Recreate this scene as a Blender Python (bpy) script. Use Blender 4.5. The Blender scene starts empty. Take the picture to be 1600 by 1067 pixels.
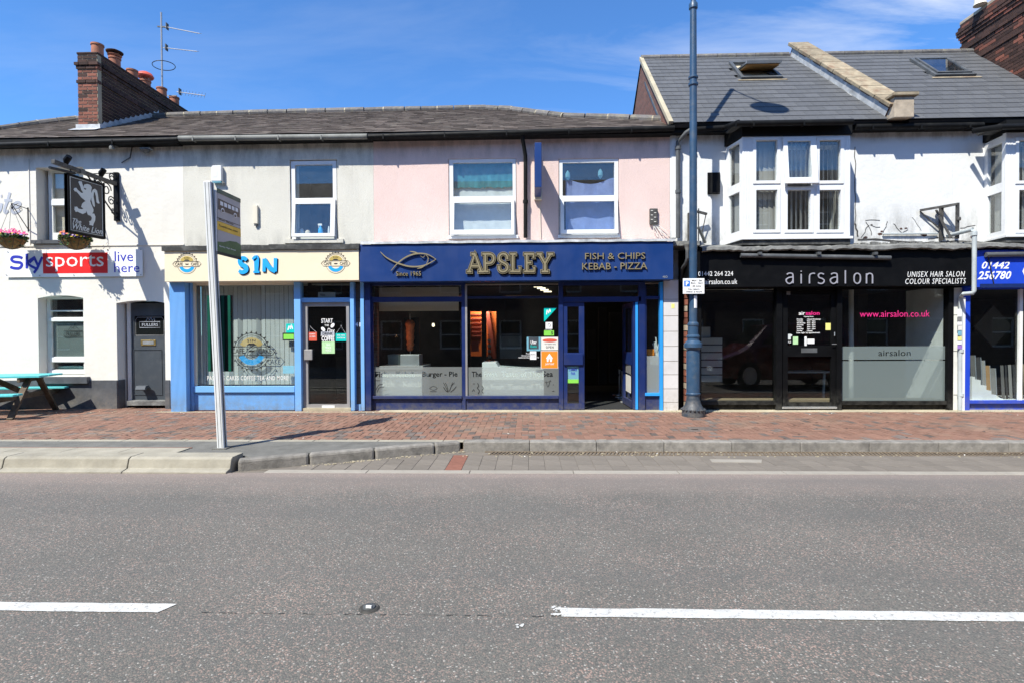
import bpy, bmesh, math, random
from math import sin, cos, pi, radians, sqrt, atan2
from mathutils import Vector, Matrix
from mathutils.geometry import delaunay_2d_cdt
random.seed(7)
scene = bpy.context.scene
col = scene.collection

# ---------------------------------------------------------------- camera, world, sun, exposure
F = 850.0; EYE = Vector((0, 0, 1.62))
CAMROT = (Matrix.Rotation(radians(1.7066), 3, 'Z') @ Matrix.Rotation(radians(90 - 0.892), 3, 'X')
          @ Matrix.Rotation(radians(-0.2747), 3, 'Z'))
cam_data = bpy.data.cameras.new('camera')
cam = bpy.data.objects.new('camera', cam_data); col.objects.link(cam)
cam_data.sensor_width = 36; cam_data.lens = F / 1600 * 36
cam_data.clip_start = 0.05; cam_data.clip_end = 2000
cam.matrix_world = Matrix.Translation(EYE) @ CAMROT.to_4x4()
scene.camera = cam

SUN_EL = radians(51.2); SUN_AZ = radians(180 + 36.0)
SKY_STRENGTH = 0.112; SUN_STRENGTH = 4.8; EXPOSURE = 0.70
world = bpy.data.worlds.new('World'); scene.world = world; world.use_nodes = True
wn = world.node_tree.nodes; wl = world.node_tree.links; wn.clear()
wo = wn.new('ShaderNodeOutputWorld'); bg = wn.new('ShaderNodeBackground')
sky = wn.new('ShaderNodeTexSky'); sky.sky_type = 'NISHITA'; sky.sun_disc = False
sky.sun_elevation = SUN_EL; sky.sun_rotation = SUN_AZ
sky.altitude = 50; sky.air_density = 1.0; sky.dust_density = 0.1; sky.ozone_density = 3.0
bg.inputs['Strength'].default_value = SKY_STRENGTH
# thin cirrus: noise over the direction projected on a high flat layer
tc = wn.new('ShaderNodeTexCoord'); sx = wn.new('ShaderNodeSeparateXYZ')
wl.new(tc.outputs['Generated'], sx.inputs[0])
addz = wn.new('ShaderNodeMath'); addz.operation = 'ADD'; addz.inputs[1].default_value = 0.12
wl.new(sx.outputs['Z'], addz.inputs[0])
mx = wn.new('ShaderNodeMath'); mx.operation = 'MAXIMUM'; mx.inputs[1].default_value = 0.05
wl.new(addz.outputs[0], mx.inputs[0])
dv = []
for a in 'XY':
    d = wn.new('ShaderNodeMath'); d.operation = 'DIVIDE'
    wl.new(sx.outputs[a], d.inputs[0]); wl.new(mx.outputs[0], d.inputs[1]); dv.append(d)
cb = wn.new('ShaderNodeCombineXYZ'); wl.new(dv[0].outputs[0], cb.inputs[0]); wl.new(dv[1].outputs[0], cb.inputs[1])
mp = wn.new('ShaderNodeMapping'); mp.inputs['Rotation'].default_value = (0, 0, radians(-38))
mp.inputs['Scale'].default_value = (0.9, 2.6, 1); mp.inputs['Location'].default_value = (1.35, 0.55, 0)
wl.new(cb.outputs[0], mp.inputs[0])
nz = wn.new('ShaderNodeTexNoise'); nz.inputs['Scale'].default_value = 1.1; nz.inputs['Detail'].default_value = 7
nz.inputs['Roughness'].default_value = 0.62; nz.inputs['Distortion'].default_value = 0.5
wl.new(mp.outputs[0], nz.inputs['Vector'])
cr = wn.new('ShaderNodeValToRGB'); cr.color_ramp.elements[0].position = 0.455; cr.color_ramp.elements[1].position = 0.70
cr.color_ramp.elements[1].color = (0.7, 0.7, 0.7, 1)
wl.new(nz.outputs['Fac'], cr.inputs[0])
# cirrus bank lies towards the east of the view, thins out westwards
gx = wn.new('ShaderNodeMapRange'); gx.inputs['From Min'].default_value = -0.05; gx.inputs['From Max'].default_value = 0.55
gx.inputs['To Min'].default_value = 0.12; gx.inputs['To Max'].default_value = 1.0
wl.new(sx.outputs['X'], gx.inputs['Value'])
ml = wn.new('ShaderNodeMath'); ml.operation = 'MULTIPLY'
wl.new(cr.outputs[0], ml.inputs[0]); wl.new(gx.outputs[0], ml.inputs[1])
tint = wn.new('ShaderNodeMix'); tint.data_type = 'RGBA'; tint.blend_type = 'MULTIPLY'; tint.inputs[0].default_value = 1
tint.inputs[7].default_value = (0.56, 0.93, 1.30, 1)
wl.new(sky.outputs[0], tint.inputs[6])
mixc = wn.new('ShaderNodeMix'); mixc.data_type = 'RGBA'; mixc.inputs[7].default_value = (5.2, 5.6, 6.3, 1)
wl.new(ml.outputs[0], mixc.inputs[0]); wl.new(tint.outputs[2], mixc.inputs[6])
wl.new(mixc.outputs[2], bg.inputs['Color']); wl.new(bg.outputs[0], wo.inputs[0])

sun_d = bpy.data.lights.new('sun', 'SUN'); sun_d.energy = SUN_STRENGTH; sun_d.angle = radians(0.5)
sun_d.color = (1.0, 0.965, 0.855)
sun = bpy.data.objects.new('sun', sun_d); col.objects.link(sun)
tosun = Vector((sin(SUN_AZ) * cos(SUN_EL), cos(SUN_AZ) * cos(SUN_EL), sin(SUN_EL)))
sun.rotation_euler = tosun.to_track_quat('Z', 'Y').to_euler(); sun.location = (-8, -10, 25)
scene.view_settings.view_transform = 'Standard'; scene.view_settings.look = 'None'
scene.view_settings.exposure = EXPOSURE; scene.view_settings.gamma = 1
scene.view_settings.use_curve_mapping = False
scene.render.resolution_x = 1024; scene.render.resolution_y = 682
try:
    scene.cycles.max_bounces = 8; scene.cycles.transparent_max_bounces = 16
except Exception: pass

# ---------------------------------------------------------------- measuring helpers (survey of the street)
def ray(x, y): return CAMROT @ Vector(((x - 800) / F, -(y - 533.5) / F, -1))
def P(x, y, Y):
    d = ray(x, y); return EYE + d * (Y / d.y)
def G(x, y, z=0.12):
    d = ray(x, y); return EYE + d * ((z - EYE.z) / d.z)
def R4(x0, y0, x1, y1, Y):
    xm = (x0 + x1) / 2; ym = (y0 + y1) / 2
    return P(x0, ym, Y).x, P(x1, ym, Y).x, P(xm, y1, Y).z, P(xm, y0, Y).z

# ---------------------------------------------------------------- mesh builder
class M:
    def __init__(s): s.v = []; s.f = []; s.xf = None
    def V(s, p):
        p = Vector(p)
        if s.xf: p = s.xf(p)
        s.v.append(tuple(p)); return len(s.v) - 1
    def quad(s, *ps): s.f.append([s.V(p) for p in ps])
    def box(s, x0, x1, y0, y1, z0, z1):
        if x0 > x1: x0, x1 = x1, x0
        if y0 > y1: y0, y1 = y1, y0
        if z0 > z1: z0, z1 = z1, z0
        i = [s.V(p) for p in ((x0,y0,z0),(x1,y0,z0),(x1,y1,z0),(x0,y1,z0),(x0,y0,z1),(x1,y0,z1),(x1,y1,z1),(x0,y1,z1))]
        for q in ((3,2,1,0),(4,5,6,7),(0,1,5,4),(1,2,6,5),(2,3,7,6),(3,0,4,7)): s.f.append([i[k] for k in q])
        return s
    def pb(s, x0, y0, x1, y1, Y, d):     # box measured on the plane Y, going back d
        a, b, c, e = R4(x0, y0, x1, y1, Y); return s.box(a, b, Y, Y + d, c, e)
    def obox(s, o, u, v, w):             # oriented box: origin corner + three edge vectors
        o = Vector(o); u = Vector(u); v = Vector(v); w = Vector(w)
        i = [s.V(p) for p in (o, o+u, o+u+v, o+v, o+w, o+u+w, o+u+v+w, o+v+w)]
        for q in ((3,2,1,0),(4,5,6,7),(0,1,5,4),(1,2,6,5),(2,3,7,6),(3,0,4,7)): s.f.append([i[k] for k in q])
        return s
    def bar(s, a, b, w, h, up=(0,0,1)):
        a = Vector(a); b = Vector(b); d = (b - a).normalized(); up = Vector(up)
        if abs(d.dot(up)) > .95: up = Vector((0,1,0))
        r = d.cross(up).normalized(); u = r.cross(d).normalized()
        return s.obox(a - r*w/2 - u*h/2, b - a, r*w, u*h)
    def tube(s, pts, r, n=8, cap=True):
        pts = [Vector(p) for p in pts]; rr = r if isinstance(r, (list, tuple)) else [r]*len(pts)
        rings = []; prev = None
        for k, p in enumerate(pts):
            d = (pts[min(k+1, len(pts)-1)] - pts[max(k-1, 0)]).normalized()
            a = prev if prev is not None and abs(d.dot(prev)) < .98 else (Vector((0,0,1)) if abs(d.z) < .9 else Vector((0,1,0)))
            x = d.cross(a).normalized(); y = x.cross(d).normalized(); prev = y
            rings.append([s.V(p + (x*cos(2*pi*j/n) + y*sin(2*pi*j/n))*rr[k]) for j in range(n)])
        for k in range(len(rings)-1):
            for j in range(n):
                s.f.append([rings[k][j], rings[k][(j+1)%n], rings[k+1][(j+1)%n], rings[k+1][j]])
        if cap: s.f.append(rings[0][::-1]); s.f.append(rings[-1])
        return s
    def lathe(s, c, prof, n=24, cap=True):
        c = Vector(c); rings = [[s.V((c.x + r*cos(2*pi*j/n), c.y + r*sin(2*pi*j/n), c.z + z)) for j in range(n)] for r, z in prof]
        for k in range(len(rings)-1):
            for j in range(n):
                s.f.append([rings[k][j], rings[k][(j+1)%n], rings[k+1][(j+1)%n], rings[k+1][j]])
        if cap: s.f.append(rings[0][::-1]); s.f.append(rings[-1])
        return s
    def prism(s, poly, O, U, V, N):      # 2-D polygon (u,v) placed at O with axes U,V extruded by N
        O = Vector(O); U = Vector(U); V = Vector(V); N = Vector(N)
        a = [s.V(O + U*u + V*v) for u, v in poly]; b = [s.V(O + U*u + V*v + N) for u, v in poly]
        s.f.append(a[::-1]); s.f.append(b); n = len(poly)
        for k in range(n): s.f.append([a[k], a[(k+1)%n], b[(k+1)%n], b[k]])
        return s
    def holes(s, A, B, z0, z1, hs, depth):   # upright slab from plan point A to B with openings (u0,u1,z0,z1), going back by depth
        A = Vector((A[0], A[1], 0)); B = Vector((B[0], B[1], 0)); L = (B-A).length; d = (B-A)/L; n = Vector((-d.y, d.x, 0))
        us = sorted(set([0, L] + [min(max(u, 0), L) for h in hs for u in h[:2]])); zs = sorted(set([z0, z1] + [min(max(z, z0), z1) for h in hs for z in h[2:]]))
        def solid(i, j):
            if i < 0 or j < 0 or i >= len(us)-1 or j >= len(zs)-1: return False
            u = (us[i]+us[i+1])/2; z = (zs[j]+zs[j+1])/2
            return not any(h[0] < u < h[1] and h[2] < z < h[3] for h in hs)
        def pt(u, z, k): return A + d*u + n*(depth*k) + Vector((0,0,z))
        for i in range(len(us)-1):
            for j in range(len(zs)-1):
                if not solid(i, j): continue
                u0, u1, a, b = us[i], us[i+1], zs[j], zs[j+1]
                s.quad(pt(u0,a,0), pt(u1,a,0), pt(u1,b,0), pt(u0,b,0)); s.quad(pt(u1,a,1), pt(u0,a,1), pt(u0,b,1), pt(u1,b,1))
                if not solid(i-1, j): s.quad(pt(u0,a,1), pt(u0,a,0), pt(u0,b,0), pt(u0,b,1))
                if not solid(i+1, j): s.quad(pt(u1,a,0), pt(u1,a,1), pt(u1,b,1), pt(u1,b,0))
                if not solid(i, j-1): s.quad(pt(u0,a,1), pt(u1,a,1), pt(u1,a,0), pt(u0,a,0))
                if not solid(i, j+1): s.quad(pt(u0,b,0), pt(u1,b,0), pt(u1,b,1), pt(u0,b,1))
        return s
    def mesh(s, name='mesh'):
        me = bpy.data.meshes.new(name); me.from_pydata(s.v, [], s.f); me.validate(); me.update(); return me

def setp(o, label=None, cat=None, group=None, kind=None):
    if label: o['label'] = label
    if cat: o['category'] = cat
    if group: o['group'] = group
    if kind: o['kind'] = kind
    return o
def part(name, m, mt, parent=None, kind=None, label=None, smooth=False, bevel=0):
    me = m.mesh(name) if isinstance(m, M) else m
    if mt is not None and not me.materials: me.materials.append(mt)
    o = bpy.data.objects.new(name, me); col.objects.link(o)
    if parent is not None:
        o.parent = parent
        if parent.type == 'EMPTY': o.matrix_parent_inverse = Matrix.Translation(-Vector(parent.location))
    if smooth:
        me.shade_smooth()
        e = o.modifiers.new('es', 'EDGE_SPLIT'); e.split_angle = radians(35)
    if bevel:
        b = o.modifiers.new('bevel', 'BEVEL'); b.width = bevel; b.segments = 2; b.limit_method = 'ANGLE'; b.angle_limit = radians(40)
    if kind: o['kind'] = kind
    if label: o['label'] = label
    return o
def thing(name, label, cat, loc=(0,0,0), group=None):
    o = bpy.data.objects.new(name, None); col.objects.link(o); o.location = loc; o.empty_display_size = .2
    return setp(o, label, cat, group)
def struct(name, m, mt, **k): return part(name, m, mt, None, kind='structure', **k)
def inst(name, me, parent, mat4):
    o = bpy.data.objects.new(name, me); col.objects.link(o); o.parent = parent
    if parent.type == 'EMPTY': o.matrix_parent_inverse = Matrix.Translation(-Vector(parent.location))
    o.matrix_basis = mat4; return o

# ---------------------------------------------------------------- materials
def nt(name):
    m = bpy.data.materials.new(name); m.use_nodes = True; n = m.node_tree.nodes; l = m.node_tree.links
    return m, n, l, n['Principled BSDF']
def mixrgb(n, l, a, b, fac, blend='MIX'):
    x = n.new('ShaderNodeMix'); x.data_type = 'RGBA'; x.blend_type = blend
    for sock, val in ((x.inputs[6], a), (x.inputs[7], b), (x.inputs[0], fac)):
        if hasattr(val, 'is_output'): l.new(val, sock)
        elif isinstance(val, (tuple, list)): sock.default_value = (*val[:3], 1)
        else: sock.default_value = val
    return x.outputs[2]
def noise(n, l, vec, scale, detail=4, rough=.5, out='Fac', dist=0):
    x = n.new('ShaderNodeTexNoise'); x.inputs['Scale'].default_value = scale; x.inputs['Detail'].default_value = detail
    x.inputs['Roughness'].default_value = rough; x.inputs['Distortion'].default_value = dist
    l.new(vec, x.inputs['Vector']); return x.outputs[out]
def ramp(n, l, val, p0, p1, a=0., b=1.):
    x = n.new('ShaderNodeMapRange'); x.inputs['From Min'].default_value = p0; x.inputs['From Max'].default_value = p1
    x.inputs['To Min'].default_value = a; x.inputs['To Max'].default_value = b; l.new(val, x.inputs['Value']); return x.outputs[0]
def mapped(n, l, src, sc):
    x = n.new('ShaderNodeMapping'); x.inputs['Scale'].default_value = sc; l.new(src, x.inputs[0]); return x.outputs[0]
def mat(name, c, rough=.6, metal=0, var=.12, vs=2.5, bump=0., bs=120, dirt=None, dirt_amt=.5, ds=1.5, streak=False, rnd=0., spec=.4, emis=None, coat=0, splash=None):
    m, n, l, b = nt(name); t = n.new('ShaderNodeTexCoord').outputs['Object']
    lo = tuple(x*(1-var) for x in c); hi = tuple(min(1, x*(1+var)) for x in c)
    cc = mixrgb(n, l, lo, hi, ramp(n, l, noise(n, l, t, vs, 6, .6), .3, .7))
    if dirt:
        v = mapped(n, l, t, (1, 1, .18)) if streak else t
        cc = mixrgb(n, l, cc, dirt, ramp(n, l, noise(n, l, v, ds, 8, .65), .5, .75, 0, dirt_amt))
    if splash:     # road dirt thrown up on the foot of shop fronts, thick low down
        s_ = n.new('ShaderNodeSeparateXYZ'); l.new(t, s_.inputs[0]); k_ = n.new('ShaderNodeMath'); k_.operation = 'MULTIPLY'
        l.new(ramp(n, l, s_.outputs['Z'], .55, .10, 0, 1), k_.inputs[0]); l.new(ramp(n, l, noise(n, l, t, 9, 8, .7), .38, .62, .1, .8), k_.inputs[1])
        cc = mixrgb(n, l, cc, splash, k_.outputs[0])
    if rnd:
        oi = n.new('ShaderNodeObjectInfo').outputs['Random']; ge = n.new('ShaderNodeNewGeometry').outputs['Random Per Island']
        a = n.new('ShaderNodeMath'); l.new(oi, a.inputs[0]); l.new(ge, a.inputs[1])
        fr = n.new('ShaderNodeMath'); fr.operation = 'FRACT'; l.new(a.outputs[0], fr.inputs[0])
        g = ramp(n, l, fr.outputs[0], 0, 1, 1-rnd, 1+rnd)
        cb_ = n.new('ShaderNodeCombineColor'); [l.new(g, cb_.inputs[k]) for k in range(3)]
        cc = mixrgb(n, l, cc, cb_.outputs[0], 1., 'MULTIPLY')
    l.new(cc, b.inputs['Base Color'])
    rr = ramp(n, l, noise(n, l, t, vs*3, 4), .3, .7, max(0, rough-.08), min(1, rough+.08)); l.new(rr, b.inputs['Roughness'])
    b.inputs['Metallic'].default_value = metal; b.inputs['Specular IOR Level'].default_value = spec
    if coat: b.inputs['Coat Weight'].default_value = coat
    if bump:
        bp = n.new('ShaderNodeBump'); bp.inputs['Strength'].default_value = bump; bp.inputs['Distance'].default_value = .01
        l.new(noise(n, l, t, bs, 3, .6), bp.inputs['Height']); l.new(bp.outputs[0], b.inputs['Normal'])
    if emis:
        b.inputs['Emission Color'].default_value = (*emis[:3], 1); b.inputs['Emission Strength'].default_value = emis[3]
    return m
def wall_mat(name, c, pebble=0., grime=(.25,.24,.22), ztop=None, amt=.35, cracks=0.):
    m, n, l, b = nt(name); t = n.new('ShaderNodeTexCoord').outputs['Object']
    cc = mixrgb(n, l, tuple(x*.9 for x in c), c, ramp(n, l, noise(n, l, t, 1.2, 7, .6), .3, .7))
    cc = mixrgb(n, l, cc, grime, ramp(n, l, noise(n, l, mapped(n, l, t, (1.6, 1.6, .22)), 1.4, 9, .65), .55, .85, 0, amt))
    if ztop:   # staining that has run down from the gutter and soaked up from the lead
        s = n.new('ShaderNodeSeparateXYZ'); l.new(t, s.inputs[0])
        for (za, zb, am) in ztop:
            g = ramp(n, l, s.outputs['Z'], za, zb, 0, 1)
            k = n.new('ShaderNodeMath'); k.operation = 'MULTIPLY'; l.new(g, k.inputs[0])
            l.new(ramp(n, l, noise(n, l, mapped(n, l, t, (2, 2, .7)), 2.2, 9, .7), .42, .66, 0, am), k.inputs[1])
            cc = mixrgb(n, l, cc, (.10,.095,.085), k.outputs[0])
    if pebble:
        vo = n.new('ShaderNodeTexVoronoi'); vo.inputs['Scale'].default_value = 105; l.new(t, vo.inputs['Vector'])
        cc = mixrgb(n, l, cc, (.16,.15,.13), ramp(n, l, vo.outputs['Distance'], .45, .85, 0, .14))
    l.new(cc, b.inputs['Base Color']); b.inputs['Roughness'].default_value = .85; b.inputs['Specular IOR Level'].default_value = .2
    bp = n.new('ShaderNodeBump'); bp.inputs['Distance'].default_value = .02; bp.inputs['Strength'].default_value = .55 if pebble else .35
    if pebble:
        iv = ramp(n, l, vo.outputs['Distance'], 0, .8, 1, 0); bp.inputs['Distance'].default_value = .008*pebble
        l.new(iv, bp.inputs['Height'])
    else:
        l.new(noise(n, l, mapped(n, l, t, (1, 1, 1)), 9, 8, .6), bp.inputs['Height'])
    l.new(bp.outputs[0], b.inputs['Normal']); return m
def glass_mat(name, tint=(.86,.9,.88), rough=.0, dirt=.03, boost=1.0):
    m = bpy.data.materials.new(name); m.use_nodes = True; n = m.node_tree.nodes; l = m.node_tree.links; n.clear()
    o = n.new('ShaderNodeOutputMaterial'); tr = n.new('ShaderNodeBsdfTransparent'); tr.inputs[0].default_value = (*tint, 1)
    gl = n.new('ShaderNodeBsdfGlossy'); gl.inputs['Roughness'].default_value = rough; gl.inputs[0].default_value = (1,1,1,1)
    ge = n.new('ShaderNodeNewGeometry'); dp = n.new('ShaderNodeVectorMath'); dp.operation = 'DOT_PRODUCT'
    l.new(ge.outputs['Normal'], dp.inputs[0]); l.new(ge.outputs['Incoming'], dp.inputs[1])
    def mm(op, a, bb):
        x = n.new('ShaderNodeMath'); x.operation = op
        for k, v in enumerate((a, bb)):
            if v is None: continue
            if hasattr(v, 'is_output'): l.new(v, x.inputs[k])
            else: x.inputs[k].default_value = v
        return x.outputs[0]
    c = mm('ABSOLUTE', dp.outputs['Value'], None); f = mm('POWER', mm('SUBTRACT', 1., c), 5.)
    f = mm('ADD', mm('MULTIPLY', f, .94), .045*boost)
    mx_ = n.new('ShaderNodeMixShader'); l.new(f, mx_.inputs[0]); l.new(tr.outputs[0], mx_.inputs[1]); l.new(gl.outputs[0], mx_.inputs[2])
    df = n.new('ShaderNodeBsdfDiffuse'); df.inputs[0].default_value = (.5,.5,.48,1)
    m2 = n.new('ShaderNodeMixShader'); t = n.new('ShaderNodeTexCoord').outputs['Object']
    l.new(ramp(n, l, noise(n, l, t, 5, 8, .7), .4, .75, dirt*.2, dirt), m2.inputs[0])
    l.new(mx_.outputs[0], m2.inputs[1]); l.new(df.outputs[0], m2.inputs[2]); l.new(m2.outputs[0], o.inputs[0]); return m
def film_mat(name, c, op=.5, gloss=.04):
    m = bpy.data.materials.new(name); m.use_nodes = True; n = m.node_tree.nodes; l = m.node_tree.links; n.clear()
    o = n.new('ShaderNodeOutputMaterial'); tr = n.new('ShaderNodeBsdfTransparent')
    df = n.new('ShaderNodeBsdfDiffuse'); df.inputs[0].default_value = (*c, 1)
    tl = n.new('ShaderNodeBsdfTranslucent'); tl.inputs[0].default_value = (*c, 1)
    a = n.new('ShaderNodeMixShader'); a.inputs[0].default_value = .35; l.new(df.outputs[0], a.inputs[1]); l.new(tl.outputs[0], a.inputs[2])
    mx_ = n.new('ShaderNodeMixShader'); mx_.inputs[0].default_value = op
    l.new(tr.outputs[0], mx_.inputs[1]); l.new(a.outputs[0], mx_.inputs[2]); l.new(mx_.outputs[0], o.inputs[0]); return m

MT = {}
MT['pub_wall'] = wall_mat('pub_painted_render', (.73,.70,.64), ztop=[(5.0, 5.4, .8)], amt=.10)
MT['cafe_wall'] = wall_mat('cream_pebbledash', (.71,.685,.61), pebble=1.2, ztop=[(4.75, 5.4, .65), (3.75, 3.3, .5)], amt=.36)
MT['pink_wall'] = wall_mat('pink_pebbledash', (.78,.60,.555), pebble=1.0, ztop=[(4.9, 5.4, .45), (3.65, 3.3, .45)], amt=.24)
MT['salon_wall'] = wall_mat('white_render', (.72,.725,.72), ztop=[(4.15, 3.4, .75), (5.25, 5.44, .6)], amt=.14)
MT['plinth'] = mat('dark_grey_plinth', (.075,.08,.09), .6, var=.3, vs=4, bump=.2, bs=20, dirt=(.2,.19,.18), dirt_amt=.35, splash=(.19,.17,.15))
MT['cream'] = mat('cream_board', (.78,.68,.50), .35, var=.03)
MT['light_blue'] = mat('light_blue_paint', (.17,.40,.76), .4, var=.05, dirt=(.28,.40,.6), dirt_amt=.2, splash=(.22,.27,.33))
MT['sky_blue'] = mat('bright_blue_paint', (.03,.30,.75), .4, var=.05)
MT['navy'] = mat('navy_paint', (.008,.023,.115), .42, var=.12, dirt=(.05,.05,.08), dirt_amt=.3, ds=4, splash=(.10,.095,.10))
MT['fascia_blue'] = mat('royal_blue_board', (.008,.036,.155), .40, var=.10, vs=1.2, dirt=(.06,.08,.19), dirt_amt=.25, ds=1.2, streak=True)
MT['carpet_blue'] = mat('bright_blue_board', (.015,.06,.52), .35, var=.05, splash=(.12,.13,.2))
MT['black'] = mat('black_paint', (.004,.0043,.005), .5, var=.2, spec=.12, dirt=(.010,.010,.011), dirt_amt=.4, ds=6, splash=(.07,.068,.06))
MT['matte_black'] = mat('matte_black', (.006,.006,.006), .7, spec=.2)
MT['black_gutter'] = mat('black_plastic_gutter', (.007,.007,.007), .55, var=.2, spec=.15, dirt=(.04,.04,.035), dirt_amt=.4, ds=5)
MT['grey_gutter'] = mat('faded_white_gutter', (.19,.19,.175), .7, var=.25, dirt=(.07,.07,.06), dirt_amt=.7, ds=4)
MT['grey_pipe'] = mat('grey_plastic_pipe', (.42,.46,.47), .5, var=.12, dirt=(.2,.2,.2), dirt_amt=.4, ds=4)
MT['dark_pipe'] = mat('dark_grey_pipe', (.075,.08,.085), .45, var=.25, dirt=(.25,.25,.25), dirt_amt=.3, ds=7)
MT['upvc'] = mat('white_upvc', (.72,.73,.74), .3, var=.03, dirt=(.5,.5,.48), dirt_amt=.25, ds=3)
MT['old_white'] = mat('old_white_paint', (.72,.73,.70), .5, var=.08, dirt=(.35,.34,.30), dirt_amt=.4, ds=5)
MT['cream_paint'] = mat('magnolia_paint', (.66,.61,.50), .6, var=.12, dirt=(.4,.35,.28), dirt_amt=.3, ds=5)
MT['alu'] = mat('grey_aluminium', (.34,.33,.33), .42, metal=.35, var=.08)
MT['steel'] = mat('brushed_steel', (.55,.57,.58), .35, metal=.7)
MT['lead'] = mat('lead_flashing', (.40,.41,.42), .55, var=.35, vs=5, bump=.5, bs=9, dirt=(.72,.72,.72), dirt_amt=.6, ds=6)
MT['old_lead'] = mat('weathered_felt', (.15,.15,.145), .8, var=.45, vs=4, bump=1., bs=14, dirt=(.36,.36,.33), dirt_amt=.7, ds=5)
MT['dark_lead'] = mat('dark_roofing_felt', (.045,.046,.045), .8, var=.4, vs=6, bump=.8, bs=14, dirt=(.16,.16,.15), dirt_amt=.6, ds=6)
MT['slate_new'] = mat('blue_grey_slate', (.086,.088,.094), .65, var=.2, vs=6, bump=.2, bs=30, rnd=.11, dirt=(.15,.145,.12), dirt_amt=.45, ds=2.2)
MT['slate_old'] = mat('old_brown_slate', (.150,.122,.106), .85, var=.25, vs=5, bump=.4, bs=25, rnd=.32, dirt=(.25,.225,.19), dirt_amt=.7, ds=3, spec=.2)
MT['roof_under'] = mat('roof_underlay', (.02,.02,.021), .9)
MT['ridge_old'] = mat('lichened_ridge_tile', (.13,.12,.115), .8, var=.25, vs=8, bump=.4, bs=30, rnd=.2, dirt=(.30,.27,.17), dirt_amt=.6, ds=9)
MT['mortar'] = mat('pale_mortar', (.40,.35,.25), .9, var=.2, bump=.4, bs=60)
MT['coping'] = mat('lichened_stone_coping', (.27,.22,.15), .85, var=.3, vs=6, bump=.6, bs=25, rnd=.18, dirt=(.16,.085,.05), dirt_amt=.95, ds=4.5)
MT['pine'] = mat('varnished_pine', (.42,.22,.07), .5, var=.2, vs=8)
MT['stone'] = mat('weathered_sandstone', (.40,.33,.25), .85, var=.22, vs=5, bump=.4, bs=25, dirt=(.12,.10,.08), dirt_amt=.6, ds=3)
MT['brick'] = mat('red_brick', (.20,.07,.045), .85, var=.3, vs=14, bump=.3, bs=60, rnd=.35, dirt=(.035,.025,.02), dirt_amt=.5, ds=3)
MT['brick_dark'] = mat('sooty_shaded_brick', (.058,.028,.021), .9, var=.4, vs=9, bump=.4, bs=60, rnd=.4, dirt=(.02,.016,.014), dirt_amt=.7, ds=3)  # soot tone, also carries the painted shade of the pub chimney flank
MT['brick_joint'] = mat('lime_mortar', (.36,.30,.21), .95, var=.2, bump=.3, bs=80)
MT['dark_joint'] = mat('sooty_mortar', (.10,.085,.06), .95, var=.3)
MT['terracotta'] = mat('terracotta_pot', (.36,.135,.075), .75, var=.2, vs=8, dirt=(.10,.05,.03), dirt_amt=.6, ds=5)
MT['paver'] = mat('red_block_paver', (.215,.118,.085), .88, var=.16, vs=12, bump=.25, bs=70, rnd=.15, dirt=(.235,.175,.130), dirt_amt=.85, ds=.8)
MT['paver_grey'] = mat('brown_grey_paver', (.135,.108,.095), .88, var=.2, vs=12, bump=.25, bs=70, rnd=.30, dirt=(.25,.21,.18), dirt_amt=.5, ds=1.6)
MT['joint_sand'] = mat('paving_joint_sand', (.22,.165,.125), .95, var=.2, vs=9)
MT['bay_block'] = mat('buff_parking_block', (.168,.147,.125), .9, var=.14, vs=6, bump=.3, bs=70, rnd=.10, dirt=(.12,.11,.10), dirt_amt=.4, ds=2.5)
MT['bay_red'] = mat('red_parking_block', (.20,.085,.06), .9, var=.14, vs=12, bump=.2, bs=70, rnd=.12)
MT['kerb_pale'] = mat('pale_concrete_kerb', (.32,.295,.24), .85, var=.14, vs=4, bump=.4, bs=40, rnd=.06, dirt=(.20,.18,.14), dirt_amt=.7, ds=2.5)
MT['kerb_stone'] = mat('granite_kerb', (.225,.21,.19), .9, var=.3, vs=9, bump=.7, bs=50, rnd=.10, dirt=(.09,.085,.08), dirt_amt=.75, ds=5)
MT['strip'] = mat('concrete_channel', (.29,.265,.23), .85, var=.12, vs=6, bump=.2, bs=60, rnd=.05, dirt=(.22,.2,.18), dirt_amt=.4, ds=3)
MT['grate'] = mat('rusty_slot_drain', (.15,.115,.08), .8, var=.3, vs=14, bump=.2, bs=50)
MT['tarmac'] = mat('smooth_tarmac', (.135,.132,.122), .92, var=.22, vs=5, bump=.4, bs=150)
MT['wood_dark'] = mat('weathered_timber', (.10,.075,.05), .8, var=.35, vs=12, bump=.3, bs=40)
MT['teal'] = mat('turquoise_paint', (.09,.47,.50), .5, var=.12, vs=6, dirt=(.25,.4,.38), dirt_amt=.3, ds=4)
MT['lamp_blue'] = mat('blue_column_paint', (.028,.066,.125), .42, var=.16, vs=5, dirt=(.10,.11,.12), dirt_amt=.5, ds=7, bump=.1, bs=50)
MT['lamp_base'] = mat('worn_blue_base', (.028,.045,.068), .55, var=.3, vs=12, dirt=(.16,.14,.12), dirt_amt=.6, ds=12, bump=.3, bs=60, splash=(.14,.12,.10))
MT['pole_white'] = mat('white_pole_paint', (.66,.67,.68), .4, var=.05, dirt=(.4,.4,.4), dirt_amt=.3, ds=4)
MT['pole_groove'] = mat('pole_groove_shade', (.12,.13,.13), .6)  # dark colour stands in for the shade inside the pole grooves
MT['dark_green'] = mat('dark_green_panel', (.006,.075,.05), .35, var=.15)
MT['green_black'] = mat('black_green_panel', (.006,.012,.010), .35)
MT['white'] = mat('white_vinyl', (.82,.82,.82), .5, var=.02)
MT['offwhite'] = mat('offwhite_print', (.70,.68,.63), .5, var=.04)
MT['ink'] = mat('black_print', (.015,.015,.015), .5)
MT['grey_ink'] = mat('grey_print', (.20,.20,.20), .5)
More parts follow.
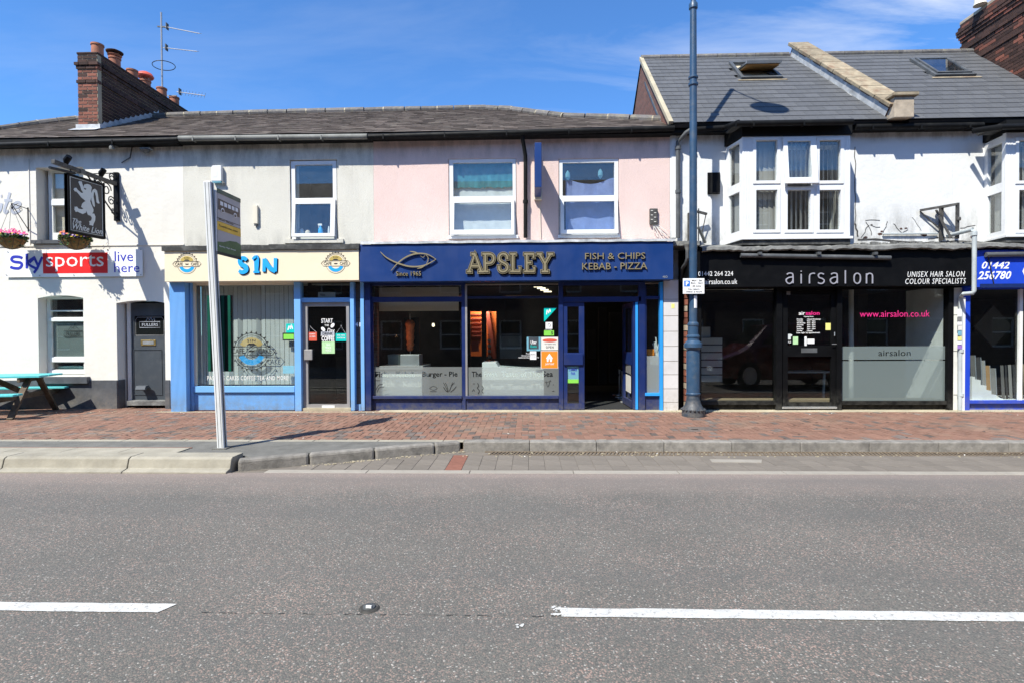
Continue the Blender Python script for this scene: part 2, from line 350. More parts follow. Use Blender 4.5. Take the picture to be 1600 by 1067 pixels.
MT['wall_letter'] = mat('silver_grey_lettering', (.42,.44,.50), .5)
MT['gold'] = mat('dull_gold', (.30,.255,.155), .4, metal=.3, var=.1)
MT['mustard'] = mat('mustard_print', (.48,.36,.10), .5, var=.08)
MT['cyan'] = mat('cyan_print', (.02,.36,.85), .4, var=.02)
MT['deliver'] = mat('turquoise_sticker', (.0,.50,.45), .4, var=.03)
MT['red_st'] = mat('red_sticker', (.62,.10,.06), .45, var=.05)
MT['green_st'] = mat('green_sticker', (.22,.60,.08), .45, var=.05)
MT['pale_green'] = mat('pale_green_poster', (.42,.66,.36), .5, var=.12, vs=20)
MT['orange_st'] = mat('orange_sticker', (.78,.24,.02), .45, var=.04)
MT['banner_red'] = mat('banner_red', (.72,.02,.02), .4, var=.03)
MT['banner_blue'] = mat('banner_blue', (.03,.04,.42), .4, var=.03)
MT['pink'] = mat('magenta_vinyl', (.75,.03,.22), .45, var=.02)
MT['lilac'] = mat('grey_lilac_metal_letter', (.42,.42,.48), .35, metal=.3)
MT['yellow_n'] = mat('yellow_note', (.72,.68,.22), .6)
MT['sign_blue'] = mat('parking_sign_blue', (.02,.16,.62), .4)
MT['flag_panel'] = mat('lilac_grey_flag', (.48,.45,.44), .5, var=.05)
MT['bus_yellow'] = mat('bus_yellow', (.80,.48,.02), .4)
MT['bus_brown'] = mat('bus_brown', (.10,.075,.055), .5)
MT['bus_green'] = mat('bus_green', (.075,.15,.05), .45, var=.3, vs=6)
MT['door_grey'] = mat('slate_grey_door', (.052,.062,.075), .4, var=.08, dirt=(.12,.12,.12), dirt_amt=.3, ds=5)
MT['brass'] = mat('brass', (.55,.40,.16), .3, metal=.8)
MT['sign_board'] = mat('charcoal_sign', (.035,.033,.036), .45, var=.12)
MT['lion_white'] = mat('pale_lion_paint', (.60,.64,.64), .5, var=.08)
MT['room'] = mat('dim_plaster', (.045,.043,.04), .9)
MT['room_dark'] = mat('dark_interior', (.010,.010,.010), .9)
MT['room_pale'] = mat('pale_interior', (.42,.43,.43), .8)
MT['room_white'] = mat('white_interior', (.74,.75,.75), .7)
MT['floor_in'] = mat('dark_floor', (.03,.028,.026), .6)
MT['mat_in'] = mat('black_door_mat', (.02,.021,.022), .95, bump=.5, bs=200)
MT['orange'] = mat('orange_wall', (.75,.16,.03), .7)
MT['stair_red'] = mat('red_brown_stair', (.28,.05,.03), .7)
MT['tube'] = mat('lit_tube', (.9,.9,.85), .5, emis=(1,.85,.6,1.6))
MT['counter'] = mat('white_counter', (.74,.76,.76), .4, var=.04)
MT['meat'] = mat('kebab_meat', (.40,.11,.035), .6, var=.5, vs=18, bump=.8, bs=30)
MT['tile_brown'] = mat('brown_glazed_tile', (.085,.07,.065), .3, var=.15, vs=4)
MT['tile_white'] = mat('white_glazed_tile', (.62,.60,.60), .35, var=.08, vs=3, dirt=(.5,.46,.42), dirt_amt=.3, ds=4, splash=(.36,.31,.26))
MT['pelmet'] = mat('beige_blind', (.62,.55,.45), .8, var=.05)
MT['blind'] = mat('grey_white_blind', (.50,.52,.51), .8, var=.05)
MT['blind_bay'] = mat('grey_blind', (.40,.39,.38), .8, var=.08)
MT['curtain_teal'] = mat('teal_curtain', (.035,.20,.25), .8, var=.25, vs=6)
MT['curtain_blue'] = mat('blue_cloth', (.20,.27,.55), .8, var=.15, vs=5)
MT['net'] = mat('white_net_curtain', (.62,.66,.70), .9, var=.08, vs=8)
MT['wire'] = mat('black_iron', (.02,.02,.021), .45, var=.2)
MT['iron_old'] = mat('rusty_black_iron', (.05,.048,.046), .6, var=.4, vs=20, dirt=(.2,.19,.18), dirt_amt=.5, ds=12)
MT['coir'] = mat('coir_liner', (.24,.14,.05), .95, var=.4, vs=20, bump=.8, bs=60)
MT['leaf'] = mat('basket_leaf', (.05,.10,.03), .6, var=.4, vs=30, rnd=.4)
for k_, c_ in (('petal_pink', (.65,.04,.20)), ('petal_purple', (.26,.15,.45)), ('petal_yellow', (.75,.55,.04)), ('petal_red', (.65,.12,.05))):
    MT[k_] = mat(k_, c_, .6, var=.2, vs=40, rnd=.2)
MT['asphalt_joint'] = mat('bitumen_seam', (.05,.048,.045), .8, var=.4, vs=30)
MT['glass'] = glass_mat('window_glass', tint=(.93,.95,.94), dirt=.03, boost=1.6)
MT['shop_glass'] = glass_mat('shop_glass', tint=(.90,.93,.92), dirt=.004, boost=.9)
MT['sky_glass'] = glass_mat('roof_glass', tint=(.4,.5,.6), dirt=.05, boost=4)
MT['frost'] = film_mat('frosted_film', (.40,.43,.42), .50)
MT['frost2'] = film_mat('salon_frosted_film', (.30,.37,.37), .62)
MT['gold_film'] = film_mat('gold_film', (.50,.38,.12), .7); MT['cyan_film'] = film_mat('cyan_film', (.02,.40,.85), .7)
MT['blue_film'] = film_mat('pale_blue_film', (.30,.62,.75), .7)
MT['car_red'] = mat('dark_red_car_paint', (.10,.006,.008), .25, var=.03, coat=1)
MT['tyre'] = mat('tyre', (.02,.02,.02), .8)
MT['cab_glass'] = mat('dark_car_glass', (.01,.012,.012), .08)
MT['brown_board'] = mat('carpet_brown', (.22,.13,.06), .9, rnd=.3)
MT['grey_board'] = mat('carpet_grey', (.17,.165,.16), .9, rnd=.4)
MT['char_board'] = mat('carpet_charcoal', (.03,.03,.032), .9, rnd=.3)
MT['tan_board'] = mat('carpet_tan', (.26,.20,.13), .9, rnd=.3)

def road_material():
    m, n, l, b = nt('worn_asphalt'); t = n.new('ShaderNodeTexCoord').outputs['Object']
    vo = n.new('ShaderNodeTexVoronoi'); vo.inputs['Scale'].default_value = 115; l.new(t, vo.inputs['Vector'])
    sc = n.new('ShaderNodeSeparateColor'); l.new(vo.outputs['Color'], sc.inputs[0])
    base = mixrgb(n, l, (.130,.126,.114), (.176,.168,.150), ramp(n, l, noise(n, l, t, .7, 8, .6), .3, .7))
    base = mixrgb(n, l, base, (.088,.086,.081), ramp(n, l, sc.outputs[0], 0, 1, 0, .65))
    big = ramp(n, l, noise(n, l, t, 1.1, 5, .6), .35, .7, .25, 1.)
    pink = n.new('ShaderNodeMath'); pink.operation = 'MULTIPLY'; l.new(ramp(n, l, sc.outputs[1], .72, .86), pink.inputs[0]); l.new(big, pink.inputs[1])
    base = mixrgb(n, l, base, (.33,.235,.20), pink.outputs[0])
    base = mixrgb(n, l, base, (.42,.40,.37), ramp(n, l, sc.outputs[2], .965, .99, 0, .8))
    base = mixrgb(n, l, base, (.07,.07,.07), ramp(n, l, vo.outputs['Distance'], .5, .8, 0, .75))
    # pinker, dustier band along the channel, faint long wheel tracks, seams and patches
    s = n.new('ShaderNodeSeparateXYZ'); l.new(t, s.inputs[0])
    e = n.new('ShaderNodeMath'); e.operation = 'ADD'; l.new(s.outputs['Y'], e.inputs[0]); l.new(ramp(n, l, noise(n, l, t, 1.5, 4), 0, 1, -.3, .3), e.inputs[1])
    base = mixrgb(n, l, base, (.33,.26,.23), ramp(n, l, e.outputs[0], 5.3, 6.2, 0, .45))
    wt = n.new('ShaderNodeTexNoise'); wt.inputs['Scale'].default_value = 1.; l.new(mapped(n, l, t, (.05, 1.3, 1)), wt.inputs['Vector'])
    base = mixrgb(n, l, base, (.10,.10,.10), ramp(n, l, wt.outputs[0], .50, .7, 0, .38))
    base = mixrgb(n, l, base, (.06,.06,.06), ramp(n, l, noise(n, l, t, 2.6, 6, .7), .68, .78, 0, .4))
    l.new(base, b.inputs['Base Color']); b.inputs['Roughness'].default_value = .85; b.inputs['Specular IOR Level'].default_value = .3
    bp = n.new('ShaderNodeBump'); bp.inputs['Strength'].default_value = .6; bp.inputs['Distance'].default_value = .004
    l.new(ramp(n, l, vo.outputs['Distance'], 0, .7, 1, 0), bp.inputs['Height']); l.new(bp.outputs[0], b.inputs['Normal']); return m
MT['road'] = road_material()
def paint_material():
    m, n, l, b = nt('worn_road_paint'); t = n.new('ShaderNodeTexCoord').outputs['Object']
    c = mixrgb(n, l, (.42,.42,.41), (.58,.58,.57), ramp(n, l, noise(n, l, t, 9, 7, .7), .3, .7))
    c = mixrgb(n, l, c, (.13,.125,.12), ramp(n, l, noise(n, l, t, 38, 5, .75), .56, .66, 0, .8))
    l.new(c, b.inputs['Base Color']); b.inputs['Roughness'].default_value = .7
    bp = n.new('ShaderNodeBump'); bp.inputs['Strength'].default_value = .5; bp.inputs['Distance'].default_value = .004
    l.new(noise(n, l, t, 90, 3), bp.inputs['Height']); l.new(bp.outputs[0], b.inputs['Normal']); return m
MT['paint'] = paint_material()
def brick_tex(name, c1, c2, mo, sc=1., bw=.225, rh=.075):
    m, n, l, b = nt(name); g = n.new('ShaderNodeTexCoord').outputs['Object']
    s = n.new('ShaderNodeSeparateXYZ'); l.new(g, s.inputs[0]); a = n.new('ShaderNodeMath'); l.new(s.outputs['X'], a.inputs[0]); l.new(s.outputs['Y'], a.inputs[1])
    c = n.new('ShaderNodeCombineXYZ'); l.new(a.outputs[0], c.inputs[0]); l.new(s.outputs['Z'], c.inputs[1])
    br = n.new('ShaderNodeTexBrick'); l.new(c.outputs[0], br.inputs['Vector']); br.inputs['Scale'].default_value = 1
    br.inputs['Brick Width'].default_value = bw; br.inputs['Row Height'].default_value = rh; br.inputs['Mortar Size'].default_value = .006
    br.inputs['Color1'].default_value = (*c1, 1); br.inputs['Color2'].default_value = (*c2, 1); br.inputs['Mortar'].default_value = (*mo, 1)
    l.new(br.outputs[0], b.inputs['Base Color']); b.inputs['Roughness'].default_value = .9
    bp = n.new('ShaderNodeBump'); bp.inputs['Strength'].default_value = .6; bp.inputs['Distance'].default_value = .01
    iv = ramp(n, l, br.outputs['Fac'], 0, 1, 1, 0); l.new(iv, bp.inputs['Height']); l.new(bp.outputs[0], b.inputs['Normal']); return m
MT['brick_wall'] = brick_tex('gable_brickwork', (.20,.08,.055), (.13,.055,.04), (.16,.12,.09))
MT['brick_opp'] = brick_tex('opposite_brickwork', (.16,.075,.05), (.11,.05,.035), (.18,.16,.13))

# ---------------------------------------------------------------- lettering, strokes and flat print
_fc = {}
def text2d(s, shear=0., bold=0., space=1., line=1.):
    """list of verts (x,y) and faces, normalised to a unit box"""
    cu = bpy.data.curves.new('t', 'FONT'); cu.body = s; cu.shear = shear; cu.offset = bold; cu.resolution_u = 2
    cu.space_character = space; cu.space_line = line; cu.size = 1; cu.align_x = 'CENTER' if '\n' in s else 'LEFT'
    o = bpy.data.objects.new('t', cu); me = o.to_mesh()
    vs = [(v.co.x, v.co.y) for v in me.vertices]; fs = [list(p.vertices) for p in me.polygons]
    o.to_mesh_clear(); bpy.data.objects.remove(o); bpy.data.curves.remove(cu)
    if not vs: raise RuntimeError('no text mesh ' + s)
    x0 = min(v[0] for v in vs); x1 = max(v[0] for v in vs); y0 = min(v[1] for v in vs); y1 = max(v[1] for v in vs)
    return [((x-x0)/(x1-x0), (y-y0)/max(1e-6, y1-y0)) for x, y in vs], fs
def place2d(vs, fs, O, U, V, N):
    """flat faces placed at O along U,V and given thickness N (towards the reader)"""
    O = Vector(O); U = Vector(U); V = Vector(V); N = Vector(N); m = M()
    fl = U.cross(V).dot(N) < 0
    for u, v in vs: m.v.append(tuple(O + U*u + V*v + N))
    for f in fs: m.f.append(f[::-1] if fl else f[:])
    if N.length > .0015:
        n = len(vs)
        for u, v in vs: m.v.append(tuple(O + U*u + V*v))
        ec = {}
        for f in fs:
            for a, b in zip(f, f[1:]+f[:1]): ec[(a, b)] = 1
        for (a, b) in ec:
            if (b, a) not in ec: m.f.append([a, b, b+n, a+n][::(1 if fl else -1)])
    return m
def frame_px(x0, y0, x1, y1, Y):
    a, b, c, d = R4(x0, y0, x1, y1, Y); return (a, Y, c), (b-a, 0, 0), (0, 0, d-c)
def txt(s, r, Y, mt, parent, th=.002, name='lettering', **k):
    O, U, V = frame_px(*r, Y); vs, fs = text2d(s, **k)
    return part(name, place2d(vs, fs, O, U, V, (0, -th, 0)), mt, parent)
def txt3(s, O, U, V, N, mt, parent, name='lettering', **k):
    vs, fs = text2d(s, **k); return part(name, place2d(vs, fs, O, U, V, N), mt, parent)
def rect(r, Y, mt, parent, th=.002, name='sticker', **k): return part(name, M().pb(*r, Y-th, th), mt, parent, **k)
def smooth_line(pts, k=5, closed=False):
    out = []; n = len(pts); rng = range(n if closed else n-1)
    for i in rng:
        if closed: p0, p1, p2, p3 = (pts[(i+j) % n] for j in (-1, 0, 1, 2))
        else: p0, p1, p2, p3 = pts[max(i-1,0)], pts[i], pts[i+1], pts[min(i+2,n-1)]
        for j in range(k):
            t = j/k
            out.append(tuple(.5*((2*p1[a]) + (-p0[a]+p2[a])*t + (2*p0[a]-5*p1[a]+4*p2[a]-p3[a])*t*t + (-p0[a]+3*p1[a]-3*p2[a]+p3[a])*t**3) for a in range(2)))
    if not closed: out.append(tuple(pts[-1][:2]))
    return out
def ribbon(m, pts, w, O, U, V, N, closed=False):
    """stroke of width w (world units, number or list) along 2-D points"""
    O = Vector(O); U = Vector(U); V = Vector(V); N = Vector(N)
    q = [O + U*p[0] + V*p[1] for p in pts]; nn = N.normalized(); n = len(q)
    ww = w if isinstance(w, (list, tuple)) else [w]*n; A = []; B = []
    for i in range(n):
        a = q[(i-1) % n] if (closed or i) else q[i]; b = q[(i+1) % n] if (closed or i < n-1) else q[i]
        d = (b-a).normalized(); s = d.cross(nn)
        k = 1.
        if (closed or 0 < i < n-1):
            d1 = (q[i]-a).normalized(); k = 1/max(.5, abs(d.dot(d1)))
        A.append(q[i] - s*ww[i]/2*k); B.append(q[i] + s*ww[i]/2*k)
    th = N.length > .0015; base = len(m.v)
    for a, b in zip(A, B): m.v += [tuple(a+N), tuple(b+N), tuple(a), tuple(b)]
    for i in range(n if closed else n-1):
        a = base+4*i; b = base+4*((i+1) % n); m.f.append([a, a+1, b+1, b])
        if th: m.f.append([a+2, a, b, b+2]); m.f.append([a+1, a+3, b+3, b+1])
    return m
def arc(cx, cy, r, a0, a1, n=16, ry=None):
    ry = r if ry is None else ry
    return [(cx + r*cos(radians(a0+(a1-a0)*i/n)), cy + ry*sin(radians(a0+(a1-a0)*i/n))) for i in range(n+1)]
GL = {
 'A': [[(.05,0),(.40,.98),(.78,0)], [(.18,.33),(.66,.33)], [(-.06,.02),(.2,.02)], [(.62,.02),(.92,.02)], [(.20,.97),(.42,.97)]],
 'P': [[(.17,0),(.17,1)], [(.0,.97),(.45,.97),(.62,.88),(.67,.72),(.6,.55),(.45,.47),(.17,.47)], [(0,.03),(.36,.03)]],
 'S': [[(.6,.68),(.58,.86),(.45,.97),(.25,.97),(.1,.86),(.09,.68),(.2,.56),(.46,.45),(.6,.32),(.58,.13),(.42,.03),(.22,.03),(.08,.14),(.06,.34)]],
 'L': [[(.17,0),(.17,1)], [(0,.97),(.36,.97)], [(0,.03),(.62,.03),(.62,.27)]],
 'E': [[(.17,0),(.17,1)], [(0,.97),(.6,.97),(.6,.76)], [(.17,.5),(.45,.5)], [(0,.03),(.64,.03),(.64,.27)]],
 'Y': [[(.1,.97),(.42,.45),(.74,.97)], [(.42,.45),(.42,0)], [(-.06,.97),(.24,.97)], [(.58,.97),(.90,.97)], [(.22,.03),(.62,.03)]],
}
# ================================================================ THE SETTING
PV = 0.12                       # pavement level above the road
YF, YP, YG, YW = 10.25, 10.38, 10.56, 10.85   # sign boards, pilasters, shop glazing, house walls
def sheet(name, x0, x1, y0, y1, z, mt, thick=.3):
    return struct(name, M().box(x0, x1, y0, y1, z-thick, z), mt)
sheet('ground', -900, 900, -900, 900, -.5, MT['tarmac'])
sheet('road', -80, 80, .1, 6.26, 0, MT['road'], .4)
sheet('loading_bay_bed', -80, 80, 6.26, 7.44, -.012, MT['bay_block'], .3)
sheet('near_pavement', -80, 80, -3.2, -.05, PV, MT['tarmac'], .4)
struct('near_kerb', M().box(-80, 80, -.05, .1, -.3, PV), MT['kerb_stone'])

# footway of red blocks
pave = struct('pavement', M().box(-80, 80, 7.50, 17, PV-.40, PV-.008), MT['joint_sand'])
bx, by = .1, .1
cells = []
i0, i1 = int(-11.6/.1), int(11.2/.1)
for i in range(i0, i1):
    for j in range(0, 36):
        m4 = (i - j) % 4
        if m4 == 0: cells.append((i*.1, 7.66+j*.1, 0))
        elif m4 == 3: cells.append((i*.1, 7.66+j*.1, 1))
def brick_mesh(w, d, h, c=.004, name='block'):
    m = M(); bmx = [(0,0,0),(w,0,0),(w,d,0),(0,d,0)]
    a = [m.V((x, y, -h)) for x, y, _ in bmx]; b = [m.V((x, y, -c)) for x, y, _ in bmx]
    t = [m.V((x+(c if x==0 else -c), y+(c if y==0 else -c), 0)) for x, y, _ in bmx]
    for r0, r1 in ((a, b), (b, t)):
        for k in range(4): m.f.append([r0[k], r0[(k+1)%4], r1[(k+1)%4], r1[k]])
    m.f.append(t); return m
bh = brick_mesh(.194, .094, .04).mesh('block_paver_h'); bv = brick_mesh(.094, .194, .04).mesh('block_paver_v')
for q in (bh, bv): q.materials.append(MT['paver'])
bhg = bh.copy(); bvg = bv.copy()
for q in (bhg, bvg): q.materials.clear(); q.materials.append(MT['paver_grey'])
cells = [c for c in cells if c[1] < 11.3 and not (YW+.25 < c[1])]
cells = [c for c in cells if c[1] + (.2 if c[2] else .1) < 11.2]
cells.sort(key=lambda c: (c[1]**2 + (c[0]*.35)**2) if abs(c[0]) < 10 else 1e9)
rest = M(); restg = M()
for k, (x, y, vert) in enumerate(cells):
    g = random.random() < (.16 if x < 4 else .10); z = PV + random.uniform(-.002, .002); xx, yy = x+.003, y+.003
    if k < 300:
        inst('paving_brick', (bvg if g else bv) if vert else (bhg if g else bh), pave, Matrix.Translation((xx, yy, z)))
    else:
        w, d = (.094, .194) if vert else (.194, .094); mm_ = restg if g else rest
        n = len(mm_.v); mm_.v += [(xx,yy,z-.03),(xx+w,yy,z-.03),(xx+w,yy+d,z-.03),(xx,yy+d,z-.03),(xx+.003,yy+.003,z),(xx+w-.003,yy+.003,z),(xx+w-.003,yy+d-.003,z),(xx+.003,yy+d-.003,z)]
        for q in ((4,5,6,7),(0,1,5,4),(1,2,6,5),(2,3,7,6),(3,0,4,7)): mm_.f.append([n+v for v in q])
part('paving_bricks', rest, MT['paver'], pave, kind='stuff'); part('grey_paving_bricks', restg, MT['paver_grey'], pave, kind='stuff')
# inspection covers let into the footway
for (px, py, w, d) in ((1095, 669, .36, .26), (585, 647, .36, .2), (708, 646, .2, .2), (1078, 672, .3, .2)):
    g = G(px, py); part('inspection_cover', M().box(g.x-w/2, g.x+w/2, g.y-d/2, g.y+d/2, PV-.01, PV+.005), MT['paver_grey'], pave, bevel=.003)

# trodden gum spots and small litter on the footway
random.seed(55); gu = M()
for k in range(260):
    x = random.uniform(-9.5, 9.5); y = random.uniform(7.7, 10.3); r = random.uniform(.010, .022)
    gu.f.append([gu.V((x + r*cos(a)*random.uniform(.7, 1.2), y + r*sin(a)*random.uniform(.7, 1.2), PV+.0035+k*.00001)) for a in [q*2*pi/8 for q in range(8)]])
part('gum_spots', gu, MT['iron_old'], pave, kind='stuff')
lt = M()
for k in range(26):
    x = random.uniform(-8, 9.5); y = random.choice((random.uniform(7.7, 8.2), random.uniform(9.9, 10.3), random.uniform(7.0, 7.4))); z = PV+.004 if y > 7.6 else .006; a = random.uniform(0, 3); r = random.uniform(.012, .03)
    lt.obox((x, y, z), (r*cos(a), r*sin(a), .004), (-r*.6*sin(a), r*.6*cos(a), .0), (0, 0, .003))
o = struct('litter', lt, MT['offwhite']); o['kind'] = 'stuff'; o['label'] = 'tiny pale scraps of litter on footway and gutter'; o['category'] = 'litter'
# kerb with rounded stones (right of the bus stop apron) and the skewed apron kerb
kerb = struct('kerb', M().box(-80, 80, 7.46, 7.6, -.35, .02), MT['joint_sand'])
def kerb_stone(x0, x1, y0=7.44, y1=7.62, top=PV+.012, mt='kerb_stone', bv_=.014):
    return part('kerb_stone', M().box(x0+.002, x1-.002, y0, y1, -.05, top), MT[mt], kerb, bevel=bv_)
x = -.90
while x < 12: kerb_stone(x, x+.915); x += .915
x = -14.
while x < -1.0:                       # pale flush edging behind the apron
    part('edging_stone', M().box(x+.003, min(x+.91, -.9)-.003, 7.50, 7.62, -.05, PV+.004), MT['kerb_pale'], kerb, bevel=.006); x += .915
# apron kerb running out to the channel
A0 = Vector((-3.46, 6.34)); A1 = Vector((-.93, 7.46)); dA = (A1-A0); LA = dA.length; dA /= LA; nA = Vector((-dA.y, dA.x)); s = 0
while s < LA - .05:
    e = min(s + .80, LA); a = A0 + dA*(s+.006); d = dA*(e-s-.012)
    part('kerb_stone', M().obox((a.x, a.y, -.05), (d.x, d.y, 0), (nA.x*.15, nA.y*.15, 0), (0, 0, PV+.06)), MT['kerb_stone'], kerb, bevel=.03, label='skewed granite kerb stone of the bus stop apron'); s = e
# high pale bus boarding kerb with a sloped face
x = -3.52
while x > -14:
    L_ = 1.25 if x > -3.6 else 1.53
    m = M(); prof = [(6.21, -.05), (6.21, .02), (6.30, .04), (6.33, .145), (6.365, .165), (6.60, .165), (6.60, -.05)]
    m.prism(prof, (x-L_+.006, 0, 0), (0, 1, 0), (0, 0, 1), (L_-.012, 0, 0))
    part('boarding_kerb_stone', m, MT['kerb_pale'], kerb, bevel=.008); x -= L_
# tarmac apron of the stop, with the row of pale slabs and a red strip
ap = M(); ap.prism([(-14, 6.60), (-3.50, 6.60), (-3.38, 6.50), (-.98, 7.52), (-14, 7.52)], (0,0,-.2), (1,0,0), (0,1,0), (0,0,.2+PV+.002))
apron = struct('bus_stop_apron', ap, MT['tarmac'])
x = -4.45
while x > -13:
    part('edge_slab', M().prism([(0,0),(.752,0),(.752+.0,.40),(0,.40)], (x-.76+.004, 6.615, PV-.03), (1,0,0), (0,1,0), (0,0,.045)), MT['kerb_pale'], apron, bevel=.004); x -= .76
part('red_edge_strip', M().box(-13, -4.45, 7.02, 7.06, PV-.02, PV+.010), MT['bay_red'], apron)

# loading bay blocks, concrete channel, slot drain
bay = struct('loading_bay', M().box(-80, 80, 6.40, 7.30, -.3, -.006), MT['bay_block'])
bm_ = brick_mesh(.196, .265, .05, .003).mesh('bay_block'); bm_.materials.append(MT['bay_block'])
bmr = bm_.copy(); bmr.materials.clear(); bmr.materials.append(MT['bay_red'])
redx = G(722, 722, 0).x
nb = 0; restb = M()
for r in range(3):
    x = -3.6
    while x < 11.5:
        yy = 6.405 + r*.268
        # keep clear of the skewed kerb
        t = (Vector((x+.1, yy+.2)) - A0).dot(nA)
        if t < -.02 or x > -1.0:
            red = abs(x+.1-redx-(r-1)*.0) < .10
            if nb < 295: inst('bay_block', bmr if red else bm_, bay, Matrix.Translation((x, yy, random.uniform(-.002, .002)))); nb += 1
            else: restb.box(x, x+.193, yy, yy+.262, -.04, 0)
        x += .2
if restb.v: part('bay_blocks', restb, MT['bay_block'], bay, kind='stuff')
x = -14.
ch = struct('concrete_channel', M().box(-80, 80, 6.27, 6.39, -.3, -.02), MT['joint_sand'])
while x < 12.5:
    if x > -4.0: part('channel_block', M().box(x+.004, x+1.206, 6.262, 6.398, -.05, .004), MT['strip'], ch, bevel=.004)
    x += 1.21
dr = struct('slot_drain', M().box(-.6, 12, 7.20, 7.44, -.2, -.03), MT['ink'])
part('drain_frame', M().box(-.6, 12, 7.205, 7.225, -.1, .004).box(-.6, 12, 7.418, 7.44, -.1, .002), MT['grate'], dr)
gm = M(); x = -.55
while x < 11.5: gm.obox((x, 7.222, -.03), (.020, 0, 0), (.06, .196, 0), (0, 0, .032)); x += .05
part('drain_bars', gm, MT['grate'], dr, kind='stuff')
# pale hatch in the bay
g = G(1150, 720, 0); part('cover_plate', M().prism([(-.32,-.07),(.28,-.09),(.35,.07),(-.30,.09)], (g.x, g.y, -.01), (1,0,0), (0,1,0), (0,0,.016)), MT['strip'], bay)

# centre line, with ragged ends
def worn_strip(x0, x1, y0, y1, ang0=0, rag0=.0, rag1=.0):
    m = M(); n = 60
    top = []; bot = []
    for i in range(n+1):
        x = x0 + (x1-x0)*i/n
        top.append((x, y1 + random.uniform(-.004, .004))); bot.append((x - ang0, y0 + random.uniform(-.004, .004)))
    vs = [m.V((x, y, .0045)) for x, y in bot]; vt = [m.V((x, y, .0045)) for x, y in top]
    for i in range(n): m.f.append([vs[i], vs[i+1], vt[i+1], vt[i]])
    return m
wl0 = G(278, 943, 0); wl1 = G(868, 950, 0)
lines = thing('centre_line', 'broken white centre line painted along the grey road', 'road marking', (0, 3.1, 0)); lines['kind'] = 'structure'; del lines['category']
part('line_dash', worn_strip(-6.0, wl0.x, 3.085, 3.185, ang0=.05), MT['paint'], lines)
part('line_dash', worn_strip(wl1.x+.03, 6.0, 3.085, 3.185), MT['paint'], lines)
fl = M()
for k in range(46):                    # flakes of paint round the worn end
    x = wl1.x + random.uniform(-.03, .07); y = random.uniform(3.09, 3.20); r = random.uniform(.003, .011)
    fl.f.append([fl.V((x + r*cos(a)*random.uniform(.6, 1.4), y + r*sin(a)*random.uniform(.6, 1.4), .0052 + k*.00003)) for a in (0, 1, 2, 3, 4.2, 5.3)])
g = G(813, 979, 0)
for k in range(5):
    x = g.x + random.uniform(-.02,.02); y = g.y + random.uniform(-.02,.02); r = .010
    fl.f.append([fl.V((x + r*cos(a)*random.uniform(.5, 1.4), y + r*sin(a)*random.uniform(.5, 1.4), .0052 + k*.00003)) for a in (0, 1, 2, 3, 4.2, 5.3)])
part('paint_flakes', fl, MT['paint'], lines, kind='stuff')
sm = M(); pts = []
x = wl0.x + .1
while x < wl1.x: pts.append((x, 3.09 + random.uniform(-.006, .006))); x += .035
for i in range(len(pts)-1):
    if random.random() < .62:
        w = random.uniform(.001, .0035); (a, b), (c, d) = pts[i], pts[i+1]; sm.quad((a, b-w, .0042), (c, d-w, .0042), (c, d+w, .0042), (a, b+w, .0042))
struct('road_seam', sm, MT['asphalt_joint'])
# loose grit and litter specks along the kerb and wall foot
gr = M()
for k in range(420):
    t = random.random()
    if t < .3: x = random.uniform(-2.8, 0); y = A0.y + dA.y/dA.x*(x-A0.x) - random.uniform(.03, .12); z = .003
    elif t < .6: x = random.uniform(-.9, 9.5); y = random.uniform(7.1, 7.42); z = .003
    else: x = random.uniform(-9.5, 9.5); y = random.uniform(10.2, 10.5); z = PV+.003
    r = random.uniform(.004, .013); gr.box(x-r, x+r, y-r*.7, y+r*.7, z-.003, z+r*.5)
g = struct('grit', gr, MT['mortar']); g['kind'] = 'stuff'; g['label'] = 'pale grit and crumbs lying along kerb and shop fronts'; g['category'] = 'grit'
# mortar fillet where paving meets shop fronts
struct('wall_foot_fillet', M().box(-7.25, 9.6, 10.32, 10.39, PV-.02, PV+.006).box(-2.9, 9.6, 10.39, 10.60, PV-.02, PV+.008), MT['mortar'])

# ================================================================ BUILDING HELPERS
def window(parent, outer, panes, Y, fw=.07, mt='upvc', gl='glass', name='window', label=None, frame_only=False):
    """frame slab with openings, all measured as rectangles; panes are sub-parts"""
    a, b, c, d = R4(*outer, Y); hs = []
    for p in panes:
        q = R4(*p, Y); hs.append((q[0]-a, q[1]-a, q[2], q[3]))
    w = part(name, M().holes((a, Y), (b, Y), c, d, hs, fw), MT[mt], parent, bevel=.004, label=label)
    if not frame_only:
        for (u0, u1, z0, z1) in hs:
            part('pane', M().box(a+u0-.002, a+u1+.002, Y+fw*.45, Y+fw*.45+.006, z0-.002, z1+.002), MT[gl], w)
    return w
def hung_sash(parent, outer, pane, Y, tilt, mt='upvc', gl='glass', pivot='top', name='opening_sash'):
    """top-hung light pushed out at the foot"""
    a, b, c, d = R4(*outer, Y); q = R4(*pane, Y); piv = Vector((a, Y, d)); rot = Matrix.Rotation(-radians(tilt), 3, 'X')
    def xf(p): return piv + rot @ (p - piv)
    m = M(); m.xf = xf; m.holes((a, Y), (b, Y), c, d, [(q[0]-a, q[1]-a, q[2], q[3])], .05)
    s = part(name, m, MT[mt], parent, bevel=.004)
    g = M(); g.xf = xf; g.box(q[0]-.002, q[1]+.002, Y+.022, Y+.028, q[2]-.002, q[3]+.002); part('pane', g, MT[gl], s if parent.parent is None or parent.type == 'EMPTY' else parent)
    return s
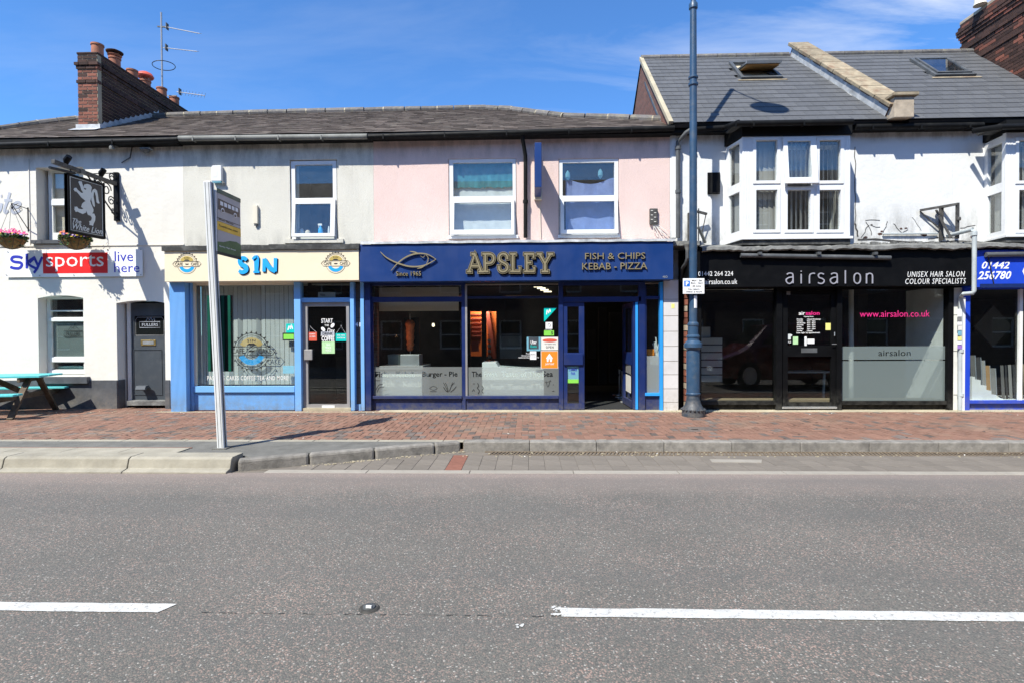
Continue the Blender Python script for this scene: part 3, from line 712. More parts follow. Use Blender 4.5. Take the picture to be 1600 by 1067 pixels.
def room(parent, x0, x1, y0, y1, z0, z1, mt='room_dark', floor='floor_in', name='interior', ceil=None):
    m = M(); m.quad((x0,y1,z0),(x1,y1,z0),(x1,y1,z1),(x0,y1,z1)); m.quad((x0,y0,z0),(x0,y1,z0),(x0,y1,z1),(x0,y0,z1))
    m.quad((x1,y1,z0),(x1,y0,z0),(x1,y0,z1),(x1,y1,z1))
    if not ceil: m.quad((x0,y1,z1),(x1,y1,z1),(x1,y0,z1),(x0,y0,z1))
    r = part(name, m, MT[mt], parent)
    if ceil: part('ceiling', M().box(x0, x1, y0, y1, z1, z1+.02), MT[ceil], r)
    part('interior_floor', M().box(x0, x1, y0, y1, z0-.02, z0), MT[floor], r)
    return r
def dirt_vary(): return random.uniform(-.003, .003)
class Roof:
    def __init__(s, Y0, Z0, Y1, Z1):
        s.o = Vector((0, Y0, Z0)); s.d = Vector((0, Y1-Y0, Z1-Z0)); s.L = s.d.length; s.d /= s.L; s.n = Vector((0, -s.d.z, s.d.y))
    def hit(s, x, y):                    # measured pixel -> (X, distance up the slope)
        r = ray(x, y); t = (s.o - EYE).dot(s.n) / r.dot(s.n); p = EYE + r*t; return p.x, (p-s.o).dot(s.d)
    def pt(s, x, v, h=0): return Vector((x, 0, 0)) + s.o + s.d*v + s.n*h
def poly_span(poly, v):
    xs = []
    for (x0, v0), (x1, v1) in zip(poly, poly[1:]+poly[:1]):
        if (v0 <= v < v1) or (v1 <= v < v0): xs.append(x0 + (x1-x0)*(v-v0)/(v1-v0))
    return (min(xs), max(xs)) if xs else None
def slates(rf, roof, poly, w, e, mt, single, jit=.0, wj=0., avoid=(), name='slate'):
    vmax = max(v for _, v in poly); v = min(v for _, v in poly); row = 0
    lift = radians(4.2 if single else 4.5); th = .008
    me = M().box(0, 1, 0, 1, 0, 1).mesh('slate'); me.materials.append(MT[mt]); bulk = M(); cnt = 0
    while v < vmax - e*.25:
        vm = min(v + e*.5, vmax-.01); sp = poly_span(poly, vm)
        if sp:
            x = sp[0] - (w/2 if row % 2 else 0)
            while x < sp[1]-.02:
                ww = w + (random.uniform(-wj, wj) if wj else 0)
                xa = max(x, sp[0]); xb = min(x+ww, sp[1]); cx = (xa+xb)/2
                ok = xb-xa > .03 and not any(a[0] < cx < a[1] and a[2] < v+e/2 < a[3] for a in avoid)
                if ok:
                    ln = min(e*1.35, vmax-v+.02); j = random.uniform(-jit, jit); lf = lift + random.uniform(0, jit*1.2)
                    o = rf.pt(xa+.002, v - .01 + j, .010 + e*sin(lf)); ux = Vector((xb-xa-.004, 0, random.uniform(-jit, jit)*.3))
                    dv_ = (rf.d*cos(lf) - rf.n*sin(lf))*ln; nn = rf.n*th
                    if single and cnt < 300:
                        mtx = Matrix((ux, dv_, nn)).transposed().to_4x4(); mtx.translation = o; inst(name, me, roof, mtx)
                    else: bulk.obox(o, ux, dv_, nn)
                    cnt += 1
                x += ww
        v += e; row += 1
    if bulk.v: part(name+'s', bulk, MT[mt], roof, kind='stuff')
    return cnt

# ================================================================ OLD TERRACE ROOF (pub, cafe, fish bar)
RL = Roof(10.66, 5.545, 13.7, 7.2)
X_pc, X_ca, X_as = -6.96, -3.08, 2.80      # party lines
hv = lambda x, y: RL.hit(x, y)
# roof outline as surveyed, in (X, distance up slope)
ridge = [hv(0, 205), hv(60, 196), hv(120, 189), hv(290, 183), hv(420, 179), hv(600, 175), hv(760, 172), hv(800, 174), hv(840, 180), hv(880, 185), hv(950, 187), hv(1020, 190), hv(1048, 191)]
def ridge_v(x):
    for (a, va), (b, vb) in zip(ridge, ridge[1:]):
        if a <= x <= b: return va + (vb-va)*(x-a)/(b-a)
    return ridge[0][1] if x < ridge[0][0] else ridge[-1][1]
def roof_piece(parent, x0, x1, w, e, seed, name='roof'):
    random.seed(seed)
    pts = [(x0, ridge_v(x0))] + [(x, v) for x, v in ridge if x0 < x < x1] + [(x1, ridge_v(x1))]
    poly = [(x0, 0), (x1, 0)] + pts[::-1]
    m = M(); a = [m.V(RL.pt(x, v)) for x, v in poly]; b = [m.V(RL.pt(x, v, -.06)) for x, v in poly]
    m.f.append(a); m.f.append(b[::-1]); n = len(poly)
    for k in range(n): m.f.append([a[k], b[k], b[(k+1)%n], a[(k+1)%n]])
    for (p, q) in zip(pts, pts[1:]):                       # back slope
        A = RL.pt(*p, -.02); B = RL.pt(*q, -.02); m.quad(A, B, B + Vector((0, 4.2, -2.2)), A + Vector((0, 4.2, -2.2)))
    rf = part(name, m, MT['roof_under'], parent)
    slates(RL, rf, poly, w, e, 'slate_old', False, jit=.010, wj=.05)
    # half-round ridge tiles with mortar joints
    for (p, q) in zip(pts, pts[1:]):
        A = RL.pt(*p, .03); B = RL.pt(*q, .03); L = (B-A).length; k = max(1, round(L/.45)); d = (B-A)/k
        for i in range(k):
            a0 = A + d*i + d*.03; b0 = A + d*(i+1) - d*.03; z = random.uniform(-.006, .006)
            part('ridge_tile', M().tube([a0+Vector((0,0,z)), b0+Vector((0,0,z+random.uniform(-.006,.006)))], .085, 10), MT['ridge_old'], rf)
            if i % 2: part('ridge_mortar', M().tube([b0, b0 + d*.06], .088, 8), MT['mortar'], rf)
    return rf
def gutter(parent, x0, x1, z, y, mt, joints=1.3, name='gutter', z1=None):
    zb = z if z1 is None else z1; za = z
    g = part(name, M().tube([(x0, y, z), (x1, y, zb)], .055, 12), MT[mt], parent, smooth=True)
    x = x0 + .3
    while x < x1-.1:
        z = za + (zb-za)*(x-x0)/(x1-x0)
        part('gutter_bracket', M().box(x-.012, x+.012, y-.060, y+.06, z-.062, z+.02), MT[mt], g); x += joints
    return g
def downpipe(parent, pts, r, mt, clips=(), name='downpipe'):
    d = part(name, M().tube(pts, r, 12), MT[mt], parent, smooth=True)
    for c in clips: part('pipe_clip', M().tube([Vector(c)-Vector((0,0,.03)), Vector(c)+Vector((0,0,.03))], r*1.35, 12), MT[mt], d)
    return d

# ================================================================ THE PUB
pub = thing('public_house', 'white rendered pub at the left with a brick chimney and dark plinth', 'pub', (-9, 10.9, .12))
X0p = -15.0
def P2u(px, py, Y=YW): return P(px, py, Y)
uo = R4(57, 262, 131, 380, YW); lo_ = R4(60, 462, 131, 587, YW); do = R4(183, 470, 258, 634, YW)
m = M(); hs = [(uo[0]-X0p, uo[1]-X0p, uo[2], uo[3]), (lo_[0]-X0p, lo_[1]-X0p, lo_[2], lo_[3]), (do[0]-X0p, do[1]-X0p, 0, do[3])]
m.holes((X0p, YW), (X_pc, YW), -.02, 5.54, hs, .27)
def arch_fill(m, x0, x1, z, rise, y, d, n=10):
    for i in range(n):
        a = x0+(x1-x0)*i/n; b = x0+(x1-x0)*(i+1)/n; za = z - rise*(2*i/n-1)**2; zb = z - rise*(2*(i+1)/n-1)**2
        m.prism([(a, za), (b, zb), (b, z), (a, z)], (0, y, 0), (1,0,0), (0,0,1), (0, d, 0))
arch_fill(m, lo_[0], lo_[1], lo_[3], .055, YW+.001, .268); arch_fill(m, do[0], do[1], do[3], .05, YW+.001, .268)
part('wall', m, MT['pub_wall'], pub)
part('side_wall', M().box(X0p, X0p+.2, YW+.27, 17, 0, 5.4), MT['brick_wall'], pub)
# plinth band, proud of the render
za = P(150, 592, YW).z
m = M(); m.box(X0p, do[0], YW-.025, YW-.001, -.01, za-.02)
m.box(do[1], P(266, 600, YW).x, YW-.025, YW-.001, -.01, za-.02)
m.box(do[0]-.0, do[0]+.012, YW, YW+.2, -.01, za-.02)
part('plinth', m, MT['plinth'], pub, bevel=.004)
# thin string lines of the panelled render
zl = P(150, 384, YW).z
part('string_course', M().box(X0p, P(288, 384, YW).x, YW-.018, YW-.001, zl-.012, zl+.012).box(P(46,300,YW).x-.008, P(46,300,YW).x+.008, YW-.014, YW-.001, zl+.012, 5.2), MT['pub_wall'], pub)
YR = YW+.2
# upper sash window
w = window(pub, (76, 262, 134, 376), [(81, 270, 124, 311), (83, 322, 126, 364)], YR, .06, 'old_white', name='sash_window')
part('sill', M().box(uo[0]-.08, uo[1]+.1, YW-.07, YR, uo[2]-.02, uo[2]+.05), MT['plinth'], w)
part('meeting_rail', M().pb(80, 313, 128, 321, YR-.02, .05), MT['upvc'], w)
part('curtain', M().pb(80, 268, 126, 366, YR+.12, .01), MT['pelmet'], w)
room(pub, uo[0]-.1, uo[1]+.1, YW+.271, YW+1.4, uo[2]-.05, uo[3]+.05, 'room')
# lower sash window with etched glass
w = window(pub, (74, 464, 134, 586), [(78, 468, 130, 485), (79, 487, 130, 496), (81, 503, 131, 557), (81, 566, 131, 577)], YR, .06, 'old_white', name='sash_window')
part('sill', M().box(lo_[0]-.02, lo_[1]+.12, YW-.09, YR, P(100, 598, YW).z, P(100, 588, YW).z), MT['plinth'], w)
for r in ((76, 497, 134, 502), (78, 558, 134, 565), (76, 578, 134, 583)): part('sash_rail', M().pb(*r, YR-.03, .06), MT['upvc'], w)
part('etched_film', M().pb(84, 499, 134, 557, YR+.034, .002), MT['frost2'], w)
txt('FULLERS', (104, 519, 125, 525), YR+.02, MT['ink'], w)
O, U, V = frame_px(100, 517, 129, 526, YR+.02)
part('etched_frame', ribbon(M(), [(0,0),(1,0),(1,1),(0,1)], .008, O, U, V, (0,-.002,0), closed=True), MT['ink'], w)
part('etched_crest', ribbon(M(), [(.25,1.15),(.4,1.8),(.5,1.4),(.6,2.2),(.7,1.5),(.8,1.2)], .007, O, U, V, (0,-.002,0)), MT['ink'], w)
room(pub, lo_[0]-.1, lo_[1]+.1, YW+.271, YW+1.2, .2, lo_[3]+.05, 'room')
# door
yd = YW+.24
d0 = M(); a, b, c, e = R4(203, 474, 262, 633, yd)
d0.holes((a, yd), (b+.02, yd), PV+.03, e, [(R4(210,494,258,525,yd)[0]-a, R4(210,494,258,525,yd)[1]-a, R4(210,494,258,525,yd)[2], R4(210,494,258,525,yd)[3])], .045)
dr_ = part('door', d0, MT['door_grey'], pub, bevel=.004)
part('etched_glass', M().pb(209, 493, 259, 526, yd+.02, .006), MT['cab_glass'], dr_)
O, U, V = frame_px(212, 496, 256, 524, yd+.018)
part('etched_border', ribbon(M(), [(0,0),(1,0),(1,.85),(.93,1),(.07,1),(0,.85)], .010, O, U, V, (0,-.002,0), closed=True), MT['grey_ink'], dr_)
txt('FULLERS', (222, 505.3, 247, 509.7), yd+.018, MT['wall_letter'], dr_)
O, U, V = frame_px(219, 504, 249, 511, yd+.018)
part('etched_frame', ribbon(M(), [(-.03,-.15),(1.03,-.15),(1.03,1.15),(-.03,1.15)], .005, O, U, V, (0,-.002,0), closed=True), MT['wall_letter'], dr_)
part('etched_crest', ribbon(M(), [(.3,1.2),(.4,2.0),(.5,1.5),(.55,2.2),(.65,1.4),(.72,1.9),(.78,1.2)], .006, O, U, V, (0,-.002,0)), MT['wall_letter'], dr_)
lp = M().pb(220, 531, 243, 540, yd-.012, .012); lb = part('letter_plate', lp, MT['brass'], dr_, bevel=.003)
part('letter_flap', M().pb(223, 533, 240, 538, yd-.018, .006), MT['steel'], lb)
O, U, V = frame_px(209, 546, 253, 616, yd)
part('door_panel_bead', ribbon(M(), [(0,0),(1,0),(1,1),(0,1)], .014, O, U, V, (0,-.012,0), closed=True), MT['door_grey'], dr_)
hdl = M(); hp = P(233, 606, yd); hdl.tube([hp+Vector((0,0,0)), hp+Vector((0,-.07,.04)), hp+Vector((0,-.13,.02)), hp+Vector((0,-.15,-.02))], .045, 10)
part('kick_guard', M().prism([(0,0),(-.08,.10),(-.17,.09),(-.20,.02),(-.18,0),(-.1,.06)], (P(222,604,yd).x, yd-.001, P(222,608,yd).z), (0,1,0), (0,0,1), (.20,0,0)), MT['door_grey'], dr_)
part('threshold', M().pb(198, 626, 262, 633, YW+.02, .22), MT['old_lead'], pub, bevel=.004)
part('door_frame', M().pb(199, 472, 204, 633, yd-.03, .08), MT['old_white'], pub)
room(pub, do[0], do[1]+.1, YW+.30, YW+1., 0, do[3], 'room_dark')
# faded painted lettering on the wall
def pxs(pts, k=5): return smooth_line(pts, k)
def px_strokes(name, strokes, Y, w, mt, parent, th=.002, k=5, smooth=True, closed=False):
    m = M()
    for s_ in strokes:
        ww = w
        if isinstance(s_, tuple) and isinstance(s_[1], (int, float)): s_, ww = s_
        q = [P(x, y, Y) for x, y in s_]; q2 = [(p.x, p.z) for p in q]
        if smooth and len(q2) > 2: q2 = smooth_line(q2, k)
        ribbon(m, q2, ww, (0, Y, 0), (1,0,0), (0,0,1), (0,-th-random.uniform(0,.0008),0), closed)
    return part(name, m, MT[mt], parent)
Z5 = lambda l: [(x*.1124, 280+y*.1124) for x, y in l]
px_strokes('painted_lettering', [Z5([(138,190),(110,290),(70,400),(62,450),(80,470),(115,440)]), Z5([(60,300),(165,300)]),
  Z5([(160,405),(230,395),(275,365),(275,335),(240,325),(195,350),(165,410),(170,455),(205,472),(255,450),(280,430)]),
  Z5([(-30,470),(5,430),(25,340)]), Z5([(12,240),(30,240)]), Z5([(-5,35),(8,45)]), Z5([(-60,330),(-80,450),(-60,475),(-30,460)])], YW-.004, .055, 'wall_letter', pub)
rp = roof_piece(pub, X0p, X_pc, .25, .18, 3)
gutter(pub, X0p, P(279, 218, 10.62).x, P(10, 229, 10.62).z-.04, 10.62, 'black_gutter', z1=P(275, 219, 10.62).z)
part('eaves_board', M().box(X0p, X_pc, 10.64, YW, 5.41, 5.53), MT['matte_black'], pub)
# chimney: bricks laid one by one on the sunny end, joined on the long flank
chim_Y0 = 11.55; cx0 = P(121, 120, chim_Y0).x; cx1 = P(152.5, 120, chim_Y0).x; cz1 = P(137, 84, chim_Y0).z; cz0 = P(137, 203, chim_Y0).z - .05; cyl = 3.15
ch_ = part('chimney', M().box(cx0+.008, cx1-.008, chim_Y0+.008, chim_Y0+cyl, cz0-.6, cz1-.01), MT['brick_joint'], pub)
bw_, bh_ = .215, .065; bme = M().box(0, 1, 0, 1, 0, 1).mesh('chimney_brick'); bme.materials.append(MT['brick']); bmd = bme.copy(); bmd.materials.clear(); bmd.materials.append(MT['brick_dark'])
z = cz0; row = 0; W_ = cx1-cx0; flank = M()
while z < cz1 - .02:
    rel = (cz1 - z)/(cz1-cz0)
    out = .0
    pr = (cz1 - z)
    if .24 < pr < .33: out = .045
    elif .33 <= pr < .40: out = .02
    elif .62 < pr < .69: out = .02
    dark = pr < .33 or .62 < pr < .69
    x = cx0 - out - (bw_/2 if row % 2 else 0)
    while x < cx1 + out:
        xa = max(x, cx0-out); xb = min(x+bw_, cx1+out)
        if xb-xa > .02:
            mt4 = Matrix.Diagonal((xb-xa-.014, .11, bh_-.006, 1)); mt4.translation = (xa+.005, chim_Y0-out-.0, z); inst('brick', bmd if dark or random.random() < .12 else bme, ch_, mt4)
        x += bw_+.0
    y = chim_Y0 + .115 - (bw_/2 if row % 2 else 0)
    while y < chim_Y0 + cyl:
        ya = max(y, chim_Y0+.115); yb = min(y+bw_, chim_Y0+cyl)
        if yb-ya > .02: flank.box(cx1-.10, cx1+out+.004, ya+.005, yb-.005, z, z+bh_-.004)
        y += bw_
    z += bh_+.010; row += 1
part('flank_bricks', flank, MT['brick_dark'], ch_, kind='stuff')  # flank's shade is put into its darker brick colour
part('flaunching', M().box(cx0-.01, cx1+.01, chim_Y0-.01, chim_Y0+cyl, cz1-.012, cz1+.03), MT['brick_dark'], ch_, bevel=.01)
for i, (py_, r_, h_, kind) in enumerate(((.25, .115, .30, 'pot'), (.75, .115, .26, 'cowl'), (1.3, .115, .24, 'pot'), (1.75, .115, .20, 'hood'), (2.35, .115, .28, 'pot'), (2.85, .115, .26, 'pot'))):
    cx = (cx0+cx1)/2 + .03; c_ = (cx, chim_Y0+py_, cz1+.02)
    p_ = part('chimney_pot', M().lathe(c_, [(r_*1.02, 0), (r_, .03), (r_*.97, h_-.04), (r_*1.1, h_-.035), (r_*1.1, h_), (r_*.85, h_), (r_*.8, .05)], 20), MT['terracotta'], ch_, smooth=True)
    if kind == 'cowl': 
        for q in range(4): part('cowl_cap', M().box(c_[0]-r_*.9+q*.06, c_[0]-r_*.9+q*.06+.01, c_[1]-.01, c_[1]+.01, c_[2]+h_, c_[2]+h_+.12), MT['terracotta'], ch_)
        part('cowl_cap', M().lathe((c_[0], c_[1], c_[2]+h_+.02), [(r_*1.05, .0), (r_*1.25, .03), (r_*1.05, .05)], 20), MT['terracotta'], ch_, smooth=True)
        part('cowl_cap', M().lathe((c_[0], c_[1], c_[2]+h_+.11), [(r_*1.45, .0), (r_*1.5, .02), (r_*.6, .07), (.01, .08)], 20), MT['brick_dark'], ch_, smooth=True)
    if kind == 'hood':
        for q in range(4): part('cowl_leg', M().box(c_[0]-r_*.9+q*.06, c_[0]-r_*.9+q*.06+.012, c_[1]-.01, c_[1]+.01, c_[2]+h_, c_[2]+h_+.1), MT['alu'], ch_)
        part('cowl_cap', M().lathe((c_[0], c_[1], c_[2]+h_+.07), [(r_*1.5, .0), (r_*1.65, .03), (r_*1.3, .10), (r_*.6, .14), (.01, .15)], 20), MT['red_st'], ch_, smooth=True)
# stepped lead flashing down the flank and apron at the foot
lf = M(); y = chim_Y0
while y < 13.4:
    zr = RL.o.z + (y-10.66)*(RL.d.z/RL.d.y); lf.prism([(0, 0), (.16, .086), (.16, .24), (.10, .16), (0, .14)], (cx1+.006, y, zr+.01), (0,1,0), (0,0,1), (.012,0,0)); y += .16
part('step_flashing', lf, MT['lead'], ch_)
zr = RL.o.z + (chim_Y0-10.66)*(RL.d.z/RL.d.y)
part('apron_flashing', M().box(cx0-.04, cx1+.05, chim_Y0-.02, chim_Y0-.008, zr-.05, zr+.13).obox(RL.pt(cx0-.06, (chim_Y0-10.66)/RL.d.y-.2, .045), (W_+.13,0,0), RL.d*.2, RL.n*.006), MT['lead'], ch_)
part('flank_pipe', M().tube([(cx1+.02, 12.9, cz0+.75), (cx1+.06, 12.95, cz0+.78), (cx1+.06, 13.7, cz0+.83)], .018, 8), MT['grey_gutter'], ch_)
# ================================================================ CAFE
def badge(parent, cx, cy, s, Y, mats=('ink', 'mustard', 'cyan'), big=False):
    """round cafe badge: gear ring, gold and blue crescents, name plate"""
    c = P(cx, cy, Y); k = s*(Y/F)   # half width in metres
    O = c; U = (k, 0, 0); V = (0, 0, k); N = (0, -.003, 0)
    m = M()
    ribbon(m, arc(0, 0, .84, 10, 170, 22), k*.03, O, U, V, N); ribbon(m, arc(0, 0, .74, 12, 168, 22), k*.018, O, U, V, N)
    for i in range(11):
        a = radians(12 + i*15.6); m.prism([(cos(a)*.85-.055*sin(a), sin(a)*.85+.055*cos(a)), (cos(a)*.85+.055*sin(a), sin(a)*.85-.055*cos(a)), (cos(a)*.96, sin(a)*.96)], O, U, V, N)
    ribbon(m, [(-1.18, 0), (-1.0, .2), (1.0, .2), (1.18, 0), (1.0, -.22), (-1.0, -.22)], k*.028, O, U, V, N, closed=True)
    m.prism([(-.16, .02), (-.1, -.06), (.1, -.06), (.16, .02)], O, U, V, N); m.prism([(-.24, .26), (-.12, .36), (.12, .36), (.24, .26)], O, U, V, N)
    ribbon(m, arc(0, 0, .80, 195, 345, 22), k*.02, O, U, V, N)
    if big:
        ribbon(m, arc(0, 0, .90, 205, 335, 22), k*.02, O, U, V, N)
        for i in range(9):
            a = radians(210 + i*15); m.prism([(cos(a)*.90-.05*sin(a), sin(a)*.90+.05*cos(a)), (cos(a)*.90+.05*sin(a), sin(a)*.90-.05*cos(a)), (cos(a)*1.0, sin(a)*1.0)], O, U, V, N)
    b = part('badge', m, MT[mats[0]], parent)
    O_ = Vector(O)
    def cres(a0, a1, r0, r1):
        q = M(); pts = arc(0, 0, (r0+r1)/2, a0, a1, 18); ribbon(q, pts, k*(r1-r0), O_, U, V, (0, -.002, 0)); return q
    sub = parent if (parent.parent is not None and parent.parent.parent is not None) else parent
    part('gold_crescent', cres(28, 152, .36, .64), MT[mats[1]], b if parent.parent is None or parent.type == 'EMPTY' or parent.parent.type == 'EMPTY' else parent)
    tgt = b if parent.parent is None or parent.type == 'EMPTY' or parent.parent.type == 'EMPTY' else parent
    part('blue_crescent', cres(205, 335, .42, .68), MT[mats[2]], tgt)
    for s_, u0, u1 in (('CAFE', -.98, -.34), ('CAKE', .34, .98)):
        txt3(s_, O_ + Vector((u0*k, 0, -.13*k)), ((u1-u0)*k, 0, 0), (0, 0, .24*k), (0, -.003, 0), MT[mats[0]], tgt, space=1.0)
    txt3('S1N', O_ + Vector((-.2*k, -.0022, .42*k)), (.4*k, 0, 0), (0, 0, .13*k), (0, -.0015, 0), MT[mats[0]], tgt, bold=.01)
    return b

cafe = thing('cafe', 'cream pebbledashed cafe with light blue shop front and cream sign board', 'cafe building', (-5, 10.6, .12))
cw = R4(453, 250, 527, 378, YW); sh0 = P(296, 540, YW).x; shz = P(430, 446, YW).z
m = M(); m.holes((X_pc+.002, YW), (X_ca, YW), 0, 5.56, [(cw[0]-X_pc, cw[1]-X_pc, cw[2]+.05, cw[3]), (sh0-X_pc, X_ca-X_pc-.0, -.1, shz)], .25)
part('wall', m, MT['cafe_wall'], cafe)
rc = roof_piece(cafe, X_pc, X_ca, .25, .18, 5)
gutter(cafe, P(280, 216, 10.60).x, P(574, 212, 10.60).x, P(285, 217, 10.6).z, 10.60, 'grey_gutter', .85, z1=P(570, 214, 10.6).z)
part('eaves_board', M().box(X_pc, X_ca, 10.64, YW, 5.43, 5.535), MT['matte_black'], cafe)
# upstairs window, lower light pushed open
w = window(cafe, (455, 252, 526, 374), [(461, 258, 520, 310), (461, 316, 520, 367)], YW+.03, .07, 'upvc', name='window', frame_only=True)
part('pane', M().pb(461, 258, 520, 310, YW+.06, .006), MT['glass'], w)
hung_sash(w, (457, 312, 524, 371), (462, 319, 517, 366), YW-.02, 5.)
part('window_ledge', M().pb(444, 374, 536, 380, YW-.04, .1), MT['cafe_wall'], w)
room(cafe, cw[0]-.3, cw[1]+.3, YW+.26, YW+1.8, cw[2]-.1, cw[3]+.1, 'room_dark')
part('curtain', M().pb(461, 258, 467, 366, YW+.2, .02), MT['net'], w)
# bottles on the inner sill are things of their own
zs = P(490, 367, YW+.15).z
part('inner_sill', M().box(cw[0], cw[1], YW+.105, YW+.26, zs-.03, zs), MT['upvc'], w)
bp_ = P(501, 366, YW+.16)
sb = thing('spray_bottle', 'light blue spray bottle standing behind the opened cafe window upstairs', 'bottle', (bp_.x, bp_.y, zs))
part('bottle_body', M().lathe((bp_.x, bp_.y, zs), [(.045, 0), (.05, .03), (.045, .11), (.018, .15), (.016, .18)], 14), MT['cyan'], sb, smooth=True)
part('trigger', M().box(bp_.x-.05, bp_.x+.03, bp_.y-.01, bp_.y+.01, zs+.18, zs+.22).box(bp_.x-.04, bp_.x-.03, bp_.y-.006, bp_.y+.006, zs+.13, zs+.18), MT['white'], sb)
for (px, r, h, mt_, nm, lb) in ((481, .055, .09, 'pelmet', 'jar', 'beige rounded tub behind the opened cafe window upstairs'), (472, .05, .13, 'steel', 'tumbler', 'clear grey tumbler behind the opened cafe window upstairs'), (514, .022, .17, 'net', 'tube_bottle', 'slim white tube beside the blue spray bottle upstairs')):
    q = P(px, 366, YW+.16); t_ = part(nm, M().lathe((q.x, q.y, zs), [(r, 0), (r*1.05, h*.4), (r*.8, h*.8), (r*.4, h)], 14), MT[mt_], smooth=True); setp(t_, lb, 'bottle')
# sign board with old felt cap
sb0 = R4(257, 389, 561, 439.5, YF)
fb = part('sign_board', M().box(sb0[0], sb0[1]-.004, YF, YW-.002, sb0[2], sb0[3]-.03), MT['cream'], cafe, bevel=.005)
m = M(); n = 22
for i in range(n):
    a = sb0[0]-.03 + (sb0[1]-sb0[0]+.04)*i/n; b_ = sb0[0]-.03 + (sb0[1]-sb0[0]+.04)*(i+1)/n; j = random.uniform(-.008, .012)
    m.prism([(-.035, -.03+j*.5), (-.035, .065+j), (.6, .12+j), (.6, .0)], (a, YF, sb0[3]), (0,1,0), (0,0,1), (b_-a+.001, 0, 0))
part('felt_cap', m, MT['dark_lead'], cafe)
badge(fb, 292, 413, 19.5, YF-.001); badge(fb, 524.5, 412, 19.5, YF-.001)
def fat(name, strokes, w, mt, dx, dy, Y, th):
    m = M()
    for s_, wf in strokes:
        q = [P(x+dx, y+dy, Y) for x, y in s_]; q2 = smooth_line([(p.x, p.z) for p in q], 6) if len(q) > 2 else [(p.x, p.z) for p in q]
        ww = [w*wf*(.75+.35*sin(pi*i/max(1, len(q2)-1))) for i in range(len(q2))]
        ribbon(m, q2, ww, (0, Y, 0), (1,0,0), (0,0,1), (0, -th-random.uniform(0, .002), 0))
    return part(name, m, MT[mt], fb)
SN = [([(386,407.5),(382,404),(376,406),(377,413),(384,417),(385,423),(379,426),(374,423.5)], 1), ([(396,407),(401,404.5),(401,425)], 1.1), ([(396.5,425.5),(406,425.5)], .7),
      ([(413,425),(413.5,405)], 1.05), ([(413.5,405),(421,418),(431,425)], 1.0), ([(430.5,425),(431,404)], 1.05)]
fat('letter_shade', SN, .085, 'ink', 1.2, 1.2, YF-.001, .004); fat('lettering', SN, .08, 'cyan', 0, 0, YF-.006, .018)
# pilasters and shop front
def ribbed(name, r, Y, d, mt, parent, n=0, dirx=True):
    a, b, c, e = R4(*r, Y); m = M().box(a, b, Y, Y+d, c, e); n = n or int((b-a)/.022)
    for i in range(n):
        x = a + (b-a)*(i+.5)/n; m.box(x-.004, x+.004, Y-.004, Y, c+.002, e-.002)
    return part(name, m, MT[mt], parent)
ribbed('pilaster', (266, 440, 290, 643, ), YP, YW-YP-.002, 'light_blue', cafe)
part('post', M().pb(297.5, 442, 300.5, 642, YG-.05, .10), MT['light_blue'], cafe)
part('pilaster_return', M().pb(290, 441, 297.5, 642, YG-.01, .05), MT['light_blue'], cafe)
ribbed('stall_riser', (303, 613, 460, 640), YG+.0, .05, 'light_blue', cafe)
part('cill', M().pb(302, 603, 460, 612.5, YG-.045, .10), MT['light_blue'], cafe, bevel=.004)
wf = part('shop_window', M().pb(300.5, 442, 306, 603, YG, .05).pb(306.5, 441, 460, 446, YG+.002, .05), MT['cream_paint'], cafe)
part('pane', M().pb(306, 443, 460, 603, YG+.022, .008), MT['shop_glass'], wf)
YV = YG+.018
badge(cafe, 393, 548, 33, YV, mats=('ink', 'gold_film', 'cyan_film'), big=True)
txt('PASTRIES CAKES COFFEE TEA AND MORE!', (324, 586.5, 452, 593.5), YV, MT['offwhite'], wf, bold=.008, space=1.15)
rect((441.5, 520, 459.5, 532), YV, MT['ink'], wf); rect((443, 522, 459, 530), YV-.003, MT['green_st'], wf)
rect((447, 506, 460, 520), YV, MT['deliver'], wf); O, U, V = frame_px(449, 508, 458, 517, YV-.003)
part('sticker_mark', ribbon(M(), smooth_line([(.1,.1),(.3,.8),(.5,.4),(.7,.95),(.9,.3)]), .022, O, U, V, (0,-.001,0)), MT['white'], wf)
rect((442, 571, 459.5, 583), YV, MT['blue_film'], wf)
rect((452, 533, 460, 542.5), YG+.10, MT['grey_ink'], wf)
m = M(); x0b = P(311, 540, YG+.15).x; x1b = P(468, 540, YG+.15).x; zt = P(390, 444, YG+.15).z; zb = P(390, 601, YG+.15).z; x = x0b
while x < x1b:
    a = random.uniform(-.12, .12) + (.6 if random.random() < .07 else 0); w2 = .0428; m.obox((x-w2*cos(a), YG+.16-w2*sin(a), zb+.01), (2*w2*cos(a), 2*w2*sin(a), 0), (0, .0015, 0), (0, 0, zt-zb-.02)); x += .0935
part('vertical_blinds', m, MT['blind'], wf, kind='stuff')
room(cafe, X_pc+.32, P(478, 540, YG).x, YG+.35, YG+2.6, PV, shz+.02, 'room')
part('window_bed', M().box(P(301,600,YG).x, P(466,600,YG).x, YG+.05, YG+.36, PV+.3, P(390,603,YG+.2).z), MT['room_pale'], wf)
def pil2(r, Y=YG-.09, d=.16, mt='light_blue', parent=None, name='post'): return part(name, M().pb(*r, Y, d), MT[mt], parent, bevel=.004)
pil2((460, 441, 470, 642), parent=cafe); pil2((547.5, 441, 553.5, 641), parent=cafe); pil2((563.5, 441, 569, 641), parent=cafe)
part('transom', M().pb(470, 465.5, 547.5, 472.5, YG-.05, .12), MT['light_blue'], cafe, bevel=.004)
tw = part('fanlight', M().pb(470, 443, 547, 465.5, YG+.0, .006), MT['shop_glass'], cafe)
rect((497, 457, 524, 465), YG-.004, MT['frost2'], tw, name='notice'); txt('Welcome', (500, 459, 508, 463), YG-.007, MT['ink'], tw)
a, b, c, e = R4(472, 473, 546, 640, YG)
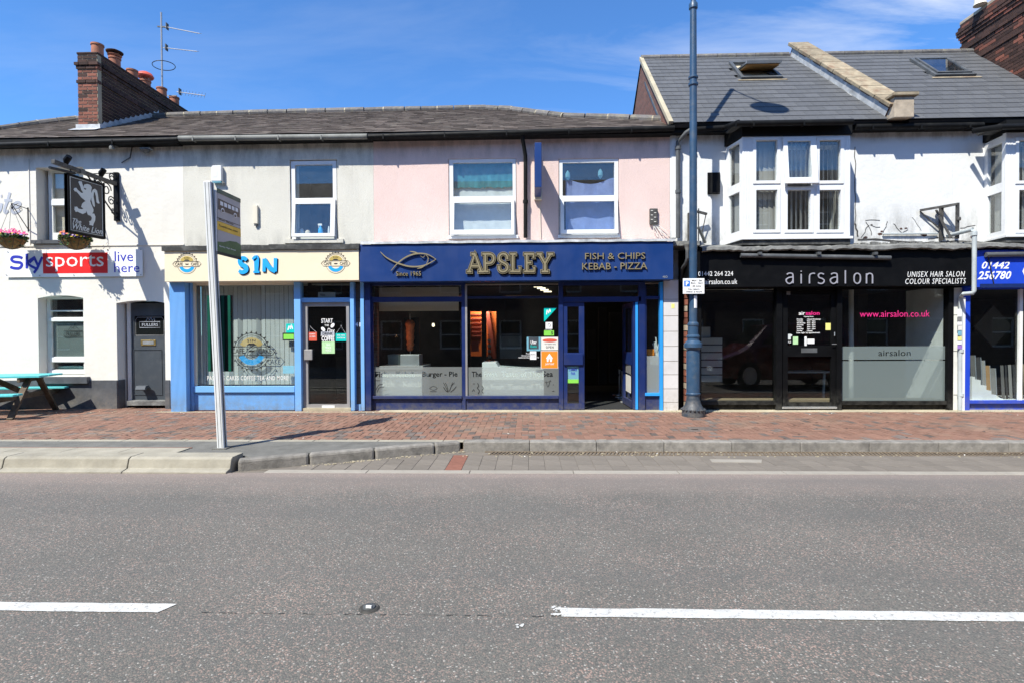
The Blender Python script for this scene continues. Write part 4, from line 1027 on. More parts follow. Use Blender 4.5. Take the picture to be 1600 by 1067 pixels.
gl = R4(481, 479, 541.5, 631, YG); fr_ = M().holes((a, YG), (b, YG), c, e, [(gl[0]-a, gl[1]-a, gl[2], gl[3])], .06)
cd = part('door', fr_, MT['alu'], cafe, bevel=.005)
part('pane', M().pb(480, 478, 542, 632, YG+.03, .008), MT['shop_glass'], cd)
part('handle', M().pb(475, 546, 487.5, 562, YG-.05, .05), MT['alu'], cd, bevel=.004)
part('letter_plate', M().pb(503, 633, 523, 639, YG-.012, .012), MT['old_white'], cd, bevel=.003)
YS = YG+.026
for s_, r in (('START', (502, 498, 520, 505)), ('THE', (507, 507, 514, 510)), ('Day', (511, 513, 523, 522)), ('WITH', (508, 523, 516, 525))): txt(s_, r, YS, MT['white'], cd, bold=.01, shear=.3 if s_ == 'Day' else 0)
O, U, V = frame_px(501, 505, 523, 530, YS)
m = M()
for (u, v, a_) in ((.18, .62, -.7), (.85, .85, .8)):
    pts = [(u + .17*cos(t)*cos(a_) - .11*sin(t)*sin(a_), v + .17*cos(t)*sin(a_) + .11*sin(t)*cos(a_)) for t in [k*2*pi/12 for k in range(12)]]; m.prism(pts, O, U, V, (0,-.002,0))
part('bean_print', m, MT['white'], cd)
for i, (s_, r) in enumerate((('A DEEP', (503, 525.5, 521, 527.5)), ('BREATH OF', (504, 527.6, 520, 529)), ('COFFEE', (502.5, 525, 522.5, 533)))[2:]): txt(s_, r, YS, MT['white'], cd, bold=.03)
m = M(); ribbon(m, [(0,0),(1,0)], .006, *frame_px(501, 523.5, 523, 524.5, YS), (0,-.002,0)); part('print_rule', m, MT['white'], cd)
rect((501.5, 518.5, 522.5, 524.3), YS, MT['wall_letter'], cd, name='print_band'); txt('DRINK', (504, 519.5, 520, 523.5), YS-.003, MT['ink'], cd, bold=.02)
def hang(r, mt_, hook, t_=None):
    rect(r, YS, MT[mt_], cd, name='hanging_card'); p1 = P(r[0]+1, r[1], YS-.004); p2 = P(r[2]-1, r[1], YS-.004); h_ = P(*hook, YS-.004)
    part('card_string', M().tube([p1, h_, p2], .002, 4).tube([h_, h_+Vector((0,-.004,.02))], .004, 6), MT['white'], cd)
    if t_:
        for i_, q_ in enumerate(t_): txt(q_, (r[0]+2, r[1]+2+i_*4, r[2]-2, r[1]+4+i_*4), YS-.003, MT['white'], cd, bold=.01)
hang((481.5, 519, 495, 532.5), 'red_st', (485, 511), ('SORRY', 'CLOSED')); hang((524.5, 521, 541, 533), 'deliver', (533, 510), ('WE ARE', 'OPEN'))
rect((503, 533.5, 523, 552), YS, MT['pale_green'], cd, name='poster'); txt('NHS\nTRACK\nTRACE', (508, 537, 518, 549), YS-.003, MT['white'], cd, bold=.01)
part('door_step', M().pb(470, 637, 548, 641.5, YG-.06, .2), MT['mortar'], cafe)
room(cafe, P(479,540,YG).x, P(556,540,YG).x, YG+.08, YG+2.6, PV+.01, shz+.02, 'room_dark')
cn = part('cafe_counter', M().box(P(505,560,YG+1.6).x, P(560,560,YG+1.6).x, YG+1.6, YG+2.1, PV, 1.1), MT['room'], cafe)
# tiled pier with the number
tp = part('tiled_pier', M().pb(553.5, 441, 563.5, 641, YG+.03, .2), MT['ink'], cafe)
for i in range(7):
    y0 = 443 + i*27.; part('tile', M().pb(554, y0+.6, 563.2, y0+26.6, YG+.02, .02), MT['tile_brown'], tp, bevel=.002)
txt('41', (554.5, 504, 563, 510.5), YG+.018, MT['white'], tp, bold=.03)
part('pier_foot', M().pb(553.5, 631, 563.5, 641, YG-.01, .04), MT['light_blue'], cafe)

# ================================================================ FISH BAR
fish = thing('fish_and_chip_shop', 'pink pebbledashed takeaway with wide royal blue sign board and navy shop front', 'takeaway', (0, 10.6, .12))
w1 = R4(701, 248, 807, 374, YW); w2 = R4(873, 248, 967, 372, YW); s0 = P(573, 540, YW).x; s1 = P(1035, 540, YW).x
sz = P(800, 446, YW).z
m = M(); L0 = X_ca+.002
m.holes((L0, YW), (X_as, YW), 0, 5.57, [(w1[0]-L0, w1[1]-L0, w1[2], w1[3]), (w2[0]-L0, w2[1]-L0, w2[2], w2[3]), (max(0, s0-L0), s1-L0, -.1, sz)], .25)
part('wall', m, MT['pink_wall'], fish)
rfz = roof_piece(fish, X_ca, X_as, .25, .18, 9)
gutter(fish, P(575, 212, 10.60).x+.01, X_as+.02, P(580, 214.5, 10.6).z, 10.60, 'black_gutter', 1.2, z1=P(1048, 201, 10.6).z)
part('eaves_board', M().box(X_ca, X_as, 10.64, YW, 5.45, 5.537), MT['matte_black'], fish)
# upstairs windows
wa = window(fish, (702, 249, 806, 373), [(708, 254.5, 801, 307), (708, 316, 800, 366)], YW+.02, .07, 'upvc', frame_only=True)
part('pane', M().pb(708, 254, 801, 307, YW+.05, .006), MT['glass'], wa)
hung_sash(wa, (704, 312, 803.5, 368), (710, 317, 799, 361), YW-.03, 8.)
def drape(r, Y, mt_, parent, name='curtain', waves=12, amp=.025, rag=.0, top=None):
    a, b, c, e = R4(*r, Y); m = M(); n = waves*4; lo = []; hi = []
    for i in range(n+1):
        x = a+(b-a)*i/n; y = Y + amp*sin(i*pi/2+random.uniform(-.3,.3)); z = c + random.uniform(-rag, rag); zt_ = e if not top else e - top(i/n)
        lo.append(m.V((x, y, z))); hi.append(m.V((x, y, zt_)))
    for i in range(n): m.f.append([lo[i], lo[i+1], hi[i+1], hi[i]])
    return part(name, m, MT[mt_], parent)
drape((708, 254, 801, 294), YW+.13, 'curtain_teal', wa, rag=.018, waves=9, amp=.004); drape((708, 270, 802, 370), YW+.17, 'net', wa, waves=4, amp=.003)
room(fish, w1[0]-.2, w1[1]+.2, YW+.26, YW+1.8, w1[2]-.1, w1[3]+.1, 'room')
wb = window(fish, (874, 249, 966, 372), [(879, 254.5, 960, 306), (880, 315, 960, 366)], YW+.02, .07, 'upvc', frame_only=True)
part('pane', M().pb(879, 254, 960, 306, YW+.05, .006), MT['glass'], wb)
hung_sash(wb, (876, 310, 965, 367), (881, 315, 960, 361), YW-.03, 8.)
drape((884, 278, 962, 372), YW+.15, 'curtain_blue', wb, waves=2, amp=.012, top=lambda t: .13*sin(pi*min(1,t*1.05)))
drape((892, 318, 962, 372), YW+.19, 'curtain_teal', wb, waves=4, amp=.01)
for (px, py) in ((887, 275), (938, 272)):
    q = P(px, py, YW+.11); part('cloth_clip', M().lathe((q.x, q.y, q.z-.10), [(.01, 0), (.05, .06), (.045, .14), (.01, .2)], 10), MT['blue_film'], wb, smooth=True)
room(fish, w2[0]-.2, w2[1]+.2, YW+.26, YW+1.8, w2[2]-.1, w2[3]+.1, 'room')
for w_, r in ((wa, (700, 368, 810, 373)), (wb, (872, 367, 969, 372))): part('outer_sill', M().pb(*r, YW-.06, .08), MT['upvc'], w_, bevel=.004)
downpipe(fish, [(P(816,212,10.6).x, 10.6, 5.50), (P(817,212,10.6).x, 10.66, 5.36), (P(821,240,10.77).x, 10.77, 5.1), (P(821,250,10.77).x, 10.77, 4.9), (P(821,370,10.77).x, 10.77, P(821,372,10.77).z)], .038, 'black_gutter', [(P(821,300,10.77).x, 10.77, 4.2)])
# royal blue sign board
fb0 = P(562, 412, YF).x; fb1 = P(1052, 410, YF).x; zb0 = (P(562,441,YF).z+P(1050,437,YF).z)/2; zb1 = (P(566,383.5,YF).z+P(1050,377,YF).z)/2
sg = part('sign_board', M().box(fb0, fb1, YF, YW-.002, zb0, zb1), MT['fascia_blue'], fish, bevel=.006)
m = M(); n = 46; zj = [random.uniform(-.008, .010) for _ in range(n+1)]
for i in range(n):
    a = fb0+.03+(fb1-fb0)*i/n; b_ = fb0+.03+(fb1-fb0)*(i+1)/n
    va = [m.V((a, YF-.03, zb1+.004+zj[i]*.4)), m.V((a, YF-.025, zb1+.05+zj[i])), m.V((a, YW-.0, zb1+.13+zj[i])), m.V((b_, YF-.03, zb1+.004+zj[i+1]*.4)), m.V((b_, YF-.025, zb1+.05+zj[i+1])), m.V((b_, YW, zb1+.13+zj[i+1]))]
    m.f += [[va[0], va[3], va[4], va[1]], [va[1], va[4], va[5], va[2]]]
part('lead_cap', m, MT['lead'], fish)
zc = lambda l: [(550+x*.20625, 360+y*.20625) for x, y in l]
# fish emblem in raised strokes
def raised(name, strokes, Y, mt_, parent, th, k=8):
    m = M()
    for s_, ws in strokes:
        q = [P(x, y, Y) for x, y in zc(s_)]; q2 = smooth_line([(p.x, p.z) for p in q], k); n = len(q2)
        if isinstance(ws, (int, float)): ww = ws
        else: ww = [ws[0] + (ws[1]-ws[0])*sin(pi*i/(n-1))**.8 for i in range(n)]
        ribbon(m, q2, ww, (0, Y, 0), (1,0,0), (0,0,1), (0, -th-random.uniform(0,.0015), 0))
    return part(name, m, MT[mt_], parent)
FS = [([(298,308),(345,255),(400,212),(460,186),(520,178),(580,188),(638,222)], (.008, .027)), ([(216,165),(262,208),(340,248),(430,275),(510,276),(575,258),(638,222)], (.008, .028)),
      ([(438,162),(475,168),(505,178)], (.004, .022)), ([(495,293),(530,283),(562,263)], (.004, .022)), ([(520,196),(540,208),(556,190)], (.004, .010)), ([(562,190),(576,206),(577,232),(566,256)], .012), ([(578,214),(584,216)], .012)]
raised('fish_emblem', FS, YF-.018, 'gold', sg, .022)
def goldtxt(s_, r, th=.03, w_=.0, sp=1.0):
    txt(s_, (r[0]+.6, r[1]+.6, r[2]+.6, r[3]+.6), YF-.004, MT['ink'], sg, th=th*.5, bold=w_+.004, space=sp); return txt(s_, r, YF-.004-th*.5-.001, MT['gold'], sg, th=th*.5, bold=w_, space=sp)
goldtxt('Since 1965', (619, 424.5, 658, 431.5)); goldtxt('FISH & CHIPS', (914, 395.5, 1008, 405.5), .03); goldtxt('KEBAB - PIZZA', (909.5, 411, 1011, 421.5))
txt('40', (1035, 431, 1043, 435), YF-.001, MT['steel'], sg, bold=.01)
# big serif name
GX = {'A': 872, 'P': 980, 'S': 1098, 'L': 1190, 'E': 1296, 'Y': 1400}
gm1, gm2, gm3, gm4 = M(), M(), M(), M()
for ch_c, gx0 in GX.items():
    base = 318; H_ = 140; Wd = 128 if ch_c not in 'SLE' else 118
    for s_ in GL[ch_c]:
        pz = [(gx0+8+u*Wd, base - v*H_) for u, v in s_]; pz = zc(pz); q = [P(x, y, YF-.03) for x, y in pz]; q2 = [(p.x, p.z) for p in q]
        if ch_c == 'S' or (ch_c == 'P' and len(s_) > 4): q2 = smooth_line(q2, 4)
        r1 = random.uniform(0, .0015)
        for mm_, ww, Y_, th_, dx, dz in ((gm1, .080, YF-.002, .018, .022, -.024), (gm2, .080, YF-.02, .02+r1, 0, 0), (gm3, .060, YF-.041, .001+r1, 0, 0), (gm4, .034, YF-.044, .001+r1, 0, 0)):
            e1, e2 = Vector(q2[0]), Vector(q2[-1]); d1 = (e1-Vector(q2[1])).normalized(); d2 = (e2-Vector(q2[-2])).normalized(); q3 = list(q2)
            ex = (ww-.033)/2; q3[0] = tuple(e1+d1*ex); q3[-1] = tuple(e2+d2*ex)
            ribbon(mm_, q3, ww, (dx, Y_, dz), (1,0,0), (0,0,1), (0, -th_, 0))
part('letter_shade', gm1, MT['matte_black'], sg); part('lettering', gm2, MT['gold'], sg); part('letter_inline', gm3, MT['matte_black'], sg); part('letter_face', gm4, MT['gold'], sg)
# shop front frame, navy
def nb(r, Y=YG, d=.09, mt_='navy', nm='post', par=fish, bv=.004): return part(nm, M().pb(*r, Y, d), MT[mt_], par, bevel=bv)
nb((569.5, 441, 579, 641), YG-.07, .16); nb((721.5, 441, 727, 641)); nb((873, 441, 880, 641), YG-.02, .11)
nb((579, 618, 721.5, 622.5), YG-.03, .1, nm='cill'); nb((727, 618, 873, 622.5), YG-.03, .1, nm='cill')
nb((579, 622.5, 721.5, 640.5), YG+.03, .05, nm='stall_riser'); nb((727, 622.5, 873, 640.5), YG+.03, .05, nm='stall_riser')
nb((579, 464, 721.5, 472), YG, .07, nm='transom'); nb((727, 463, 873, 466.5), YG+.05, .05, nm='transom')
nb((579, 441, 721.5, 446.5), YG+.001, .07, nm='head_rail')
sw1 = part('shop_window', M().pb(579, 472, 583, 618, YG+.002, .06), MT['navy'], fish); part('pane', M().pb(583, 446, 722, 618, YG+.036, .008), MT['shop_glass'], sw1)
sw2 = part('shop_window', M().pb(727, 446, 730, 618, YG+.002, .05), MT['alu'], fish); part('pane', M().pb(730, 443, 873, 618, YG+.036, .008), MT['shop_glass'], sw2)
# frosted film with the words cut out of it, so that the sun throws them inside
def film(r, words, Y, mt_, parent, name='frosted_film'):
    O, U, V = frame_px(*r, Y); O = Vector(O); W = U[0]; H = V[2]
    verts = [(0,0),(W,0),(W,H),(0,H)]; edges = [(0,1),(1,2),(2,3),(3,0)]
    for s_, q, kw in words:
        a, b, c, e = R4(*q, Y); a -= O.x; b -= O.x; c -= O.z; e -= O.z
        vs, fs = text2d(s_, **kw); ec = set()
        for f in fs:
            for i_, j_ in zip(f, f[1:]+f[:1]): ec.add((i_, j_))
        n0 = len(verts); verts += [(a+(b-a)*u, c+(e-c)*v) for u, v in vs]
        edges += [(i_+n0, j_+n0) for i_, j_ in ec if (j_, i_) not in ec]
    vo, eo, fo = delaunay_2d_cdt([Vector(v) for v in verts], edges, [], 1, 1e-7)[:3]
    le = [(verts[i_], verts[j_]) for i_, j_ in edges[4:]]
    def inside(x, z):
        c_ = False
        for (xa, za_), (xb, zb_) in le:
            if (za_ > z) != (zb_ > z) and x < (xb-xa)*(z-za_)/(zb_-za_)+xa: c_ = not c_
        return c_
    m = M(); m.v = [(O.x+v.x, Y, O.z+v.y) for v in vo]
    for f in fo:
        cx_ = sum(vo[i_].x for i_ in f)/len(f); cz_ = sum(vo[i_].y for i_ in f)/len(f)
        if not inside(cx_, cz_): m.f.append(list(f))
    return part(name, m, MT[mt_], parent)
film((583, 573, 721.5, 618), [('Fish', (586, 580, 606, 589), dict(bold=.02)), ('- Kebab -', (612, 580, 656, 589), dict(bold=.02)), ('Burger - Pie', (660, 580, 715, 590.5), dict(bold=.02))], YG+.030, 'frost', sw1)
film((730, 573, 873, 618), [('The Fresh', (737, 580, 777, 588.5), dict(bold=.02)), ('Taste of The Sea', (783, 579.5, 864, 588.5), dict(bold=.02))], YG+.030, 'frost', sw2)
yf = YG+.028
px_strokes('line_drawing', [([(586,594),(586,602)], .008), ([(586,594),(594,594)], .008), ([(587,609),(592,601),(598,600)], .010), ([(589,612),(593,605),(600,604)], .010)] +
  [([(671,606),(677,603),(683,606),(677,609),(671,606)], .006), ([(672,611),(682,611)], .006)] +
  [([(694+a_*1.2, 597+abs(a_)*.3),(697+a_, 603),(700+a_*.4, 611)], .010) for a_ in (-1, 1.5)] + [([(707-a_, 597),(705, 603),(702, 611)], .010) for a_ in (-3, 0)] +
  [([(693,604),(696,609),(700,612)], .012), ([(713,603),(709,608),(704,612)], .012)], yf, .008, 'ink', sw1)
px_strokes('line_drawing', [([(746,598),(748,602),(746,606),(749,610),(747,615)], .014), ([(753,602),(755,606),(753,610),(755,614)], .012), ([(738,611),(740,608),(742,611)], .010), ([(739,599),(742,599)], .008),
  ([(853,594),(856,604),(860,593)], .008), ([(852,597),(861,595)], .006), ([(864,600),(865,601)], .010), ([(863,611),(866,610)], .012)], yf, .01, 'ink', sw2)
# stickers on the right pane
ys = YG+.030
part('sticker', place2d([(0,1),(1,1),(0,0)], [[2,1,0]], *frame_px(850, 481.5, 870, 503, ys), (0,-.002,0)), MT['deliver'], sw2)
px_strokes('sticker_mark', [([(854,492),(855,485),(857,489),(859,483.5),(860,488)], .018)], ys-.003, .02, 'white', sw2)
rect((852.5, 503.5, 863, 514), ys, MT['white'], sw2); px_strokes('sticker_mark', [([(856,509),(857,506),(860,507),(860,510),(857,510)], .008)], ys-.003, .01, 'grey_ink', sw2)
rect((850, 516.5, 865.5, 524.5), ys, MT['green_st'], sw2); txt('5', (861, 518, 864, 523), ys-.003, MT['ink'], sw2, bold=.02); txt('FOOD HYGIENE', (851.5, 514.8, 862, 516.2), ys, MT['white'], sw2)
rect((823, 526.5, 845, 548), ys, MT['blue_film'], sw2); rect((826, 526.6, 841.5, 545), ys-.003, MT['door_grey'], sw2); txt('Uber', (829, 532, 838.5, 537.5), ys-.006, MT['white'], sw2, bold=.02); txt('Eats', (829, 539, 838.5, 543), ys-.006, MT['deliver'], sw2, bold=.01)
rect((845.5, 526.6, 872, 546.8), ys, MT['offwhite'], sw2)
O, U, V = frame_px(847.5, 529, 870.5, 534.5, ys-.003); part('sticker_mark', place2d([(.5+.5*cos(t*pi/8), .5+.5*sin(t*pi/8)) for t in range(16)], [list(range(16))], O, U, V, (0,-.002,0)), MT['red_st'], sw2)
txt('food hygiene rating', (851, 536.5, 868, 538.5), ys-.003, MT['grey_ink'], sw2); txt('OPEN', (853, 540.5, 865, 544), ys-.003, MT['ink'], sw2, bold=.01, space=1.4)
rect((845, 548, 872, 575.5), ys, MT['offwhite'], sw2); rect((845.8, 548.8, 871.2, 574.7), ys-.003, MT['orange_st'], sw2)
part('sticker_mark', place2d([(0,.4),(.5,1),(1,.4),(.88,.36),(.82,0),(.6,0),(.55,.35),(.4,.35),(.35,0),(.14,0),(.12,.36)], [list(range(11))[::-1]], *frame_px(853, 552, 864, 565, ys-.006), (0,-.002,0)), MT['white'], sw2)
txt('JUST EAT', (852, 567, 866, 570.5), ys-.006, MT['white'], sw2, bold=.02)
rect((828, 548.5, 838, 561.5), ys, MT['white'], sw2); txt('NOTICE', (829.5, 552, 836.5, 554), ys-.003, MT['grey_ink'], sw2)
txt('Fully\nlicensed for\ntakeaway orders', (810, 551, 842, 560), ys, MT['white'], sw2, line=.9); 
# left leaf of the double door, right leaf folded inwards
nb((880, 464, 1002, 472), YG-.02, .1, nm='door_head'); nb((880, 441, 1008, 446), YG-.01, .08, nm='head_rail'); nb((998, 441, 1008, 641), YG-.02, .1); nb((1031.5, 441, 1036, 641), YG-.06, .14, mt_='sky_blue')
part('fanlight', M().pb(885, 446, 998, 464, YG+.03, .006), MT['shop_glass'], fish)
nb((1008, 463, 1031.5, 467.5), YG-.02, .08, nm='transom', mt_='navy')
nb((1008, 613.5, 1031.5, 618), YG-.03, .1, mt_='sky_blue', nm='cill'); nb((1008, 618, 1031.5, 641), YG+.02, .05, nm='stall_riser')
sw3 = part('side_light', M().pb(1008, 446, 1010, 613.5, YG, .05), MT['navy'], fish); part('pane', M().pb(1010, 446, 1031.5, 613.5, YG+.03, .006), MT['shop_glass'], sw3)
part('frosted_film', M().pb(1009, 556, 1031.5, 613.5, YG+.024, .001), MT['frost'], sw3)
a, b, c, e = R4(880.5, 473, 913, 641, YG); h1 = R4(886.5, 479, 904.5, 551, YG); h2 = R4(886.5, 571.5, 904.5, 630, YG)
lf1 = part('door_leaf', M().holes((a, YG), (b, YG), PV+.02, e, [(h1[0]-a, h1[1]-a, h1[2], h1[3]), (h2[0]-a, h2[1]-a, h2[2], h2[3])], .05), MT['navy'], fish, bevel=.004)
part('pane', M().box(a+.05, b-.05, YG+.025, YG+.031, PV+.1, e-.05), MT['shop_glass'], lf1)
part('lock_rail', M().pb(881, 552, 911, 570, YG-.035, .035), MT['navy'], lf1, bevel=.006)
rect((886.5, 572, 904, 598), YG+.023, MT['blue_film'], lf1, name='poster'); rect((886.5, 592, 904, 598), YG+.020, MT['green_st'], lf1, name='poster_band'); txt('SUMMER\nFAIR', (889, 575, 902, 585), YG+.020, MT['banner_blue'], lf1, bold=.01)
hx = P(996, 550, YG).x; wl_ = 1.0
A = (hx-.07, YG+wl_+.02); B = (hx-.035, YG+.0)
lz = (P(900,552,YG).z, e-.1)
lf2 = part('door_leaf', M().holes(A, B, PV+.02, e, [(.12, wl_-.12, PV+.16, P(900,571,YG).z), (.12, wl_-.12, P(900,552,YG).z, e-.09)], -.045), MT['navy'], fish, bevel=.003, label='navy door leaf folded open into the shop')
part('pane', M().obox((A[0]+.02, A[1], PV+.1), (B[0]-A[0], B[1]-A[1], 0), (.006, 0, 0), (0, 0, e-.3)), MT['glass'], lf2)
part('leaf_edge', M().box(B[0]-.005, B[0]+.042, B[1]-.012, B[1]-.003, PV+.02, e), MT['sky_blue'], lf2)
for k_ in range(2): part('door_poster', M().box(A[0]-.012, A[0]-.006, YG+.28, YG+.80, .42+k_*.38, .76+k_*.38), MT['grey_ink' if k_ else 'offwhite'], lf2)
# white tiled column
tc_ = part('tiled_column', M().pb(1036.5, 437, 1060, 642, YG-.03, .3), MT['mortar'], fish)
ys_ = [438, 468, 494, 518, 541, 564, 585, 607, 628, 641.5]
for y0, y1 in zip(ys_, ys_[1:]): part('tile', M().pb(1036.8, y0+.4, 1059.7, y1-.4, YG-.04, .03), MT['tile_white'], tc_, bevel=.002)
rect((1049, 475, 1054, 482), YG-.041, MT['yellow_n'], tc_, name='yellow_tag')
# inside of the takeaway
ix0, ix1 = P(578, 540, YG).x, P(1035, 540, YG).x; iz = P(800, 446, YG).z
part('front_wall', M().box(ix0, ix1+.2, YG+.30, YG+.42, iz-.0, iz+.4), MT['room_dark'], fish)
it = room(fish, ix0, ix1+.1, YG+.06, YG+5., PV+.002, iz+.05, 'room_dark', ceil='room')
part('doormat', M().box(P(915,640,YG).x, P(985,640,YG).x, YG+.05, YG+1.3, PV+.003, PV+.018), MT['mat_in'], it)
part('pelmet', M().pb(592, 447, 716, 486, YG+.34, .06), MT['pelmet'], it)

# bare brick jamb seen through the first pane
part('brick_jamb', M().pb(583, 474, 589.5, 572, YG+.25, .12), MT['brick_wall'], it)
cn1 = thing('serving_counter', 'white counter block behind the lettered left pane of the takeaway', 'counter', (P(627,600,YG+.25).x, YG+.4, PV))
part('counter_body', M().pb(594.5, 578, 659.5, 640, YG+.16, .75), MT['counter'], cn1, bevel=.006)
part('counter_top', M().pb(593, 571.5, 661, 577, YG+.10, .85), MT['alu'], cn1, bevel=.004)
for r, lb in (((625.5, 554, 655, 571), 'square steel box on the left serving counter'), ((606, 554, 624, 571), 'blue grey steel warmer at the back of the left counter')):
    q = part('warmer_box', M().pb(*r, YG+.3 if r[0] > 620 else YG+.5, .35), MT['steel'] if r[0] > 620 else MT['frost2'], None, bevel=.004); setp(q, lb, 'warmer')
kb = thing('kebab_grill', 'tall red brown doner kebab on its spit behind the left pane', 'kebab grill', (P(641,540,YG+.8).x, YG+.8, 1.1))
kc = P(641, 545, YG+.8); zk0 = P(641, 548, YG+.8).z; zk1 = P(641, 500, YG+.8).z
m = M(); m.lathe((kc.x, kc.y, zk0), [(.05, 0)] + [(.07+.03*t+random.uniform(-.012,.012), (zk1-zk0)*t) for t in [i/14 for i in range(1, 14)]] + [(.05, zk1-zk0)], 14)
part('meat', m, MT['meat'], kb, smooth=True); part('spit', M().tube([(kc.x, kc.y, zk0-.1), (kc.x, kc.y, zk1+.12)], .01, 8), MT['steel'], kb)
gd = bpy.data.lights.new('grill_lamp', 'POINT'); gd.energy = 1.0; gd.color = (1, .45, .2); gd.shadow_soft_size = .04; go_ = bpy.data.objects.new('grill_lamp', gd); col.objects.link(go_); go_.location = (kc.x-.22, kc.y-.28, (zk0+zk1)/2)
part('grill_back', M().box(kc.x-.16, kc.x+.17, kc.y+.13, kc.y+.17, zk0-.1, zk1+.05), MT['black'], kb); part('drip_tray', M().lathe((kc.x, kc.y, zk0-.1), [(.2, 0), (.22, .03), (.2, .03), (.19,.01)], 16), MT['steel'], kb)
cn2 = thing('glass_front_counter', 'long white counter with a raised end behind the right pane of the takeaway', 'counter', (P(800,600,YG+.3).x, YG+.4, PV))
O, U, V = frame_px(753.5, 566, 850, 640, YG+.2); part('counter_body', M().prism([(0,0),(1,0),(1,.83),(.27,.905),(.22,1),(0,1)], O, U, V, (0,.7,0)), MT['counter'], cn2, bevel=.006)
part('glass_screen', M().obox((O[0]+.35, YG+.24, O[2]+V[2]*.9), (.9, 0, .0), (0, .008, 0), (0, .0, .42)), MT['shop_glass'], cn2)
part('menu_board', M().pb(781, 525, 815, 560, YG+1.3, .05), MT['door_grey'], it)
# orange stairwell beyond, under an added fill light, and the row of ceiling tubes
sx0, sx1 = P(730, 520, YG+3.4).x, P(778, 520, YG+3.4).x; yb_ = YG+4.2
part('orange_wall', M().box(sx0-.1, sx1, yb_, yb_+.05, 1.0, iz), MT['orange'], it)
m = M()
for k_ in range(6): m.pb(737, 491+k_*6.6, 752, 492.8+k_*6.6, yb_-.1, .08)
for k_ in range(8): m.pb(762-k_*.2, 522+k_*8, 768, 524.5+k_*8, yb_-.1, .08)
part('stair_treads', m, MT['stair_red'], it)
part('stair_string', M().prism([(0,0),(.10,0),(-.10,1.3),(-.22,1.3)], (P(770,560,yb_-.2).x, yb_-.2, P(770,560,yb_-.2).z), (1,0,0), (0,0,1), (0,.05,0)), MT['stair_red'], it)
part('stair_door_post', M().pb(752.5, 486, 760, 600, yb_-.6, .1), MT['matte_black'], it); part('stair_door_post', M().pb(728, 486, 735, 600, yb_-.6, .1), MT['matte_black'], it)
part('stair_door_head', M().pb(728, 440, 790, 487, yb_-.6, .1), MT['matte_black'], it); part('stair_door_post', M().pb(775.5, 486, 790, 600, yb_-.6, .1), MT['matte_black'], it)
for k_ in range(6): part('stair_tread_white', M().pb(761.5+k_*.5, 530+k_*8.2, 767, 534.5+k_*8.2, yb_-.62, .03), MT['offwhite'], it)
part('leaflet_rack', M().pb(736, 534, 748, 549, yb_-.7, .05), MT['red_st'], it)
ld = bpy.data.lights.new('stair_fill', 'POINT'); ld.energy = 38; ld.color = (1, .85, .65); ld.shadow_soft_size = .1  # added light with no fitting, brightens the orange wall and stairs
lo2 = bpy.data.objects.new('stair_fill', ld); col.objects.link(lo2); lo2.location = ((sx0+sx1)/2, yb_-.45, iz-.25)
for k_ in range(4):
    q = G(840+k_*5, 448.5+k_*2.6, iz+.03); part('ceiling_tube', M().box(q.x-.08, q.x+.10, q.y-.03, q.y+.03, iz+.02, iz+.045), MT['tube'], it)
q = P(677, 508, YG+2.); part('wall_lamp', M().lathe((q.x, q.y, q.z-.04), [(.02,0),(.035,.03),(.02,.08)], 10), MT['tube'], it)
for k_, (r_, mt_) in enumerate((((935, 480, 948, 600), 'room'), ((952, 488, 975, 598), 'room'), ((918, 515, 931, 560), 'room'))): part('inner_wall_panel', M().pb(*r_, YG+3.6-k_*.1, .05), MT[mt_], it)
for k_ in range(4):
    q = P(968+k_*4.5, 600, YG+2.6-k_*.45); s_ = setp(thing('bar_stool', ['farthest', 'third', 'second', 'nearest'][k_] + ' steel bar stool seen through the open takeaway doorway', 'stool', (q.x, q.y, PV), 'bar stools inside the takeaway'))
    part('seat', M().lathe((q.x, q.y, PV+.68), [(.15,0),(.17,.03),(.15,.07)], 14), MT['black'], s_, smooth=True)
    part('frame', M().tube([(q.x, q.y, PV), (q.x, q.y, PV+.68)], .025, 8).lathe((q.x, q.y, PV), [(.18,0),(.17,.02),(.03,.04)], 14), MT['steel'], s_)
# things behind the side light
q = P(1021, 556, YG+.3); zt_ = q.z
ts = setp(part('display_shelf', M().pb(1009, 556, 1031, 641, YG+.14, .3), MT['room_pale']), 'pale shelf unit behind the narrow right side light', 'shelf')
q = P(1016, 549, YG+.3); m = M().box(q.x-.09, q.x+.07, q.y-.06, q.y+.06, zt_+.0, zt_+.14)
setp(part('orange_packet', m, MT['orange_st'], bevel=.02), 'orange packet on the shelf behind the side light', 'packet')
q = P(1026, 535, YG+.32); m = M(); 
for k_ in range(9): m.tube([(q.x + random.uniform(-.06,.04), q.y, zt_), (q.x + random.uniform(-.10,.06), q.y+random.uniform(-.03,.03), zt_+random.uniform(.15,.42))], .012, 6)
setp(part('bundle', m, MT['net']), 'bundle of thin white stems on the shelf behind the side light', 'bundle')
